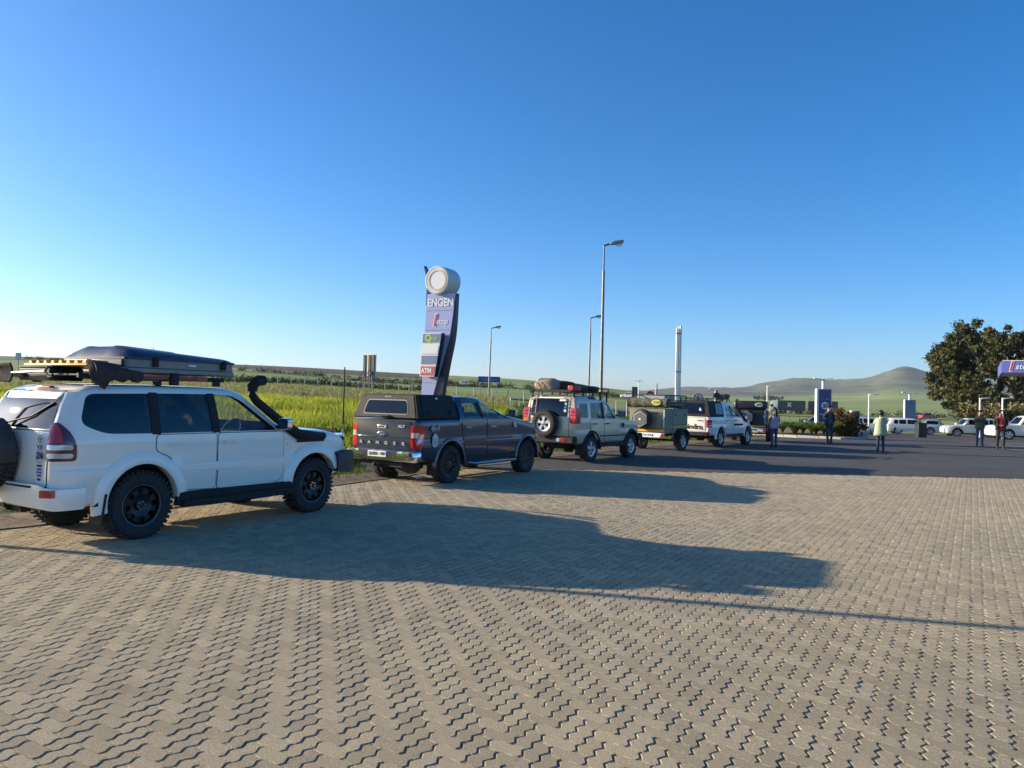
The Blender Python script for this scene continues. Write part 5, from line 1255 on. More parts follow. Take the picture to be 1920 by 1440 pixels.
def ribbon(name, pts, w0, w1, m, zoff, label, zfun=None, step=1.0, wob=0.):
    """strip along a path between lateral offsets w0..w1 (left positive), draped on the ground"""
    P = []; pts = np.array(pts, float)
    for a, c in zip(pts[:-1], pts[1:]):
        n = max(1, int(np.linalg.norm(c - a) / step)); P += [a + (c - a) * k / n for k in range(n)]
    P.append(pts[-1]); P = np.array(P)
    for _ in range(6): P[1:-1] = (P[:-2] + 2 * P[1:-1] + P[2:]) / 4
    T = np.gradient(P, axis=0); T /= np.linalg.norm(T, axis=1)[:, None]; N = np.stack([-T[:, 1], T[:, 0]], 1)
    r1 = RNG.uniform(-wob, wob, len(P)); r0 = RNG.uniform(-wob, wob, len(P)); cols = 5; vs = []
    for c in range(cols):
        t = c / (cols - 1); Q = P + N * ((w0 + r0) * (1 - t) + (w1 + r1) * t)[:, None]
        z = (ground_z(Q[:, 0], Q[:, 1]) if zfun is None else zfun(Q)) + zoff
        vs.append(np.column_stack([Q, z]))
    V = np.stack(vs, 1); n = len(P); idx = np.arange(n * cols).reshape(n, cols)
    F = np.stack([idx[:-1, :-1], idx[1:, :-1], idx[1:, 1:], idx[:-1, 1:]], -1).reshape(-1, 4)
    if w1 > w0: F = F[:, ::-1]
    o = np_mesh(name, V.reshape(-1, 3), F, m, smooth=True); tag(o, label, kind='structure'); return o, P
ribbon('dirt_edge', EDGE[1:10], -.42, .55, DIRT, 0., 'strip of bare brown soil between paving and grass', zfun=lambda Q: lot_z(Q[:, 1]) + .014 + .045 * sm(-.2, .1, edge_dist(Q[:, 0], Q[:, 1])), step=.5, wob=.10)
RAMP = [(-75, 190), (-40, 150), (-15, 122), (0, 102), (7.5, 84), (13, 75.5), (22, 76), (40, 81), (75, 96)]
HIGH = [(-420, 400), (-220, 335), (-120, 312), (-50, 298), (-16, 290), (45, 272), (86, 240), (150, 208), (330, 165)]
ROADM = mat_asphalt('road_asphalt', (.10, .10, .10), (.135, .132, .128), 40.)
ribbon('ramp_road', RAMP, -3.6, 3.6, ROADM, .12, 'slip road curving behind the parked row', step=2.5)
ribbon('highway', HIGH, -5.5, 5.5, ROADM, .25, 'highway crossing the fields beyond the fence', step=6.)
LINE = mat('road_line', (.62, .62, .60), .7, var=.25, vscale=3.)
ribbon('road_marking', RAMP, 3.15, 3.3, LINE, .135, 'white edge line along the slip road', step=2.5)
ribbon('road_marking', HIGH, -.1, .1, LINE, .27, 'white centre line along the highway', step=6.)
# faint bay lines on the asphalt
for x0, y0, x1, y1 in ((24.5, 39.5, 29.5, 38.3), (22.9, 35.2, 26.6, 34.4), (26.5, 44.5, 33, 43)):
    d = Vector((x1 - x0, y1 - y0)); n = Vector((-d.y, d.x)).normalized() * .06
    MB().add([(x0 + n.x, y0 + n.y, float(lot_z(y0)) + .006), (x1 + n.x, y1 + n.y, float(lot_z(y1)) + .006), (x1 - n.x, y1 - n.y, float(lot_z(y1)) + .006), (x0 - n.x, y0 - n.y, float(lot_z(y0)) + .006)], [(3, 2, 1, 0)]).build('bay_line', LINE, bpy.data.objects['asphalt_lot'], smooth=0)
# planted island with a kerb of single stones
ISL = [(15.6, 48.4), (17.3, 46.4), (19.3, 44.9), (20.6, 45.3), (21.4, 46.6), (22.4, 51), (23.6, 58), (22, 64), (17.6, 60), (16.6, 52)]
isl = MB(); isl.prism(ISL, -.6, -.02, 'Z'); island = isl.build('traffic_island', DIRT, smooth=0); tag(island, 'planted traffic island of bare soil', kind='structure')
KERB = mat('kerb_concrete', (.42, .39, .34), .85, var=.2, vscale=6., bump=.3, bscale=60.)
kpath = np.array([(14.0, 50.6)] + ISL[:7], float)
for a, c in zip(kpath[:-1], kpath[1:]):
    L = np.linalg.norm(c - a); n = max(1, int(round(L / 1.0))); d = (c - a) / L
    for k in range(n):
        p = a + (c - a) * (k + .5) / n
        MB().box((0, 0, 0), (L / n - .012, .20, .34)).build('kerb_stone', KERB, island, bevel=.02).matrix_world = Matrix.Translation((p[0], p[1], float(lot_z(p[1])) - .03)) @ Matrix.Rotation(math.atan2(d[1], d[0]), 4, 'Z')

# ---------------------------------------------------------------- grass and weeds
def blades(name, X, Y, h, n_per, wid, lean, m, label, zf=ground_z, tint_fn=None, spread=.10, tip=.12):
    """tufts of tapering two-segment blades; one mass nobody could count"""
    N = len(X); Z = zf(X, Y); k = n_per; M = N * k
    bx = np.repeat(X, k) + RNG.normal(0, spread, M); by = np.repeat(Y, k) + RNG.normal(0, spread, M); bz = np.repeat(Z, k) - .03
    hh = np.repeat(h, k) * RNG.uniform(.55, 1.15, M); a = RNG.uniform(0, 2 * np.pi, M); ln = RNG.uniform(.15, 1., M) * lean * hh
    dx, dy = np.cos(a) * ln, np.sin(a) * ln; f = RNG.uniform(0, 2 * np.pi, M); wx, wy = np.cos(f) * wid * RNG.uniform(.6, 1.4, M), np.sin(f) * wid * RNG.uniform(.6, 1.4, M)
    V = np.zeros((M, 6, 3))
    for i, (t, w) in enumerate(((0, 1.), (.55, .85), (1., tip))):
        cx, cy, cz = bx + dx * t * t, by + dy * t * t, bz + hh * t * (1 - .12 * t)
        V[:, 2 * i, 0], V[:, 2 * i, 1], V[:, 2 * i, 2] = cx - wx * w, cy - wy * w, cz
        V[:, 2 * i + 1, 0], V[:, 2 * i + 1, 1], V[:, 2 * i + 1, 2] = cx + wx * w, cy + wy * w, cz
    o = np.arange(M)[:, None] * 6
    F = np.concatenate([o + np.array([0, 1, 3, 2]), o + np.array([2, 3, 5, 4])])
    tb = np.repeat(tint_fn(X, Y) if tint_fn else RNG.random(N), k) + RNG.normal(0, .12, M)
    ob = np_mesh(name, V.reshape(-1, 3), F, m, tint=np.repeat(np.clip(tb, 0, 1), 6)); tag(ob, label, kind='stuff'); return ob
def scatter(n, x0, x1, y0, y1, cond):
    X = RNG.uniform(x0, x1, n); Y = RNG.uniform(y0, y1, n); k = cond(X, Y); return X[k], Y[k]
WEED = attr_mat('weed_leaf', (.09, .14, .02), (.55, .52, .05), .7, .5, mid=(.28, .34, .035))
LOWG = attr_mat('low_grass', (.045, .09, .015), (.15, .21, .03), .75, .35)
DRYG = attr_mat('dry_grass', (.15, .16, .06), (.42, .38, .20), .8, .35, mid=(.24, .26, .08))
def fbm(X, Y, s, seed=0.):
    return np.array([noise.fractal(Vector((x * s, y * s, seed)), 1., 2., 3) for x, y in zip(X, Y)])
# tall weeds on the bank behind the first vehicles
def c_tall(X, Y):
    s = edge_dist(X, Y); return (s > 2.2) & (s < 26) & (X < -2.5 + (Y - 18) * .10) & (X > -.95 * Y)
X, Y = scatter(62000, -36, 2, 9, 46, c_tall); keep = fbm(X, Y, .35) > -.45; X, Y = X[keep], Y[keep]
s_ = edge_dist(X, Y); hgt = (.42 + .30 * sm(2, 6, s_)) * (1 + .35 * fbm(X, Y, .5, 3.))
blades('tall_weeds', X, Y, hgt, 6, .022, .55, WEED, 'bright yellow-green tall weeds on the bank behind the vehicles', tint_fn=lambda X, Y: .55 + .8 * fbm(X, Y, .30, 9.) + .15 * RNG.normal(size=len(X)))
X, Y = scatter(26000, -12, 22, 8, 46, lambda X, Y: (edge_dist(X, Y) > .25) & (edge_dist(X, Y) < 3.2) & (X < 15.5))
blades('verge_grass', X, Y, .13 + .10 * RNG.random(len(X)), 6, .012, .9, LOWG, 'low green ground cover along the edge of the paving')
X, Y = scatter(22000, -6, 26, 17, 78, lambda X, Y: (edge_dist(X, Y) > 1.) & (X > -3 + (Y - 18) * .08) & (X < 20) & (np.abs(X - np.interp(Y, [60, 75.5, 84, 102], [13, 13, 7.5, 0])) > 4.2))
blades('meadow_grass', X, Y, .16 + .14 * RNG.random(len(X)), 5, .022, .7, LOWG, 'short meadow grass between the parked row and the slip road', spread=.2)
X, Y = scatter(30000, -75, 4, 36, 105, lambda X, Y: (X > -.8 * Y) & (X < -.02 * Y + 1) & (edge_dist(X, Y) > 18) & (fbm(X, Y, .08, 5.) > -.35))
blades('seeding_grass', X, Y, .38 + .25 * RNG.random(len(X)), 5, .035, .45, DRYG, 'pale seeding grass beyond the weeds', spread=.35)
# scrub along the fence and the road cuttings
def leaf_cloud(C, Rr, n, size, squash=1.):
    """n leaf quads in balls of radius Rr round the centres C"""
    K = len(C); ci = RNG.integers(0, K, n); v = RNG.normal(size=(n, 3)); v /= np.linalg.norm(v, axis=1)[:, None]
    rad = np.clip(np.abs(RNG.normal(.62, .36, n)), 0, 1.55); p = C[ci] + v * (Rr[ci] * rad)[:, None] * np.array([1, 1, squash])
    a = RNG.normal(size=(n, 3)); a /= np.linalg.norm(a, axis=1)[:, None]; b_ = np.cross(a, RNG.normal(size=(n, 3))); b_ /= np.linalg.norm(b_, axis=1)[:, None]
    s = size * RNG.uniform(.6, 1.4, n); a = a * s[:, None]; b_ = b_ * (s * .55)[:, None]
    V = np.stack([p - a, p + b_ * .9, p + a, p - b_ * .9], 1).reshape(-1, 3); F = np.arange(n * 4).reshape(n, 4)
    return V, F, np.repeat(np.clip(.5 + .3 * RNG.normal(size=n) * .6 + .25 * RNG.normal(size=K)[ci], 0, 1), 4)
SCRUB = attr_mat('scrub_leaf', (.028, .045, .014), (.10, .125, .035), .8, .2)
cs = []; rs = []
for pts, n, w_, rr in (([(-90, 120), (-55, 118), (-30, 116), (-12, 120)], 210, 4, .95), ([(-220, 345), (-120, 322), (-50, 308), (-16, 300), (45, 283)], 260, 4, 2.0), ([(60, 262), (150, 220), (300, 180)], 150, 4, 1.6), ([(-60, 285), (-16, 278), (25, 268)], 60, 2, 1.2), ([(26, 118), (60, 112), (100, 106)], 60, 3, .8)):
    pts = np.array(pts, float); q = RNG.uniform(0, len(pts) - 1.001, n); i = q.astype(int); f = (q - i)[:, None]
    P2 = pts[i] * (1 - f) + pts[i + 1] * f + RNG.normal(0, w_ * .5, (n, 2)); r = rr * RNG.uniform(.5, 1.2, n)
    cs.append(np.column_stack([P2, ground_z(P2[:, 0], P2[:, 1]) + r * .4])); rs.append(r)
V, F, T = leaf_cloud(np.concatenate(cs), np.concatenate(rs), 52000, .26, .75)
tag(np_mesh('roadside_scrub', V, F, SCRUB, tint=T), 'dark green scrub along the fence and the road cuttings', kind='stuff')
# ---------------------------------------------------------------- trees and shrubs
def tree(name, label, base, blobs, trunk, limbs, n, size, m, cat='tree', group=None, barkc=(.16, .13, .10)):
    root = empty(name, base); tag(root, label, cat, group)
    b = MB(); b.tube([(0, 0, -.3)] + trunk, list(np.linspace(.09, .055, len(trunk) + 1) * (trunk[-1][2])), 10)
    for L in limbs: b.tube(L, list(np.linspace(.030, .010, len(L)) * trunk[-1][2]), 7)
    b.build('trunk', mat('bark', barkc, .9, var=.3, vscale=5., bump=.6, bscale=12.), root, smooth=60)
    C = np.array([q[:3] for q in blobs], float); Rr = np.array([q[3] for q in blobs], float)
    # leaf clumps on the surface of each blob leave gaps between
    V, F, T = leaf_cloud(C, Rr, n, size, .82); np_mesh('crown', V, F, m, tint=T, parent=root); return root
GUM = attr_mat('gum_leaf', (.028, .036, .014), (.15, .135, .05), .6, .3, mid=(.072, .078, .026))
rb = random.Random(5); blobs = []
for k in range(560):
    th = rb.uniform(0, 2 * math.pi); r = 8.6 * (rb.uniform(.3, 1.) ** .5); x = r * math.cos(th); y = r * math.sin(th)
    top = 14.0 - .075 * (x + .8) ** 2 - .05 * y * y + 1.4 * math.sin(x * .9 + 1) * math.cos(y * .8); low = 3.8 + .7 * math.sin(th * 3) - (1.2 if r > 6 else 0)
    z = low + (top - low) * rb.random() ** .65
    blobs.append((x, y, z, rb.uniform(.32, .85)))
blobs += [(-7.6, -1, 9.2, .8), (-8.3, -.5, 8.8, .55), (-6.6, -1.5, 2.2, 1.0), (-5.6, -2.0, 1.8, .9), (-6.9, -1.2, 3.0, .9), (-4.9, -2.4, 2.9, 1.0)]
tree('gum_tree', 'big dark olive gum tree behind the white cars at the right', (58.6, 90, -1.1), blobs, [(0, 0, 1.5), (.2, 0, 3.2), (.1, .2, 5.4)],
     [[(.1, .2, 5.2), (-2, 0, 7.4), (-5.5, -.5, 9.2)], [(.1, .1, 4.4), (2.5, .5, 7.), (5, 1, 9.5)], [(0, .1, 5.2), (-.6, -1.5, 8.), (-1, -3, 11)], [(.2, 0, 3.8), (-2.5, -1.2, 5), (-6, -2, 4.2)], [(0, .2, 5.3), (.8, 2, 8.5), (1, 3.5, 11.3)]], 98000, .21, GUM)
THORN = attr_mat('thorn_leaf', (.09, .085, .03), (.27, .22, .09), .8, .25)
for lab, x, y, sc, sd in (('olive-yellow thicket under the gum tree behind the two photographers', 50.5, 79.5, 1.0, 3), ('olive-yellow thicket at the right edge below the canopy sign', 55.5, 80.5, 1.05, 4)):
    rb = random.Random(sd); bl = [(rb.uniform(-2.9, 2.9) * sc, rb.uniform(-1.6, 1.6), rb.uniform(.4, 2.8) * sc, rb.uniform(.4, .9)) for _ in range(60)]
    tree('thicket', lab, (x, y, -1.0), bl, [(0, 0, .5), (.1, 0, 1.2)], [[(0, 0, .8), (-1, .2, 1.8)], [(0, 0, .9), (1.2, 0, 2.)]], 9000, .20, THORN, 'shrub', 'thickets below the gum tree')
# shrubs of the island
AGA = attr_mat('strap_leaf', (.05, .11, .015), (.20, .29, .05), .55, .35)
def strap_plant(x, y, h, n, label):
    root = empty('strap_plant', (x, y, -.25)); tag(root, label, 'plant', 'strap-leaved plants on the island')
    vs = []; fs = []; tt = []
    for k in range(n):
        a = RNG.uniform(0, 6.283); L = h * RNG.uniform(.7, 1.2); w = .045; c, s = math.cos(a), math.sin(a); o = len(vs); t0 = RNG.random()
        for u in (0, .35, .7, 1.):
            r = L * .75 * u; z = .1 + L * (1.5 * u - 1.05 * u * u); ww = w * (1 - .75 * u)
            vs += [(c * r - s * ww, s * r + c * ww, z), (c * r + s * ww, s * r - c * ww, z)]; tt += [t0, t0]
        for i in range(3): fs.append((o + 2 * i, o + 2 * i + 1, o + 2 * i + 3, o + 2 * i + 2))
    np_mesh('leaves', np.array(vs), np.array(fs), AGA, tint=np.array(tt), parent=root)
    bpy.data.objects[root.name].location.z = float(lot_z(y)) + .10
spots = [(15.9, 49.4), (16.5, 48.3), (17.0, 49.6), (17.4, 47.4), (18.0, 48.6), (18.2, 46.6), (18.9, 47.7), (19.0, 46.0), (19.6, 47.0), (17.8, 50.5), (18.9, 49.8), (19.8, 48.7)]
ords = ['first', 'second', 'third', 'fourth', 'fifth', 'sixth', 'seventh', 'eighth', 'ninth', 'tenth', 'eleventh', 'twelfth']
for k, (x, y) in enumerate(sorted(spots, key=lambda q: q[0] / q[1])):
    strap_plant(x, y, RNG.uniform(.95, 1.3), 150, 'green strap-leaved plant on the traffic island, %s from the left' % ords[k])
REDLF = attr_mat('bronze_leaf', (.06, .035, .02), (.26, .12, .05), .7, .3, mid=(.12, .085, .03))
rb = random.Random(9); bl = [(rb.uniform(-.55, .55), rb.uniform(-.5, .5), rb.uniform(.25, 1.65), rb.uniform(.22, .40)) for _ in range(34)]
tree('bronze_shrub', 'reddish-brown bushy shrub at the right end of the traffic island', (20.35, 46.6, -.15), bl, [(0, 0, .3), (.05, 0, .7)], [[(0, 0, .4), (-.4, 0, 1.)], [(0, 0, .4), (.4, .1, 1.1)]], 5200, .085, REDLF, 'shrub')
# a line of far trees on the hill foot and a few single ones
FART = attr_mat('far_tree_leaf', (.018, .030, .014), (.045, .060, .025), .9, .1)
ftn = 0
for (tx, Yd, r, where) in ((.318, 1300, 5, 'leftmost of the far row on the green slope'), (.325, 1310, 6, 'second of the far row on the green slope'), (.335, 1290, 6, 'third of the far row on the green slope'), (.342, 1330, 5, 'fourth of the far row on the green slope'), (.349, 1300, 5, 'fifth of the far row on the green slope')):
    x = tx * Yd; z = gz(x, Yd); rb = random.Random(ftn); ftn += 1
    tree('far_tree', 'tiny dark tree, ' + where, (x, Yd, z), [(rb.uniform(-1, 1) * r, rb.uniform(-.5, .5) * r, r * rb.uniform(.6, 1.5), r * .45) for _ in range(7)], [(0, 0, r * .4), (0, 0, r * .9)], [], 260, 1.5, FART, group='far trees on the slope')
x, Yd = .2735 * 400, 400.
rb = random.Random(77); tree('umbrella_tree', 'lone dark tree on the plain above the white pickup roof', (x, Yd, gz(x, Yd)), [(rb.uniform(-3.2, 3.2), rb.uniform(-1, 1), 5 + rb.uniform(-.4, 1.4), rb.uniform(.7, 1.3)) for _ in range(18)], [(0, 0, 2.2), (.2, 0, 4.6)], [[(.1, 0, 3.6), (-1.6, 0, 5)], [(.1, 0, 3.6), (1.7, 0, 5.2)]], 1400, .6, FART)

# ---------------------------------------------------------------- lamps, poles and signs
STEEL = mat('pole_steel', (.20, .195, .19), .5, .5, var=.2, vscale=4.); WPOLE = mat('white_pole', (.74, .74, .72), .5, var=.08); DSTEEL = mat('dark_steel', (.05, .05, .052), .55, .3)
def street_lamp(x, y, h, lean, ang, label, r=.085):
    z = gz(x, y); root = empty('street_lamp', (x, y, z)); root.rotation_euler = (0, lean, 0); tag(root, label, 'street lamp', 'tall street lamps')
    b = MB(); b.cyl((0, 0, -.3), (0, 0, h * .86), r, r * .8, 12); b.cyl((0, 0, h * .855), (0, 0, h), r * .55, r * .5, 10); b.build('pole', STEEL, root)
    c, s = math.cos(ang), math.sin(ang); b = MB(); b.tube([(0, 0, h - .02), (c * .15, s * .15, h + .04), (c * .36, s * .36, h + .09)], .05, 8); b.build('arm', STEEL, root)
    b = MB(); b.M = Matrix.Translation((c * .66, s * .66, h + .15)) @ Matrix.Rotation(ang, 4, 'Z') @ Matrix.Rotation(-.16, 4, 'Y')
    b.prism(rpoly([(-.36, -.07), (.30, -.06), (.35, .02), (.28, .10), (-.16, .10), (-.36, .03)], .03), -.13, .13, 'Y'); hd = b.build('lamp_head', mat('lamp_grey', (.30, .29, .27), .5), root, bevel=.03)
    b = MB(); b.M = Matrix.Translation((c * .74, s * .74, h + .11)) @ Matrix.Rotation(ang, 4, 'Z'); b.lathe([(.22, .0), (.20, -.08), (.12, -.13), (0, -.15)], ax='Z', n=18); b.build('lamp_bowl', glass('lamp_glass', (.8, .8, .78)), hd)
    return root
def px(p, y): return (p - 960) / 1442. * y
street_lamp(px(1126.5, 39) + .02, 39, 9.35, R(.0), 0., 'tall grey street lamp rising behind the gold SUV')
street_lamp(px(1103.5, 64), 64, 7.85, R(.5), 0., 'street lamp half hidden behind the taller one, its arm touching that pole')
street_lamp(px(916.5, 78), 78, 7.35, R(1.), 0., 'street lamp by the blue road sign, left of the gold SUV')
street_lamp(-9.75, 9.75, 8.6, 0., R(150), 'street lamp whose thin shadow crosses the paving', r=.075)
def park_lamp(p, y, top, label, double=False, r=.07):
    x = px(p, y); z = gz(x, y); h = 1.84 + (745.7 + .0235 * (p - 960) - top) / 1442. * y - z
    root = empty('car_park_lamp', (x, y, z)); tag(root, label, 'street lamp', 'small white car park lamps')
    b = MB(); b.cyl((0, 0, -.2), (0, 0, h), r, r * .9, 10); b.build('pole', WPOLE, root)
    for s in ((-1, 1) if double else (1,)):
        b = MB(); b.box((s * .42, 0, h - .02), (.78, .24, .07), ry=-s * .10); b.build('lamp_head', WPOLE, root, bevel=.02)
park_lamp(1543.5, 66, 710, 'white double-headed lamp directly above the purple 50 sign', True, .13)
park_lamp(1705.5, 81, 736, 'white double-headed lamp above the blank grey board', True, .12)
park_lamp(1439, 74, 723, 'white single lamp just right of the black trailer')
park_lamp(1630, 62, 739, 'white single lamp left of the woman in pale green')
park_lamp(1838, 62, 746, 'white single lamp behind the man in the olive jacket')
park_lamp(1880.5, 60, 746, 'white single lamp behind the man in the red shirt')
park_lamp(1341.5, 90, 730, 'white T-shaped lamp behind the roof of the white pickup', True, .10)
# triple white mast
x = px(1271, 62); t = empty('triple_mast', (x, 62, gz(x, 62))); tag(t, 'tall white mast of three bundled tubes behind the khaki trailer', 'mast')
for dx, dy, h in ((-.15, 0, 7.7), (.0, .12, 7.85), (.15, 0, 7.9)): MB().cyl((dx, dy, -.3), (dx, dy, h), .08, n=12).build('tube', WPOLE, t); 
b = MB()
for z in (1.2, 4.2, 7.3): b.box((0, .04, z), (.46, .26, .06))
b.build('clamp', STEEL, t)
# plain poles
for p, y, top, r, m_, lab in ((1232, 52, 719, .035, DSTEEL, 'thin black pole between the gold SUV and the road'), (1197.5, 150, 712, .13, WPOLE, 'pale telephone pole with crossbar by the slip road'), (1229.5, 140, 727, .10, WPOLE, 'short pale pole behind the no-entry sign'), (286, 210, 652, .14, STEEL, 'grey pole on the ridge above the roof tent')):
    x = px(p, y); z = gz(x, y); h = 1.84 + (745.7 + .0235 * (p - 960) - top) / 1442. * y - z; t = empty('pole', (x, y, z)); tag(t, lab, 'pole')
    MB().cyl((0, 0, -.2), (0, 0, h), r, r * .8, 8).build('shaft', m_, t)
    if 'crossbar' in lab: MB().box((0, 0, h - .25), (1.5, .12, .12)).build('crossbar', m_, t)
# ---- service-station pylon
PURP = mat('pylon_purple_glare', (.38, .40, .66), .32, coat=.5, var=.06); NAVYS = mat('pylon_navy', (.010, .014, .050), .35); WHT = mat('sign_white', (.82, .82, .80), .35, coat=.4); SRED = mat('sign_red', (.62, .04, .03), .4); SGRN = mat('sign_lime', (.42, .60, .06), .4)  # pylon face: purple paled in the base colour to stand in for sun glare
YP = 43.; xp = px(817, YP); zp = gz(xp, YP)
pyl = empty('pylon_sign', (xp, YP, zp - .1)); pyl.rotation_euler = (0, 0, R(-26)); pyl.scale = (1, 1, 1)
tag(pyl, 'tall leaning purple and navy fuel station pylon with round white drum on top', 'pylon sign')
H0 = 9.0 - zp * .9
def prow(z):   # left and right edge of the tapering face at height z above the base
    return float(np.interp(z, [0, 7.0], [-.95, -.67])), float(pchip_eval([0, 1.28, 3.0, 4.75, 7.0], [-.42, -.1, .42, .90, 1.18], np.array([z]))[0])
zs = np.linspace(0, 6.9, 24); L_ = [prow(z)[0] for z in zs]; Rr_ = [prow(z)[1] for z in zs]
b = MB(); b.prism([(l, z) for l, z in zip(L_, zs)][::-1] + [(r, z) for r, z in zip(Rr_, zs)], -.06, .10, 'Y'); pf_ = b.build('face_panel', PURP, pyl)
b = MB(); b.prism([(r - .02, z) for r, z in zip(Rr_, zs)] + [(r + float(np.interp(z, [0, 1.28, 3., 4.75, 7.], [.64, .56, .36, .2, .02])), z) for r, z in zip(Rr_, zs)][::-1], .0, .34, 'Y'); b.build('side_fin', NAVYS, pyl, bevel=.02)
b = MB(); b.prism([(-.86, 6.3), (-.62, 6.3), (-.66, 7.9), (-1.0, 8.55), (-1.06, 8.5), (-.82, 7.7)], .12, .34, 'Y'); b.build('back_fin', NAVYS, pyl)
for z in (1.9, 3.4, 4.85, 5.95): MB().box(((prow(z)[0] + prow(z)[1]) / 2, -.064, z), (prow(z)[1] - prow(z)[0] - .02, .006, .014)).build('panel_joint', NAVYS, pf_)
dr = MB(); dr.lathe([(0, -.02), (.66, -.02), (.70, -.015), (.76, -.02), (.80, .02), (.80, 1.20), (.76, 1.25), (0, 1.25)], (.12, -.30, 7.62), 'Y', 48); dd = dr.build('drum', mat('drum_grey', (.62, .63, .62), .4), pyl)
b = MB(); b.lathe([(0, 0), (.70, 0), (.70, -.012)], (.12, -.325, 7.62), 'Y', 48); b.build('drum_face', WHT, dd)
b = MB(); b.lathe([(.50, 0), (.60, 0), (.60, -.006), (.50, -.006)], (.12, -.338, 7.62), 'Y', 40, True); b.build('drum_ring', mat('faded_orange', (.75, .50, .36), .5), dd)
def face_front(x, y, z): return Matrix.Translation((x, y, z)) @ Matrix.Rotation(math.pi / 2, 4, 'X')
text('ENGEN', .60, face_front(.22, -.075, 6.38), WHT, pf_, bold=.014, xs=.86, extrude=.006)
text('1', .95, face_front(-.14, -.075, 5.38), WHT, pf_, bold=.05, shear=.2, extrude=.004); text('1', .95, face_front(-.14, -.085, 5.38), SRED, pf_, bold=.012, shear=.2, extrude=.004)
text('stop', .48, face_front(.34, -.075, 5.34), WHT, pf_, bold=.006, shear=.2, xs=.9)
text('. . . .', .3, face_front(-.30, -.075, 1.05), WHT, pf_)
for k, (z0, z1, m_, lw) in enumerate(((4.08, 4.66, mat('panel_slate', (.20, .23, .38), .4), 1.26), (3.48, 4.05, WHT, 1.20), (2.88, 3.44, mat('panel_slate'), 1.12), (2.26, 2.85, mat('panel_red', (.66, .10, .08), .4), 1.04))):
    xl = -.64 - .03 * k; b = MB(); b.prism([(xl, z0), (xl + lw - .10, z0), (xl + lw, z1), (xl + .02, z1)], -.50, -.14, 'Y'); pb = b.build('advert_box', NAVYS, pyl)
    b = MB(); b.prism([(xl - .01, z0 - .01), (xl + lw - .11, z0 - .01), (xl + lw - .0, z1 + .01), (xl + .01, z1 + .01)], -.53, -.505, 'Y'); fr_ = b.build('advert_frame', WHT, pb)
    b = MB(); b.prism([(xl + .04, z0 + .04), (xl + lw - .16, z0 + .04), (xl + lw - .05, z1 - .04), (xl + .06, z1 - .04)], -.54, -.532, 'Y'); b.build('advert_panel', m_, pb)
    if k == 0: text('Q', .52, face_front(xl + .42, -.548, (z0 + z1) / 2), SGRN, pb, bold=.03); text('uick', .24, face_front(xl + .78, -.548, (z0 + z1) / 2), SGRN, pb, bold=.008, shear=.2)
    if k == 3: text('ATM', .38, face_front(xl + .43, -.548, (z0 + z1) / 2), WHT, pb, bold=.016, xs=.85)
# ---- back of a billboard on raking posts
def px_z(p, y, py): return 1.84 + (745.7 + .0235 * (p - 960) - py) / 1442. * y
Yb = 105.; xb = px(692, Yb); zb = gz(xb, Yb); t = empty('billboard', (xb, Yb, zb), R(-38)); tag(t, 'back of a pale roadside billboard on dark braced posts', 'billboard')
zt = px_z(692, Yb, 664) - zb; z1 = px_z(692, Yb, 710) - zb
box('board', (.05, 0, (zt + z1) / 2), (2.5, .08, zt - z1), mat('board_back', (.50, .45, .36), .7, var=.1), t)
for x in (-1.05, -.78, -.05, .22, .72, .98): MB().box((x, -.12, zt / 2 - .05), (.11, .11, zt - .1)).build('post', DSTEEL, t)
for (xa, xc, zc) in ((-2.3, -.95, zt * .55), (-1.2, .5, zt * .62), (-.9, .9, zt * .55)): MB().tube([(xa, -1.6, 0), (xc, -.15, zc)], .05, 6).build('brace', DSTEEL, t)
# ---- blue direction sign
Yb = 100.; xb = px(917, Yb); zb = gz(xb, Yb); t = empty('road_sign', (xb, Yb, zb)); tag(t, 'wide blue direction sign on two posts beside the highway', 'road sign')
zt = px_z(917, Yb, 706) - zb; SBL = mat('sign_blue', (.02, .10, .34), .45); box('panel', (0, 0, zt - .38), (2.85, .05, .76), SBL, t)
for x in (-1.15, 1.0): MB().cyl((x, .06, -.2), (x, .06, zt), .05, n=8).build('post', STEEL, t)
text('<  Malmesbury', .34, face_front(0, -.03, zt - .38), mat('sign_pale', (.45, .50, .58), .5), t, xs=1.0)
# ---- no-entry and no-hitchhiking discs, back of a third sign
def disc_sign(p, y, py, r, label, kind):
    x = px(p, y); z = gz(x, y); zc = px_z(p, y, py) - z; t = empty('road_sign', (x, y, z)); tag(t, label, 'road sign')
    MB().cyl((0, .05, -.2), (0, .05, zc + r * .6), .035, n=8).build('post', STEEL, t)
    b = MB(); b.lathe([(0, -.012), (r, -.012), (r, .012), (0, .012)], (0, 0, zc), 'Y', 36); d = b.build('disc', SRED if kind == 'bar' else WHT, t)
    if kind == 'bar': box('white_bar', (0, -.016, zc), (r * 1.35, .006, r * .34), WHT, d)
    else:
        b = MB(); b.lathe([(r * .80, -.014), (r * .99, -.014), (r * .99, -.02), (r * .80, -.02)], (0, 0, zc), 'Y', 36, True); b.build('red_ring', SRED, d)
        b = MB(); b.tube([(-r * .35, -.018, zc - r * .5), (-r * .2, -.018, zc - r * .05), (r * .1, -.018, zc - r * .05), (r * .12, -.018, zc - r * .5)], r * .11, 6); b.tube([(-.0, -.018, zc - r * .05), (r * .02, -.018, zc + r * .2), (r * .4, -.018, zc + r * .15)], r * .10, 6); b.cyl((.05 * r, -.03, zc + r * .42), (.05 * r, -.016, zc + r * .42), r * .13, n=12); b.build('figure', TXT, d)
        MB().box((0, -.026, zc), (r * 1.75, .006, r * .14), ry=R(45)).build('red_slash', SRED, d)
disc_sign(1219.5, 62, 740, .30, 'red no-entry disc above the camouflage roll', 'bar')
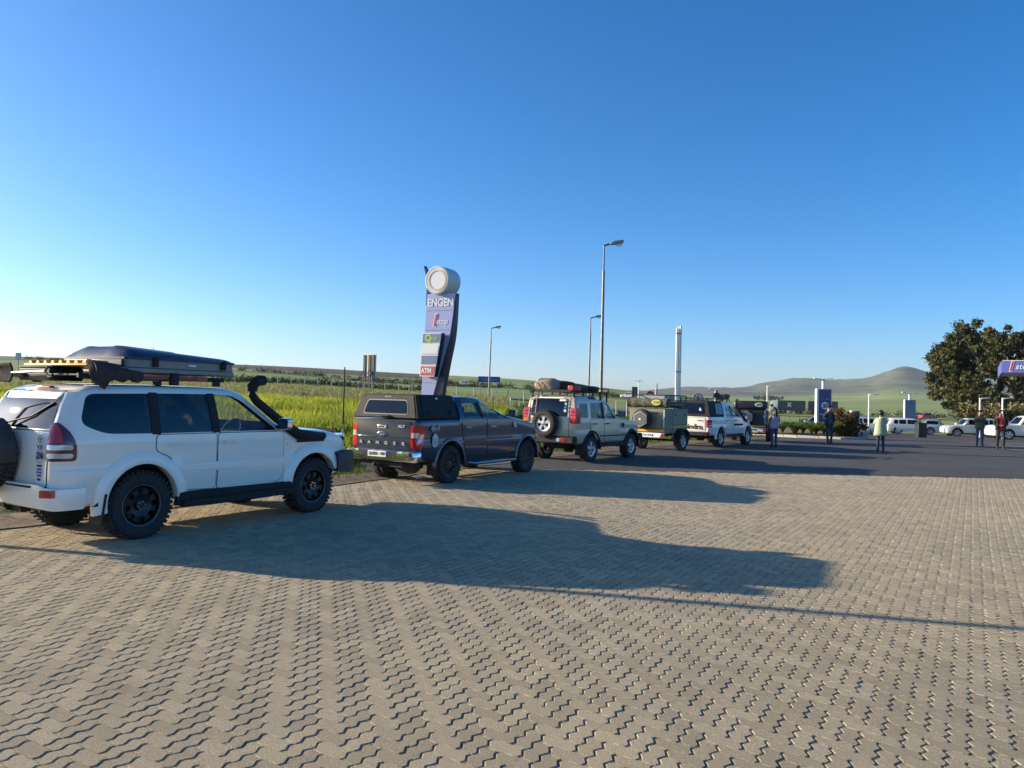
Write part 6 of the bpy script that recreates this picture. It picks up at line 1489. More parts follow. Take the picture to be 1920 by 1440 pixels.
disc_sign(1309.5, 50, 748, .36, 'round white prohibition sign with red ring behind the white pickup', 'ring')
x = px(1190.5, 64); z = gz(x, 64); t = empty('road_sign', (x, 64, z)); tag(t, 'narrow brown back of a road sign left of the no-entry disc', 'road sign'); zc = px_z(1190, 64, 735) - z
box('panel', (0, 0, zc), (.46, .04, .86), mat('sign_back_brown', (.09, .075, .06), .6), t); box('stiffener', (.02, -.03, zc), (.12, .03, .86), STEEL, t); MB().cyl((0, .04, -.2), (0, .04, zc), .035, n=8).build('post', STEEL, t)
x = px(33, 120); z = gz(x, 120); t = empty('road_sign', (x, 120, z)); tag(t, 'small white speed sign on the far left skyline', 'road sign'); zc = px_z(33, 120, 668) - z
b = MB(); b.lathe([(0, -.02), (.42, -.02), (.42, .02), (0, .02)], (0, 0, zc), 'Y', 24); b.build('disc', mat('sign_offwhite', (.6, .6, .55), .5), t); MB().cyl((0, .05, -.2), (0, .05, zc), .06, n=8).build('post', STEEL, t); box('panel_back', (0, .02, zc), (.9, .03, 1.1), mat('sign_offwhite'), t)
# ---- purple totem and companions
PUR = mat('totem_purple', (.045, .025, .16), .35, coat=.4)
def totem(p, y, w, ztop, zbot, label, m_, lines, rz):
    x = px(p, y); z = gz(x, y); t = empty('information_sign', (x, y, z), R(rz)); tag(t, label, 'sign')
    box('cabinet', (0, 0, (ztop + zbot) / 2), (w, .30, ztop - zbot), WPOLE, t, bevel=.02)
    f = box('panel', (.05, -.16, (ztop + zbot) / 2), (w - .22, .03, ztop - zbot - .10), m_, t)
    for body, sz, zz, mm, kw in lines: text(body, sz, face_front(.05, -.182, zz), mm, f, **kw)
    if zbot > 0.1: MB().box((0, 0, zbot / 2 - .1), (.3, .2, zbot + .2)).build('foot', STEEL, t)
    return t, f
SLIL = mat('sign_lilac_text', (.50, .46, .66), .5)
t, f = totem(1544, 55, 1.10, 1.84 + (759.4 - 729) / 1442 * 55 - gz(px(1544, 55), 55), .25, 'purple sign with a white disc reading 50, standing behind the planted island', PUR, [('you wait', .17, 2.72, SLIL, {}), ('Breakaway', .17, 1.62, WHT, {}), ('Area', .18, 1.34, WHT, {})], 4)
b = MB(); b.lathe([(0, 0), (.27, 0), (.27, .01)], (.05, -.19, 2.22), 'Y', 30); b.build('disc', WHT, f); text('50', .40, face_front(.05, -.205, 2.20), TXT, f, bold=.012, shear=.15)
totem(1603.5, 58, .66, 1.84 + (760.8 - 770) / 1442 * 58 - gz(px(1603, 58), 58), .62, 'small blue information sign beside the concrete plant pot', mat('info_blue', (.02, .035, .16), .4), [('Engen', .12, 1.62, SLIL, {}), ('Welcome', .13, 1.35, WHT, {}), ('1 stop', .13, 1.02, SLIL, {})], 4)
x = px(1706, 80); t = empty('notice_board', (x, 80, gz(x, 80)), R(4)); tag(t, 'blank grey upright board under the double-headed lamp', 'sign board'); zt = px_z(1706, 80, 750) - gz(x, 80)
box('panel', (.06, 0, zt / 2 + .3), (1.12, .16, zt - .6), mat('board_bluegrey', (.16, .19, .26), .5, var=.05), t); box('white_edge', (-.54, 0, zt / 2 + .3), (.07, .22, zt - .55), WPOLE, t); MB().box((0, .02, .2), (.5, .12, .6)).build('foot', STEEL, t)
CONC = mat('pot_concrete', (.42, .41, .39), .85, var=.1)
for p, lab in ((1607, 'pale concrete plant pot below the small blue sign'), (1621, 'dark concrete plant pot right of the pale one')):
    x = px(p, 54); t = empty('plant_pot', (x, 54, gz(x, 54))); tag(t, lab, 'plant pot')
    b = MB(); b.lathe([(0, 0), (.22, 0), (.26, .05), (.42, .42), (.44, .50), (.38, .50), (.36, .42), (0, .40)], ax='Z', n=24); b.build('pot', CONC if 'pale' in lab else mat('pot_dark', (.09, .09, .09), .8), t)
    V, F, T = leaf_cloud(np.array([(0, 0, .7), (.12, 0, .85), (-.1, .05, .9)]), np.array([.25, .2, .22]), 160, .10); np_mesh('plant', V, F, SCRUB, tint=T, parent=t)
x = px(1727.5, 56); t = empty('litter_bin', (x, 56, gz(x, 56))); tag(t, 'square dark green litter bin in front of the white estate car', 'bin')
box('bin', (0, 0, .55), (.62, .55, 1.1), mat('bin_green', (.015, .025, .02), .5), t, bevel=.03); box('bin_lid', (0, 0, 1.13), (.66, .59, .07), mat('bin_green'), t, bevel=.02)
# ---- canopy corner with the shop sign at the right edge
CB = mat('fascia_blue', (.13, .15, .46), .4, coat=.3); zc = lambda py, p=1890, y=52.: px_z(p, y, py)
z0 = float(lot_z(52)); zl, zh = zc(699) - z0, zc(677) - z0
t = empty('canopy', (px(1880, 52), 52, z0), R(-31)); tag(t, 'fuel station canopy corner with blue fascia reading 1 stop, cut by the right edge', 'canopy')
fa = box('fascia', (7, -.02, (zl + zh) / 2), (14, .12, zh - zl), CB, t); box('fascia_trim', (7, -.03, zh + .02), (14.04, .16, .05), WPOLE, fa); box('fascia_return', (-.03, 4.65, (zl + zh) / 2), (.10, 9.2, zh - zl - .02), CB, t)
box('soffit', (7, 4.6, zl + .12), (13.8, 9.0, .10), mat('soffit_grey', (.25, .25, .25), .7), t); box('roof_sheet', (7, 4.6, zh - .08), (13.8, 9.0, .06), STEEL, t)
for x, y in ((4.5, 2.0), (10.5, 2.0), (4.5, 7.2), (10.5, 7.2)): MB().box((x, y, zl / 2), (.35, .35, zl + .2)).build('column', WPOLE, t)
text('1', .92, face_front(.44, -.095, (zl + zh) / 2), WHT, fa, bold=.05, shear=.2, extrude=.004); text('1', .92, face_front(.44, -.105, (zl + zh) / 2), SRED, fa, bold=.012, shear=.2, extrude=.004)
text('stop', .52, face_front(1.20, -.092, (zl + zh) / 2 - .02), TXT, fa, bold=.010, shear=.2); text('stop', .52, face_front(1.16, -.102, (zl + zh) / 2), WHT, fa, bold=.006, shear=.2)
# ---- wire fences and the low frame by the slip road
def fence(name, label, pts, n, h, m_, rails):
    pts = np.array(pts, float); q = np.linspace(0, len(pts) - 1 - 1e-6, n); i = q.astype(int); f = (q - i)[:, None]; P2 = pts[i] * (1 - f) + pts[i + 1] * f; z = ground_z(P2[:, 0], P2[:, 1])
    root = empty(name, (0, 0, 0)); tag(root, label, 'fence')
    for (x, y), zz in zip(P2, z): MB().cyl((x, y, zz - .3), (x, y, zz + h), .055, n=6).build('post', m_, root)
    for r_, th in rails:
        b = MB(); b.tube([(x, y, zz + h * r_) for (x, y), zz in zip(P2, z)], th, 4); b.build('wire', STEEL if th < .03 else m_, root)
FP = mat('fence_post', (.42, .40, .37), .8)
fence('wire_fence', 'wire fence with pale posts below the field on the left', [(-62, 112), (-36, 109), (-14, 108)], 24, 1.35, FP, ((.95, .012), (.65, .012), (.35, .012)))
fence('wire_fence', 'wire fence of thin posts along the slip road behind the grey pickup', [(-12, 90), (-2, 80), (6, 68), (9, 60)], 16, 1.2, FP, ((.95, .012), (.5, .012)))
fence('rail_fence', 'post and rail fence behind the planted island', [(24, 92), (48, 90), (80, 88)], 44, 1.25, mat('weathered_post', (.20, .17, .13), .85), ((.98, .05), (.5, .012)))
x = px(966, 62); t = empty('pipe_frame', (x, 62, gz(x, 62))); tag(t, 'low white pipe frame by the slip road', 'frame')
MB().tube([(-.35, 0, -.1), (-.35, 0, .75), (.35, 0, .70), (.35, 0, -.1)], .03, 8).build('hoop', WPOLE, t)

# ---------------------------------------------------------------- parked cars, traffic
def simple_car(name, label, cat, x, y, z, rz, paint, L, W, Hh, style, wheelm=ALLOY, group=None, win=None, zb=.22):
    """background car, local x forward. style: wagon, suv, hatch, bakkie"""
    root = empty(name, (x, y, z), rz); tag(root, label, cat, group); h = L / 2; w = W / 2; ax = L * .295; r = .33 if style != 'bakkie' else .38
    belt = Hh * .62; hood = Hh * .60; wr = w * .78
    if style == 'wagon': tail, roof_r, roof_f, ws = -h + .10, -h + .42, .12, .78
    elif style == 'suv': tail, roof_r, roof_f, ws = -h + .12, -h + .40, .20, .86
    elif style == 'bakkie': tail, roof_r, roof_f, ws = -h + .10, -h + .28, .15, .85
    else: tail, roof_r, roof_f, ws = -h + .20, -h + .62, .15, .85
    secs = [
        S(-h, w - .10, zb + .10, Hh * .42, belt - .06, wr - .02, belt, belt + .02, wroof=wr - .1),
        S(tail, w - .02, zb, Hh * .42, belt, wr, belt + .05, belt + .08, wroof=wr - .06),
        S(roof_r, w, zb, Hh * .42, belt, wr - .02, Hh - .12, Hh - .03),
        S((roof_r + roof_f) / 2, w, zb, Hh * .42, belt - .01, wr, Hh - .10, Hh),
        S(roof_f, w, zb, Hh * .42, belt - .02, wr - .02, Hh - .13, Hh - .03),
        S(ws, w, zb, Hh * .42, belt - .04, w - .12, belt + .0, belt + .03, wroof=w - .24),
        S(h - .45, w - .02, zb, Hh * .42, hood - .08, w - .14, hood - .03, hood, wroof=w - .28),
        S(h - .12, w - .07, zb + .03, Hh * .40, hood - .18, w - .18, hood - .13, hood - .1, wroof=w - .3),
        S(h, w - .18, zb + .10, Hh * .38, hood - .30, w - .3, hood - .27, hood - .25, wroof=w - .4)]
    me = loft(secs, 4, 2); tree = bvh_of(me); me_cut(me, paint, DARKIN, [arch_cut(-ax, ax, r, r + .055)], 'body', root)
    zt = Hh - .15; z0 = belt + .03; xr = roof_r + .06; xf = roof_f
    mid = (xr + ws) / 2 - .12
    wins = [rpoly([(xr + .10, z0), (mid - .05, z0), (mid - .05, zt), (xr + .16, zt)], .05), rpoly([(mid + .05, z0), (ws - .20, z0 - .01), (xf + .02, zt), (mid + .05, zt)], .04)]
    if style in ('wagon', 'suv', 'bakkie'):
        m3 = xr + (mid - xr) * .42; wins = [rpoly([(xr + .06, z0 + .02), (m3 - .04, z0), (m3 - .04, zt), (xr + .14, zt)], .05), rpoly([(m3 + .04, z0), (mid - .05, z0), (mid - .05, zt), (m3 + .04, zt)], .04), wins[1]]
    for sd in ('right', 'left'):
        for q in wins: patch('window', tree, sd, q, GLD, root, off=.004)
        d1 = patch('door', tree, sd, rpoly([(mid + .0, zb + .14), (ws - .1, zb + .14), (ws - .1, belt - .06), (mid + .0, belt - .04)], .05), paint, root, off=.008)
        d2 = patch('door', tree, sd, rpoly([(mid - .85, zb + .2), (mid - .03, zb + .14), (mid - .03, belt - .04), (mid - .95, belt - .03)], .05), paint, root, off=.008)
        s = -1 if sd == 'right' else 1
        box('mirror', (ws - .15, s * (w + .06), belt + .06), (.14, .18, .13), paint, root, bevel=.03)
        box('sill', (0, s * (w - .06), zb + .04), (2 * ax - .75, .10, .12), BLK if style in ('suv', 'bakkie') else paint, root)
        if style in ('suv', 'bakkie'):
            for xx in (-ax, ax): flare('wheel_arch', xx, r, r + .05, w - .02, BLK if style == 'suv' else paint, root, .06, .02, 0, 180, s)
    patch('windscreen', tree, 'front', rpoly([(-wr + .08, belt + .05), (wr - .08, belt + .05), (wr - .2, Hh - .14), (-wr + .2, Hh - .14)], .06), GLD, root, off=.004)
    patch('rear_window', tree, 'rear', rpoly([(-wr + .1, belt + .07), (wr - .1, belt + .07), (wr - .2, Hh - .16), (-wr + .2, Hh - .16)], .05), GLD, root, off=.004)
    for s in (-1, 1):
        box('headlight', (h - .14, s * (w - .24), hood - .26), (.16, .34, .12), CLEARL, root, bevel=.03); box('tail_light', (-h + .06, s * (w - .18), belt - .18), (.12, .22, .18), REDL, root, bevel=.03)
    box('grille', (h - .02, 0, hood - .34), (.05, W * .5, .12), BLK, root, bevel=.01); box('front_bumper_intake', (h - .03, 0, zb + .16), (.06, W * .62, .13), BLK, root, bevel=.01)
    wl = make_wheel('wheel', r, .20, r * .66, 'five', wheelm, 24); put_wheels(wl, root, [(-ax, -(w - .11), r), (ax, -(w - .11), r), (-ax, w - .11, r), (ax, w - .11, r)])
    if style == 'suv':
        for s in (-1, 1): MB().tube([(roof_r + .1, s * (wr - .12), Hh + .0), (roof_r + .3, s * (wr - .12), Hh + .05), (roof_f - .2, s * (wr - .12), Hh + .05), (roof_f, s * (wr - .12), Hh - .02)], .02, 6).build('roof_rail', BLK, root)
    return root
SILV = mat_paint('silver_paint', (.42, .43, .45), .6, .3, .05); CREAM = mat_paint('cream_white_paint', (.78, .74, .64), 0., .3, .08); NVY = mat_paint('dark_blue_paint', (.02, .03, .08), .2, .3, .05)
def lz(y): return float(lot_z(y))
simple_car('estate_car', 'white estate car parked behind the dark litter bin', 'car', px(1711, 70), 70, lz(70), R(-14), CREAM, 4.5, 1.7, 1.45, 'wagon', group='cars parked across the lot')
simple_car('parked_suv', 'white compact SUV with black sills parked left of the man photographing', 'car', px(1819, 64), 64, lz(64), R(170), CREAM, 4.15, 1.76, 1.58, 'suv', group='cars parked across the lot')
simple_car('parked_pickup', 'cream pickup with canopy cut by the right edge', 'car', px(1922, 56), 56, lz(56), R(172), CREAM, 4.9, 1.8, 1.78, 'bakkie', group='cars parked across the lot')
simple_car('hatchback', 'white hatchback mostly hidden behind the small blue sign', 'car', px(1608, 66), 66, lz(66), R(165), WPAINT, 4.0, 1.7, 1.45, 'hatch', group='cars parked across the lot')
simple_car('hatchback', 'silver car behind the man photographing, next to the white SUV', 'car', px(1864, 70), 70, lz(70), R(120), SILV, 4.2, 1.7, 1.46, 'hatch', group='cars parked across the lot')
simple_car('hatchback', 'blue-grey car between the white estate and the white SUV', 'car', px(1750, 78), 78, lz(78), R(60), SILV, 4.1, 1.7, 1.46, 'hatch', group='cars parked across the lot')
simple_car('hatchback', 'pale car half hidden by the planted island and the man walking', 'car', px(1538, 63), 63, lz(63), R(200), SILV, 4.1, 1.7, 1.44, 'hatch', group='cars parked across the lot')
# highway traffic
def hz(x, y): return gz(x, y) + .26
x = px(875, 288); simple_car('highway_pickup', 'small white pickup on the highway right of the pylon', 'car', x, 288.5, hz(x, 288), R(-12), WPAINT, 5.0, 1.8, 1.75, 'bakkie', group='vehicles on the highway')
x = px(1172, 282); simple_car('highway_van', 'small white minibus on the highway right of the gold SUV', 'van', x, 276, hz(x, 276), R(158), WPAINT, 4.9, 1.8, 2.0, 'suv', group='vehicles on the highway')
x = px(706, 296); simple_car('highway_car', 'dark car on the highway beside the billboard legs', 'car', x, 296, hz(x, 296), R(-8), NVY, 4.3, 1.75, 1.45, 'hatch', group='vehicles on the highway')
x = px(1725, 190); simple_car('far_car', 'tiny pale car on the road beyond the white estate car', 'car', x, 190, gz(x, 190) + .1, R(10), SILV, 4.3, 1.75, 1.5, 'suv', group='vehicles on the highway')
x = px(1741, 186); simple_car('far_car', 'tiny red car on the road beyond the white SUV', 'car', x, 186, gz(x, 186) + .1, R(10), mat_paint('red_car_paint', (.35, .04, .03), .1, .3, .05), 4.3, 1.75, 1.5, 'hatch', group='vehicles on the highway')
# lorry with two curtain-sided bodies
xt = px(1466, 236); T = empty('lorry', (xt, 240, gz(xt, 240) + .25), R(163)); tag(T, 'white-cabbed lorry pulling two dark box trailers along the highway', 'lorry')
b = MB(); b.prism(rpoly([(-.0, .9), (2.2, .9), (2.25, 2.0), (2.05, 2.9), (1.5, 3.75), (0, 3.95)], .1), -1.24, 1.24, 'Y'); cb = b.build('cab', WPAINT, T, bevel=.06)
box('windscreen', (2.17, 0, 2.35), (.10, 2.2, .85), GLD, cb, ry=-.22); box('bumper', (2.22, 0, .75), (.25, 2.45, .55), WPAINT, cb, bevel=.05); box('grille', (2.28, 0, 1.45), (.04, 1.6, .7), BLK, cb)
for s in (-1, 1): box('side_window', (1.5, s * 1.243, 2.35), (.8, .02, .7), GLD, cb); box('wheel_guard', (1.1, s * 1.1, .95), (1.3, .3, .2), BLK, cb); box('mirror', (2.1, s * 1.45, 2.4), (.15, .22, .6), BLK, cb, bevel=.03)
BOXM = mat('curtain_navy', (.025, .035, .06), .5, var=.1)
for k, x0 in enumerate((-8.2, -17.2)):
    bx = box('box_body', (x0 + 3.95, 0, 2.6), (8.0 if k == 0 else 8.4, 2.5, 2.8), BOXM, T, bevel=.04); box('chassis', (x0 + 3.95, 0, 1.05), (8.2, 1.1, .25), BLK, T)
    for s in (-1, 1):
        q = text('X', 1.7, Matrix.Translation((x0 + 4.6, s * 1.262, 2.65)) @ Matrix.Rotation(math.pi / 2, 4, 'X') @ (Matrix.Rotation(math.pi, 4, 'Y') if s > 0 else Matrix.Identity(4)), mat('logo_grey', (.55, .58, .60), .5), bx, bold=.06)
for x in (1.1, -1.2, -2.4, -5.8, -7.0, -10.5, -11.7, -14.5, -15.7):
    for s in (-1, 1):
        b = MB(); b.lathe([(0, -.14), (.30, -.14), (.46, -.13), (.5, -.09), (.5, .09), (.46, .13), (0, .13)], (x, s * 1.08, .5), 'Y', 20); b.build('wheel', RUB, T)

# ---------------------------------------------------------------- people
SKIN = mat('skin_brown', (.19, .10, .065), .55); SKIN2 = mat('skin_light_brown', (.33, .19, .12), .55); HAIR = mat('hair_black', (.012, .010, .010), .6); DENIM = mat('denim', (.045, .075, .15), .85, var=.2, vscale=10.); DENIM2 = mat('denim_dark', (.022, .032, .065), .85, var=.2, vscale=10.); BLKCL = mat('black_cloth', (.016, .016, .018), .85); SHOE = mat('shoe_dark', (.02, .02, .022), .6)
def person(label, x, y, face, H, pose, cl, hair='short', coat=None):
    """one skinned figure. pose: joint dict in metres for a 1.75 m body, local y is where the person faces; cl: region -> material"""
    root = empty('person', (x, y, lz(y)), R(face)); tag(root, label, 'person'); root.scale = (H / 1.75,) * 3
    J = {'pel': (0, 0, .95), 'waist': (0, .0, 1.10), 'chest': (0, .0, 1.30), 'neck': (0, .0, 1.475), 'head0': (0, .015, 1.56), 'head1': (0, .02, 1.66),
         'shL': (-.17, 0, 1.42), 'shR': (.17, 0, 1.42), 'elL': (-.24, -.03, 1.14), 'elR': (.24, -.03, 1.14), 'wrL': (-.25, .05, .90), 'wrR': (.25, .05, .90),
         'hpL': (-.09, 0, .92), 'hpR': (.09, 0, .92), 'knL': (-.10, .02, .50), 'knR': (.10, .02, .50), 'anL': (-.11, -.02, .09), 'anR': (.11, -.02, .09)}
    J.update(pose)
    for s in 'LR':
        a = Vector(J['an' + s]); J['toe' + s] = tuple(a + Vector((0.02 * (-1 if s == 'L' else 1), .15, -.045))); J['heel' + s] = tuple(a + Vector((0, -.05, -.045)))
        w = Vector(J['wr' + s]); d = (w - Vector(J['el' + s])).normalized(); J['pm' + s] = tuple(w + d * .075)
    th = coat or 1.
    Rd = {'pel': (.155, .115), 'waist': (.145 * th, .105 * th), 'chest': (.165 * th, .115 * th), 'neck': (.055, .055), 'head0': (.078, .088), 'head1': (.082, .098),
          'sh': (.072 * th, .072 * th), 'el': (.048 * th, .048 * th), 'wr': (.034, .034), 'pm': (.038, .018), 'hp': (.095, .10), 'kn': (.062, .065), 'an': (.045, .048), 'toe': (.036, .028), 'heel': (.036, .03)}
    E = [('pel', 'waist', 'top'), ('waist', 'chest', 'top'), ('chest', 'neck', 'top'), ('neck', 'head0', 'skin'), ('head0', 'head1', 'skin')]
    for s in 'LR': E += [('chest', 'sh' + s, 'top'), ('sh' + s, 'el' + s, 'sleeve'), ('el' + s, 'wr' + s, 'sleeve'), ('wr' + s, 'pm' + s, 'skin'), ('pel', 'hp' + s, 'legs'), ('hp' + s, 'kn' + s, 'legs'), ('kn' + s, 'an' + s, 'legs'), ('an' + s, 'toe' + s, 'shoe'), ('an' + s, 'heel' + s, 'shoe')]
    for s in 'LR':   # five fingers curling from the palm
        p = Vector(J['pm' + s]); w = Vector(J['wr' + s]); d = (p - w).normalized(); side = d.cross(Vector((0, 1, 0)) if abs(d.y) < .8 else Vector((0, 0, 1))).normalized()
        up = side.cross(d)
        for k in range(5):
            o = (-.028, -.010, .010, .028, .034)[k]; L = (.05, .062, .058, .045, .04)[k]
            a = p + side * o + (d * .015 if k < 4 else -d * .04); J['f%d%s' % (k, s)] = tuple(a); J['g%d%s' % (k, s)] = tuple(a + d * L * .75 + up * .02 + (side * .03 if k == 4 else Vector())); J['h%d%s' % (k, s)] = tuple(a + d * L + up * .05 + (side * .035 if k == 4 else Vector()))
            E += [(('pm' if k < 4 else 'wr') + s, 'f%d%s' % (k, s), 'skin'), ('f%d%s' % (k, s), 'g%d%s' % (k, s), 'skin'), ('g%d%s' % (k, s), 'h%d%s' % (k, s), 'skin')]
    names = list(J); ix = {n: i for i, n in enumerate(names)}
    me = bpy.data.meshes.new('body'); me.from_pydata([J[n] for n in names], [(ix[a], ix[b_]) for a, b_, _ in E], [])
    o = bpy.data.objects.new('body', me); COL.objects.link(o); sk = o.modifiers.new('skin', 'SKIN'); sk.use_smooth_shade = True
    for n in names:
        key = n if n in Rd else (n[:-1] if n[:-1] in Rd else None); r = Rd[key] if key else (.0095, .0095); me.skin_vertices[0].data[ix[n]].radius = r
        me.skin_vertices[0].data[ix[n]].use_root = (n == 'pel')
    sb = o.modifiers.new('sub', 'SUBSURF'); sb.levels = 1; sb.render_levels = 1
    dg = bpy.context.evaluated_depsgraph_get(); new = bpy.data.meshes.new_from_object(o.evaluated_get(dg)); o.modifiers.clear(); o.data = new; o.parent = root
    regs = ['top', 'sleeve', 'legs', 'skin', 'shoe']; new.materials.clear()
    for g in regs: new.materials.append(cl[g])
    segs = [(Vector(J[a]), Vector(J[b_]), regs.index(g)) for a, b_, g in E]; mi = []
    for p in new.polygons:
        c = p.center; best = 9e9; bi = 0
        for a, b_, g in segs:
            d = b_ - a; t = max(0, min(1, (c - a).dot(d) / max(1e-9, d.length_squared))); q = (c - a - d * t).length
            if q < best: best = q; bi = g
        if c.z > 1.47 and abs(c.x) < .11 and bi != 3 and (Vector((c.x, c.y, 0)).length < .12): bi = 3 if c.z > 1.49 else bi
        if bi == 2 and c.z > .94: bi = 0
        mi.append(bi)
    new.polygons.foreach_set('material_index', mi); new.polygons.foreach_set('use_smooth', [True] * len(mi))
    hx, hy, hz_ = J['head1']
    # face: nose, eyes, mouth, ears as small pieces of the head
    b = MB(); b.prism([(-.012, -.02), (.012, -.02), (.004, .03), (-.004, .03)], hy + .085, hy + .112, 'Y'); q = b.build('nose', cl['skin'], root); q.location = (hx, 0, hz_ - .015)
    for s in (-1, 1):
        b = MB(); b.lathe([(0, -.010), (.011, -.006), (.013, 0), (.011, .006), (0, .010)], (hx + s * .032, hy + .088, hz_ + .012), 'Z', 8); b.build('eye', DARKIN, root)
        b = MB(); b.lathe([(0, -.03), (.012, -.02), (.016, 0), (.012, .02), (0, .03)], (hx + s * .086, hy - .005, hz_ - .005), 'Z', 8); b.build('ear', cl['skin'], root)
    MB().box((hx, hy + .088, hz_ - .055), (.045, .014, .010)).build('mouth', mat('lips', (.16, .06, .05), .6), root)
    b = MB(); vs = []; fs = []; n, m_ = 16, 8; R0 = .112 if hair != 'bob' else .128
    low = {'short': .42, 'bob': .72, 'long': .70, 'cap': .36}[hair]
    for i in range(m_ + 1):
        for j in range(n):
            a = 2 * math.pi * j / n; front = max(0, math.sin(a)); t = math.pi * low * (i / m_) * (1 - .38 * front); rr = R0 * (1 + .06 * math.sin(5 * a + i))
            vs.append((hx + rr * .88 * math.sin(t) * math.cos(a), hy - .008 + rr * 1.02 * math.sin(t) * math.sin(a), hz_ + .018 + rr * 1.0 * math.cos(t)))
    for i in range(m_):
        for j in range(n): fs.append((i * n + j, i * n + (j + 1) % n, (i + 1) * n + (j + 1) % n, (i + 1) * n + j))
    b.add(vs, fs); o = b.build('hair', HAIR if hair != 'cap' else BLKCL, root, smooth=80); sd = o.modifiers.new('s', 'SOLIDIFY'); sd.thickness = .012
    if hair == 'long': MB().tube([(hx, hy - .09, hz_ + .02), (hx, hy - .13, hz_ - .12), (hx, hy - .12, hz_ - .30)], [.06, .085, .03], 8).build('ponytail', HAIR, root)
    return root
def coat_shell(root, z0, z1, w0, w1, m, d0=.15, d1=.13):
    """hanging coat or skirt body from hip to chest, open below"""
    b = MB(); vs = []; fs = []; n, k_ = 20, 7
    for i in range(k_ + 1):
        u = i / k_
        for j in range(n):
            a = 2 * math.pi * j / n; f = 1 + .04 * math.sin(3 * a + 2 * u) * (1 - u); vs.append(((w0 + (w1 - w0) * u) * f * math.cos(a), (d0 + (d1 - d0) * u) * f * math.sin(a), z0 + (z1 - z0) * u))
    for i in range(k_):
        for j in range(n): fs.append((i * n + j, i * n + (j + 1) % n, (i + 1) * n + (j + 1) % n, (i + 1) * n + j))
    b.add(vs, fs); o = b.build('coat', m, root, smooth=70); s = o.modifiers.new('s', 'SOLIDIFY'); s.thickness = .015; return o
PINK = mat('pink_cloth', (.55, .33, .42), .85, var=.08); GREENC = mat('pale_green_coat', (.40, .46, .27), .85, var=.08); OLIVE = mat('olive_jacket', (.085, .085, .045), .85, var=.15); TEAL = mat('teal_shirt', (.05, .09, .10), .8); REDS = mat('red_shirt', (.50, .02, .02), .8); PHONE = mat('phone_black', (.012, .012, .014), .25)
p1 = person('woman in pink top and jeans standing with folded arms by the black trailer', 10.95, 32.0, 15, 1.66, {'elL': (-.25, .02, 1.16), 'wrL': (.02, .20, 1.16), 'elR': (.25, .02, 1.16), 'wrR': (-.03, .19, 1.10), 'anL': (-.10, .0, .09), 'anR': (.16, .10, .09), 'knR': (.13, .08, .50)}, {'top': PINK, 'sleeve': SKIN, 'legs': DENIM, 'skin': SKIN, 'shoe': SHOE}, 'long')
coat_shell(p1, .86, 1.42, .20, .19, PINK)
p2 = person('man in dark jacket over teal shirt walking towards the camera with one hand raised', 14.95, 36.2, 188, 1.80, {'elR': (.30, .06, 1.22), 'wrR': (.22, .20, 1.42), 'elL': (-.27, -.04, 1.15), 'wrL': (-.18, .14, 1.02), 'knL': (-.10, .08, .50), 'anL': (-.11, -.02, .10), 'anR': (.10, .12, .09)}, {'top': TEAL, 'sleeve': BLKCL, 'legs': DENIM2, 'skin': SKIN2, 'shoe': SHOE}, 'short', 1.12)
o = coat_shell(p2, .88, 1.44, .215, .205, BLKCL)
bm_ = bmesh.new(); bm_.from_mesh(o.data); bmesh.ops.delete(bm_, geom=[f for f in bm_.faces if f.calc_center_median().y > .09 and abs(f.calc_center_median().x) < .10], context='FACES'); bm_.to_mesh(o.data); bm_.free()
p3 = person('woman in pale green hooded coat seen from behind, taking a picture', 14.82, 30.85, -8, 1.63, {'elL': (-.25, .12, 1.20), 'wrL': (.05, .34, 1.40), 'elR': (.27, .12, 1.22), 'wrR': (.24, .34, 1.42)}, {'top': GREENC, 'sleeve': GREENC, 'legs': DENIM2, 'skin': SKIN2, 'shoe': SHOE}, 'bob', 1.22)
coat_shell(p3, .72, 1.44, .285, .20, GREENC, .20, .16)
b = MB(); b.lathe([(0, .06), (.09, .05), (.13, 0), (.10, -.05), (0, -.07)], (0, -.10, 1.47), 'Z', 14); b.build('hood', GREENC, p3)
p4 = person('man in olive jacket and jeans holding up a phone with both hands', 22.6, 37.1, 150, 1.72, {'elL': (-.24, .16, 1.24), 'wrL': (-.05, .33, 1.50), 'elR': (.24, .16, 1.24), 'wrR': (.05, .33, 1.50)}, {'top': OLIVE, 'sleeve': OLIVE, 'legs': DENIM, 'skin': SKIN2, 'shoe': SHOE}, 'short', 1.15)
coat_shell(p4, .90, 1.44, .215, .205, OLIVE)
p5 = person('man in black jacket and red shirt striding with hands clasped', 21.75, 34.2, 160, 1.76, {'elL': (-.27, .02, 1.16), 'wrL': (-.04, .20, 1.10), 'elR': (.27, .02, 1.16), 'wrR': (.05, .20, 1.12), 'knL': (-.10, .16, .52), 'anL': (-.10, .08, .12), 'knR': (.10, .0, .50), 'anR': (.09, -.14, .10)}, {'top': REDS, 'sleeve': BLKCL, 'legs': BLKCL, 'skin': SKIN, 'shoe': SHOE}, 'cap', 1.12)
o = coat_shell(p5, .92, 1.45, .215, .21, BLKCL)
bm_ = bmesh.new(); bm_.from_mesh(o.data); bmesh.ops.delete(bm_, geom=[f for f in bm_.faces if f.calc_center_median().y > .08 and abs(f.calc_center_median().x) < .12], context='FACES'); bm_.to_mesh(o.data); bm_.free()
def held(parent, label, loc):
    t = empty('phone'); t.matrix_world = parent.matrix_basis @ Matrix.Translation(loc); tag(t, label, 'phone'); box('phone_body', (0, 0, 0), (.075, .010, .15), PHONE, t, bevel=.004); box('screen', (0, -.006, 0), (.066, .002, .135), mat('screen_glass', (.02, .02, .03), .08), t)
held(p3, 'phone held up by the woman in the pale green coat', (.145, .43, 1.50)); held(p4, 'phone held up by the man in the olive jacket', (0, .42, 1.55))
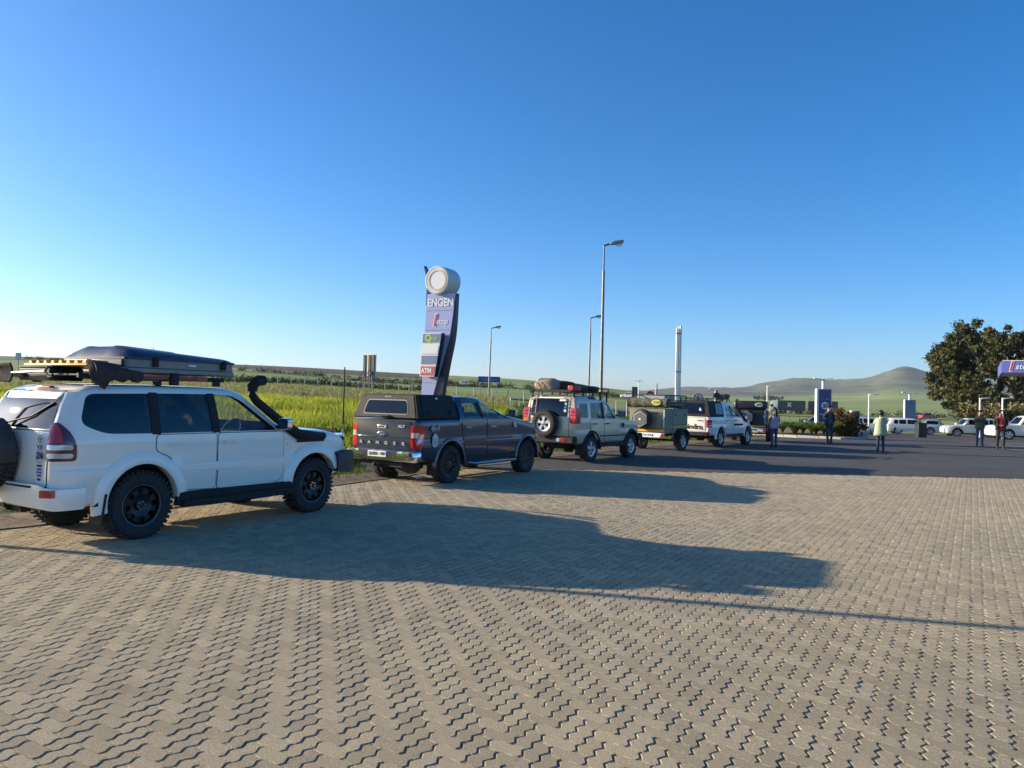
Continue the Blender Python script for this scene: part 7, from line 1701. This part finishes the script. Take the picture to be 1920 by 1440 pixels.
# ---------------------------------------------------------------- litter by the wheels, and the air
t = empty('litter', (-1.95, 16.75, .0)); tag(t, 'crumpled white paper lying under the rear of the grey pickup', 'litter')
b = MB(); vs = []
for i in range(5):
    for j in range(5): vs.append(((i - 2) * .05, (j - 2) * .05, .03 + RNG.uniform(0, .08)))
b.add(vs, [(i * 5 + j, i * 5 + j + 1, i * 5 + j + 6, i * 5 + j + 5) for i in range(4) for j in range(4)]); o = b.build('paper', WHITE, t); o.modifiers.new('s', 'SOLIDIFY').thickness = .004

hz_m = bpy.data.materials.new('haze_air'); hz_m.use_nodes = True; _nt = hz_m.node_tree; _nt.nodes.remove(_nt.nodes['Principled BSDF'])
_v = nd(_nt, 'ShaderNodeVolumePrincipled', Density=.00008); _v.inputs['Color'].default_value = (.80, .87, .95, 1); _v.inputs['Anisotropy'].default_value = .2
_nt.links.new(_v.outputs[0], _nt.nodes['Material Output'].inputs['Volume'])
hb = MB().box((0, -1300, 102), (21500, 16200, 208)).build('haze', hz_m, smooth=0); tag(hb, 'thin bluish haze over the far hills', kind='stuff')
import numpy as np, math
F=1442.;H=1.84;pitch=math.radians(1.02);roll=math.radians(1.35)
# camera axes: forward pitched up, roll clockwise image
fw=np.array([0,math.cos(pitch),math.sin(pitch)]);up0=np.array([0,-math.sin(pitch),math.cos(pitch)]);rt0=np.array([1.,0,0])
# image content rotated clockwise => camera rotated ccw
rt=rt0*math.cos(roll)+up0*math.sin(roll); up=up0*math.cos(roll)-rt0*math.sin(roll)
def ray(px,py): 
    d=fw*F+rt*(px-960)+up*(720-py); return d/d[1]
def G(px,py,z=0):
    d=ray(px,py); t=(z-H)/d[2]; return (d*t+np.array([0,0,H]))
def A(px,py,dist):
    return ray(px,py)*dist+np.array([0,0,H])
def P(p):
    v=np.array(p,float)-np.array([0,0,H]); c=v@fw; return (960+F*(v@rt)/c,720-F*(v@up)/c)
if __name__=="__main__":
    for x in (0,480,960,1440,1920):
        d=ray(x,700); # horizon y
        ys=np.linspace(650,850,2001); zz=[ray(x,y)[2] for y in ys]; print(x,ys[np.argmin(np.abs(zz))])
    pts={'prado rw':(258,1009),'prado fw':(580,954),'rang rw':(838,906),'rang fw':(982,883),'disco rw':(1104,866),'disco fw':(1178,856),'trailer w':(1277,845),'mah rw':(1348,838.5),'mah fw':(1398,832),
     'pole a':(0,1025),'pole b':(1920,1180),'pave edge L':(1300,886),'pave edge R':(1920,898),'tipPr':(1545,1070),'tipRa':(1460,915),
     'g0':(0,985),'g1':(320,950),'g2':(640,911),'g3':(700,895),'g4':(1045,853),'g5':(1235,836),'kerb a':(1460,808),'kerb b':(1590,820),
     'pink':(1450,840),'man':(1553,833),'green':(1650,848),'photo':(1838,838),'red':(1875,845),'tcross':(1790,819),'wagon':(1690,812)}
    for k,v in pts.items():
        g=G(*v); print(k,g.round(2), 'px/m %.1f'%(F/g[1]))
    for a,b in (('prado rw','prado fw'),('rang rw','rang fw'),('disco rw','disco fw'),('mah rw','mah fw'),('pole a','pole b')):
        d=G(*pts[b])-G(*pts[a]); print(a,np.linalg.norm(d).round(2),math.degrees(math.atan2(d[0],d[1])))
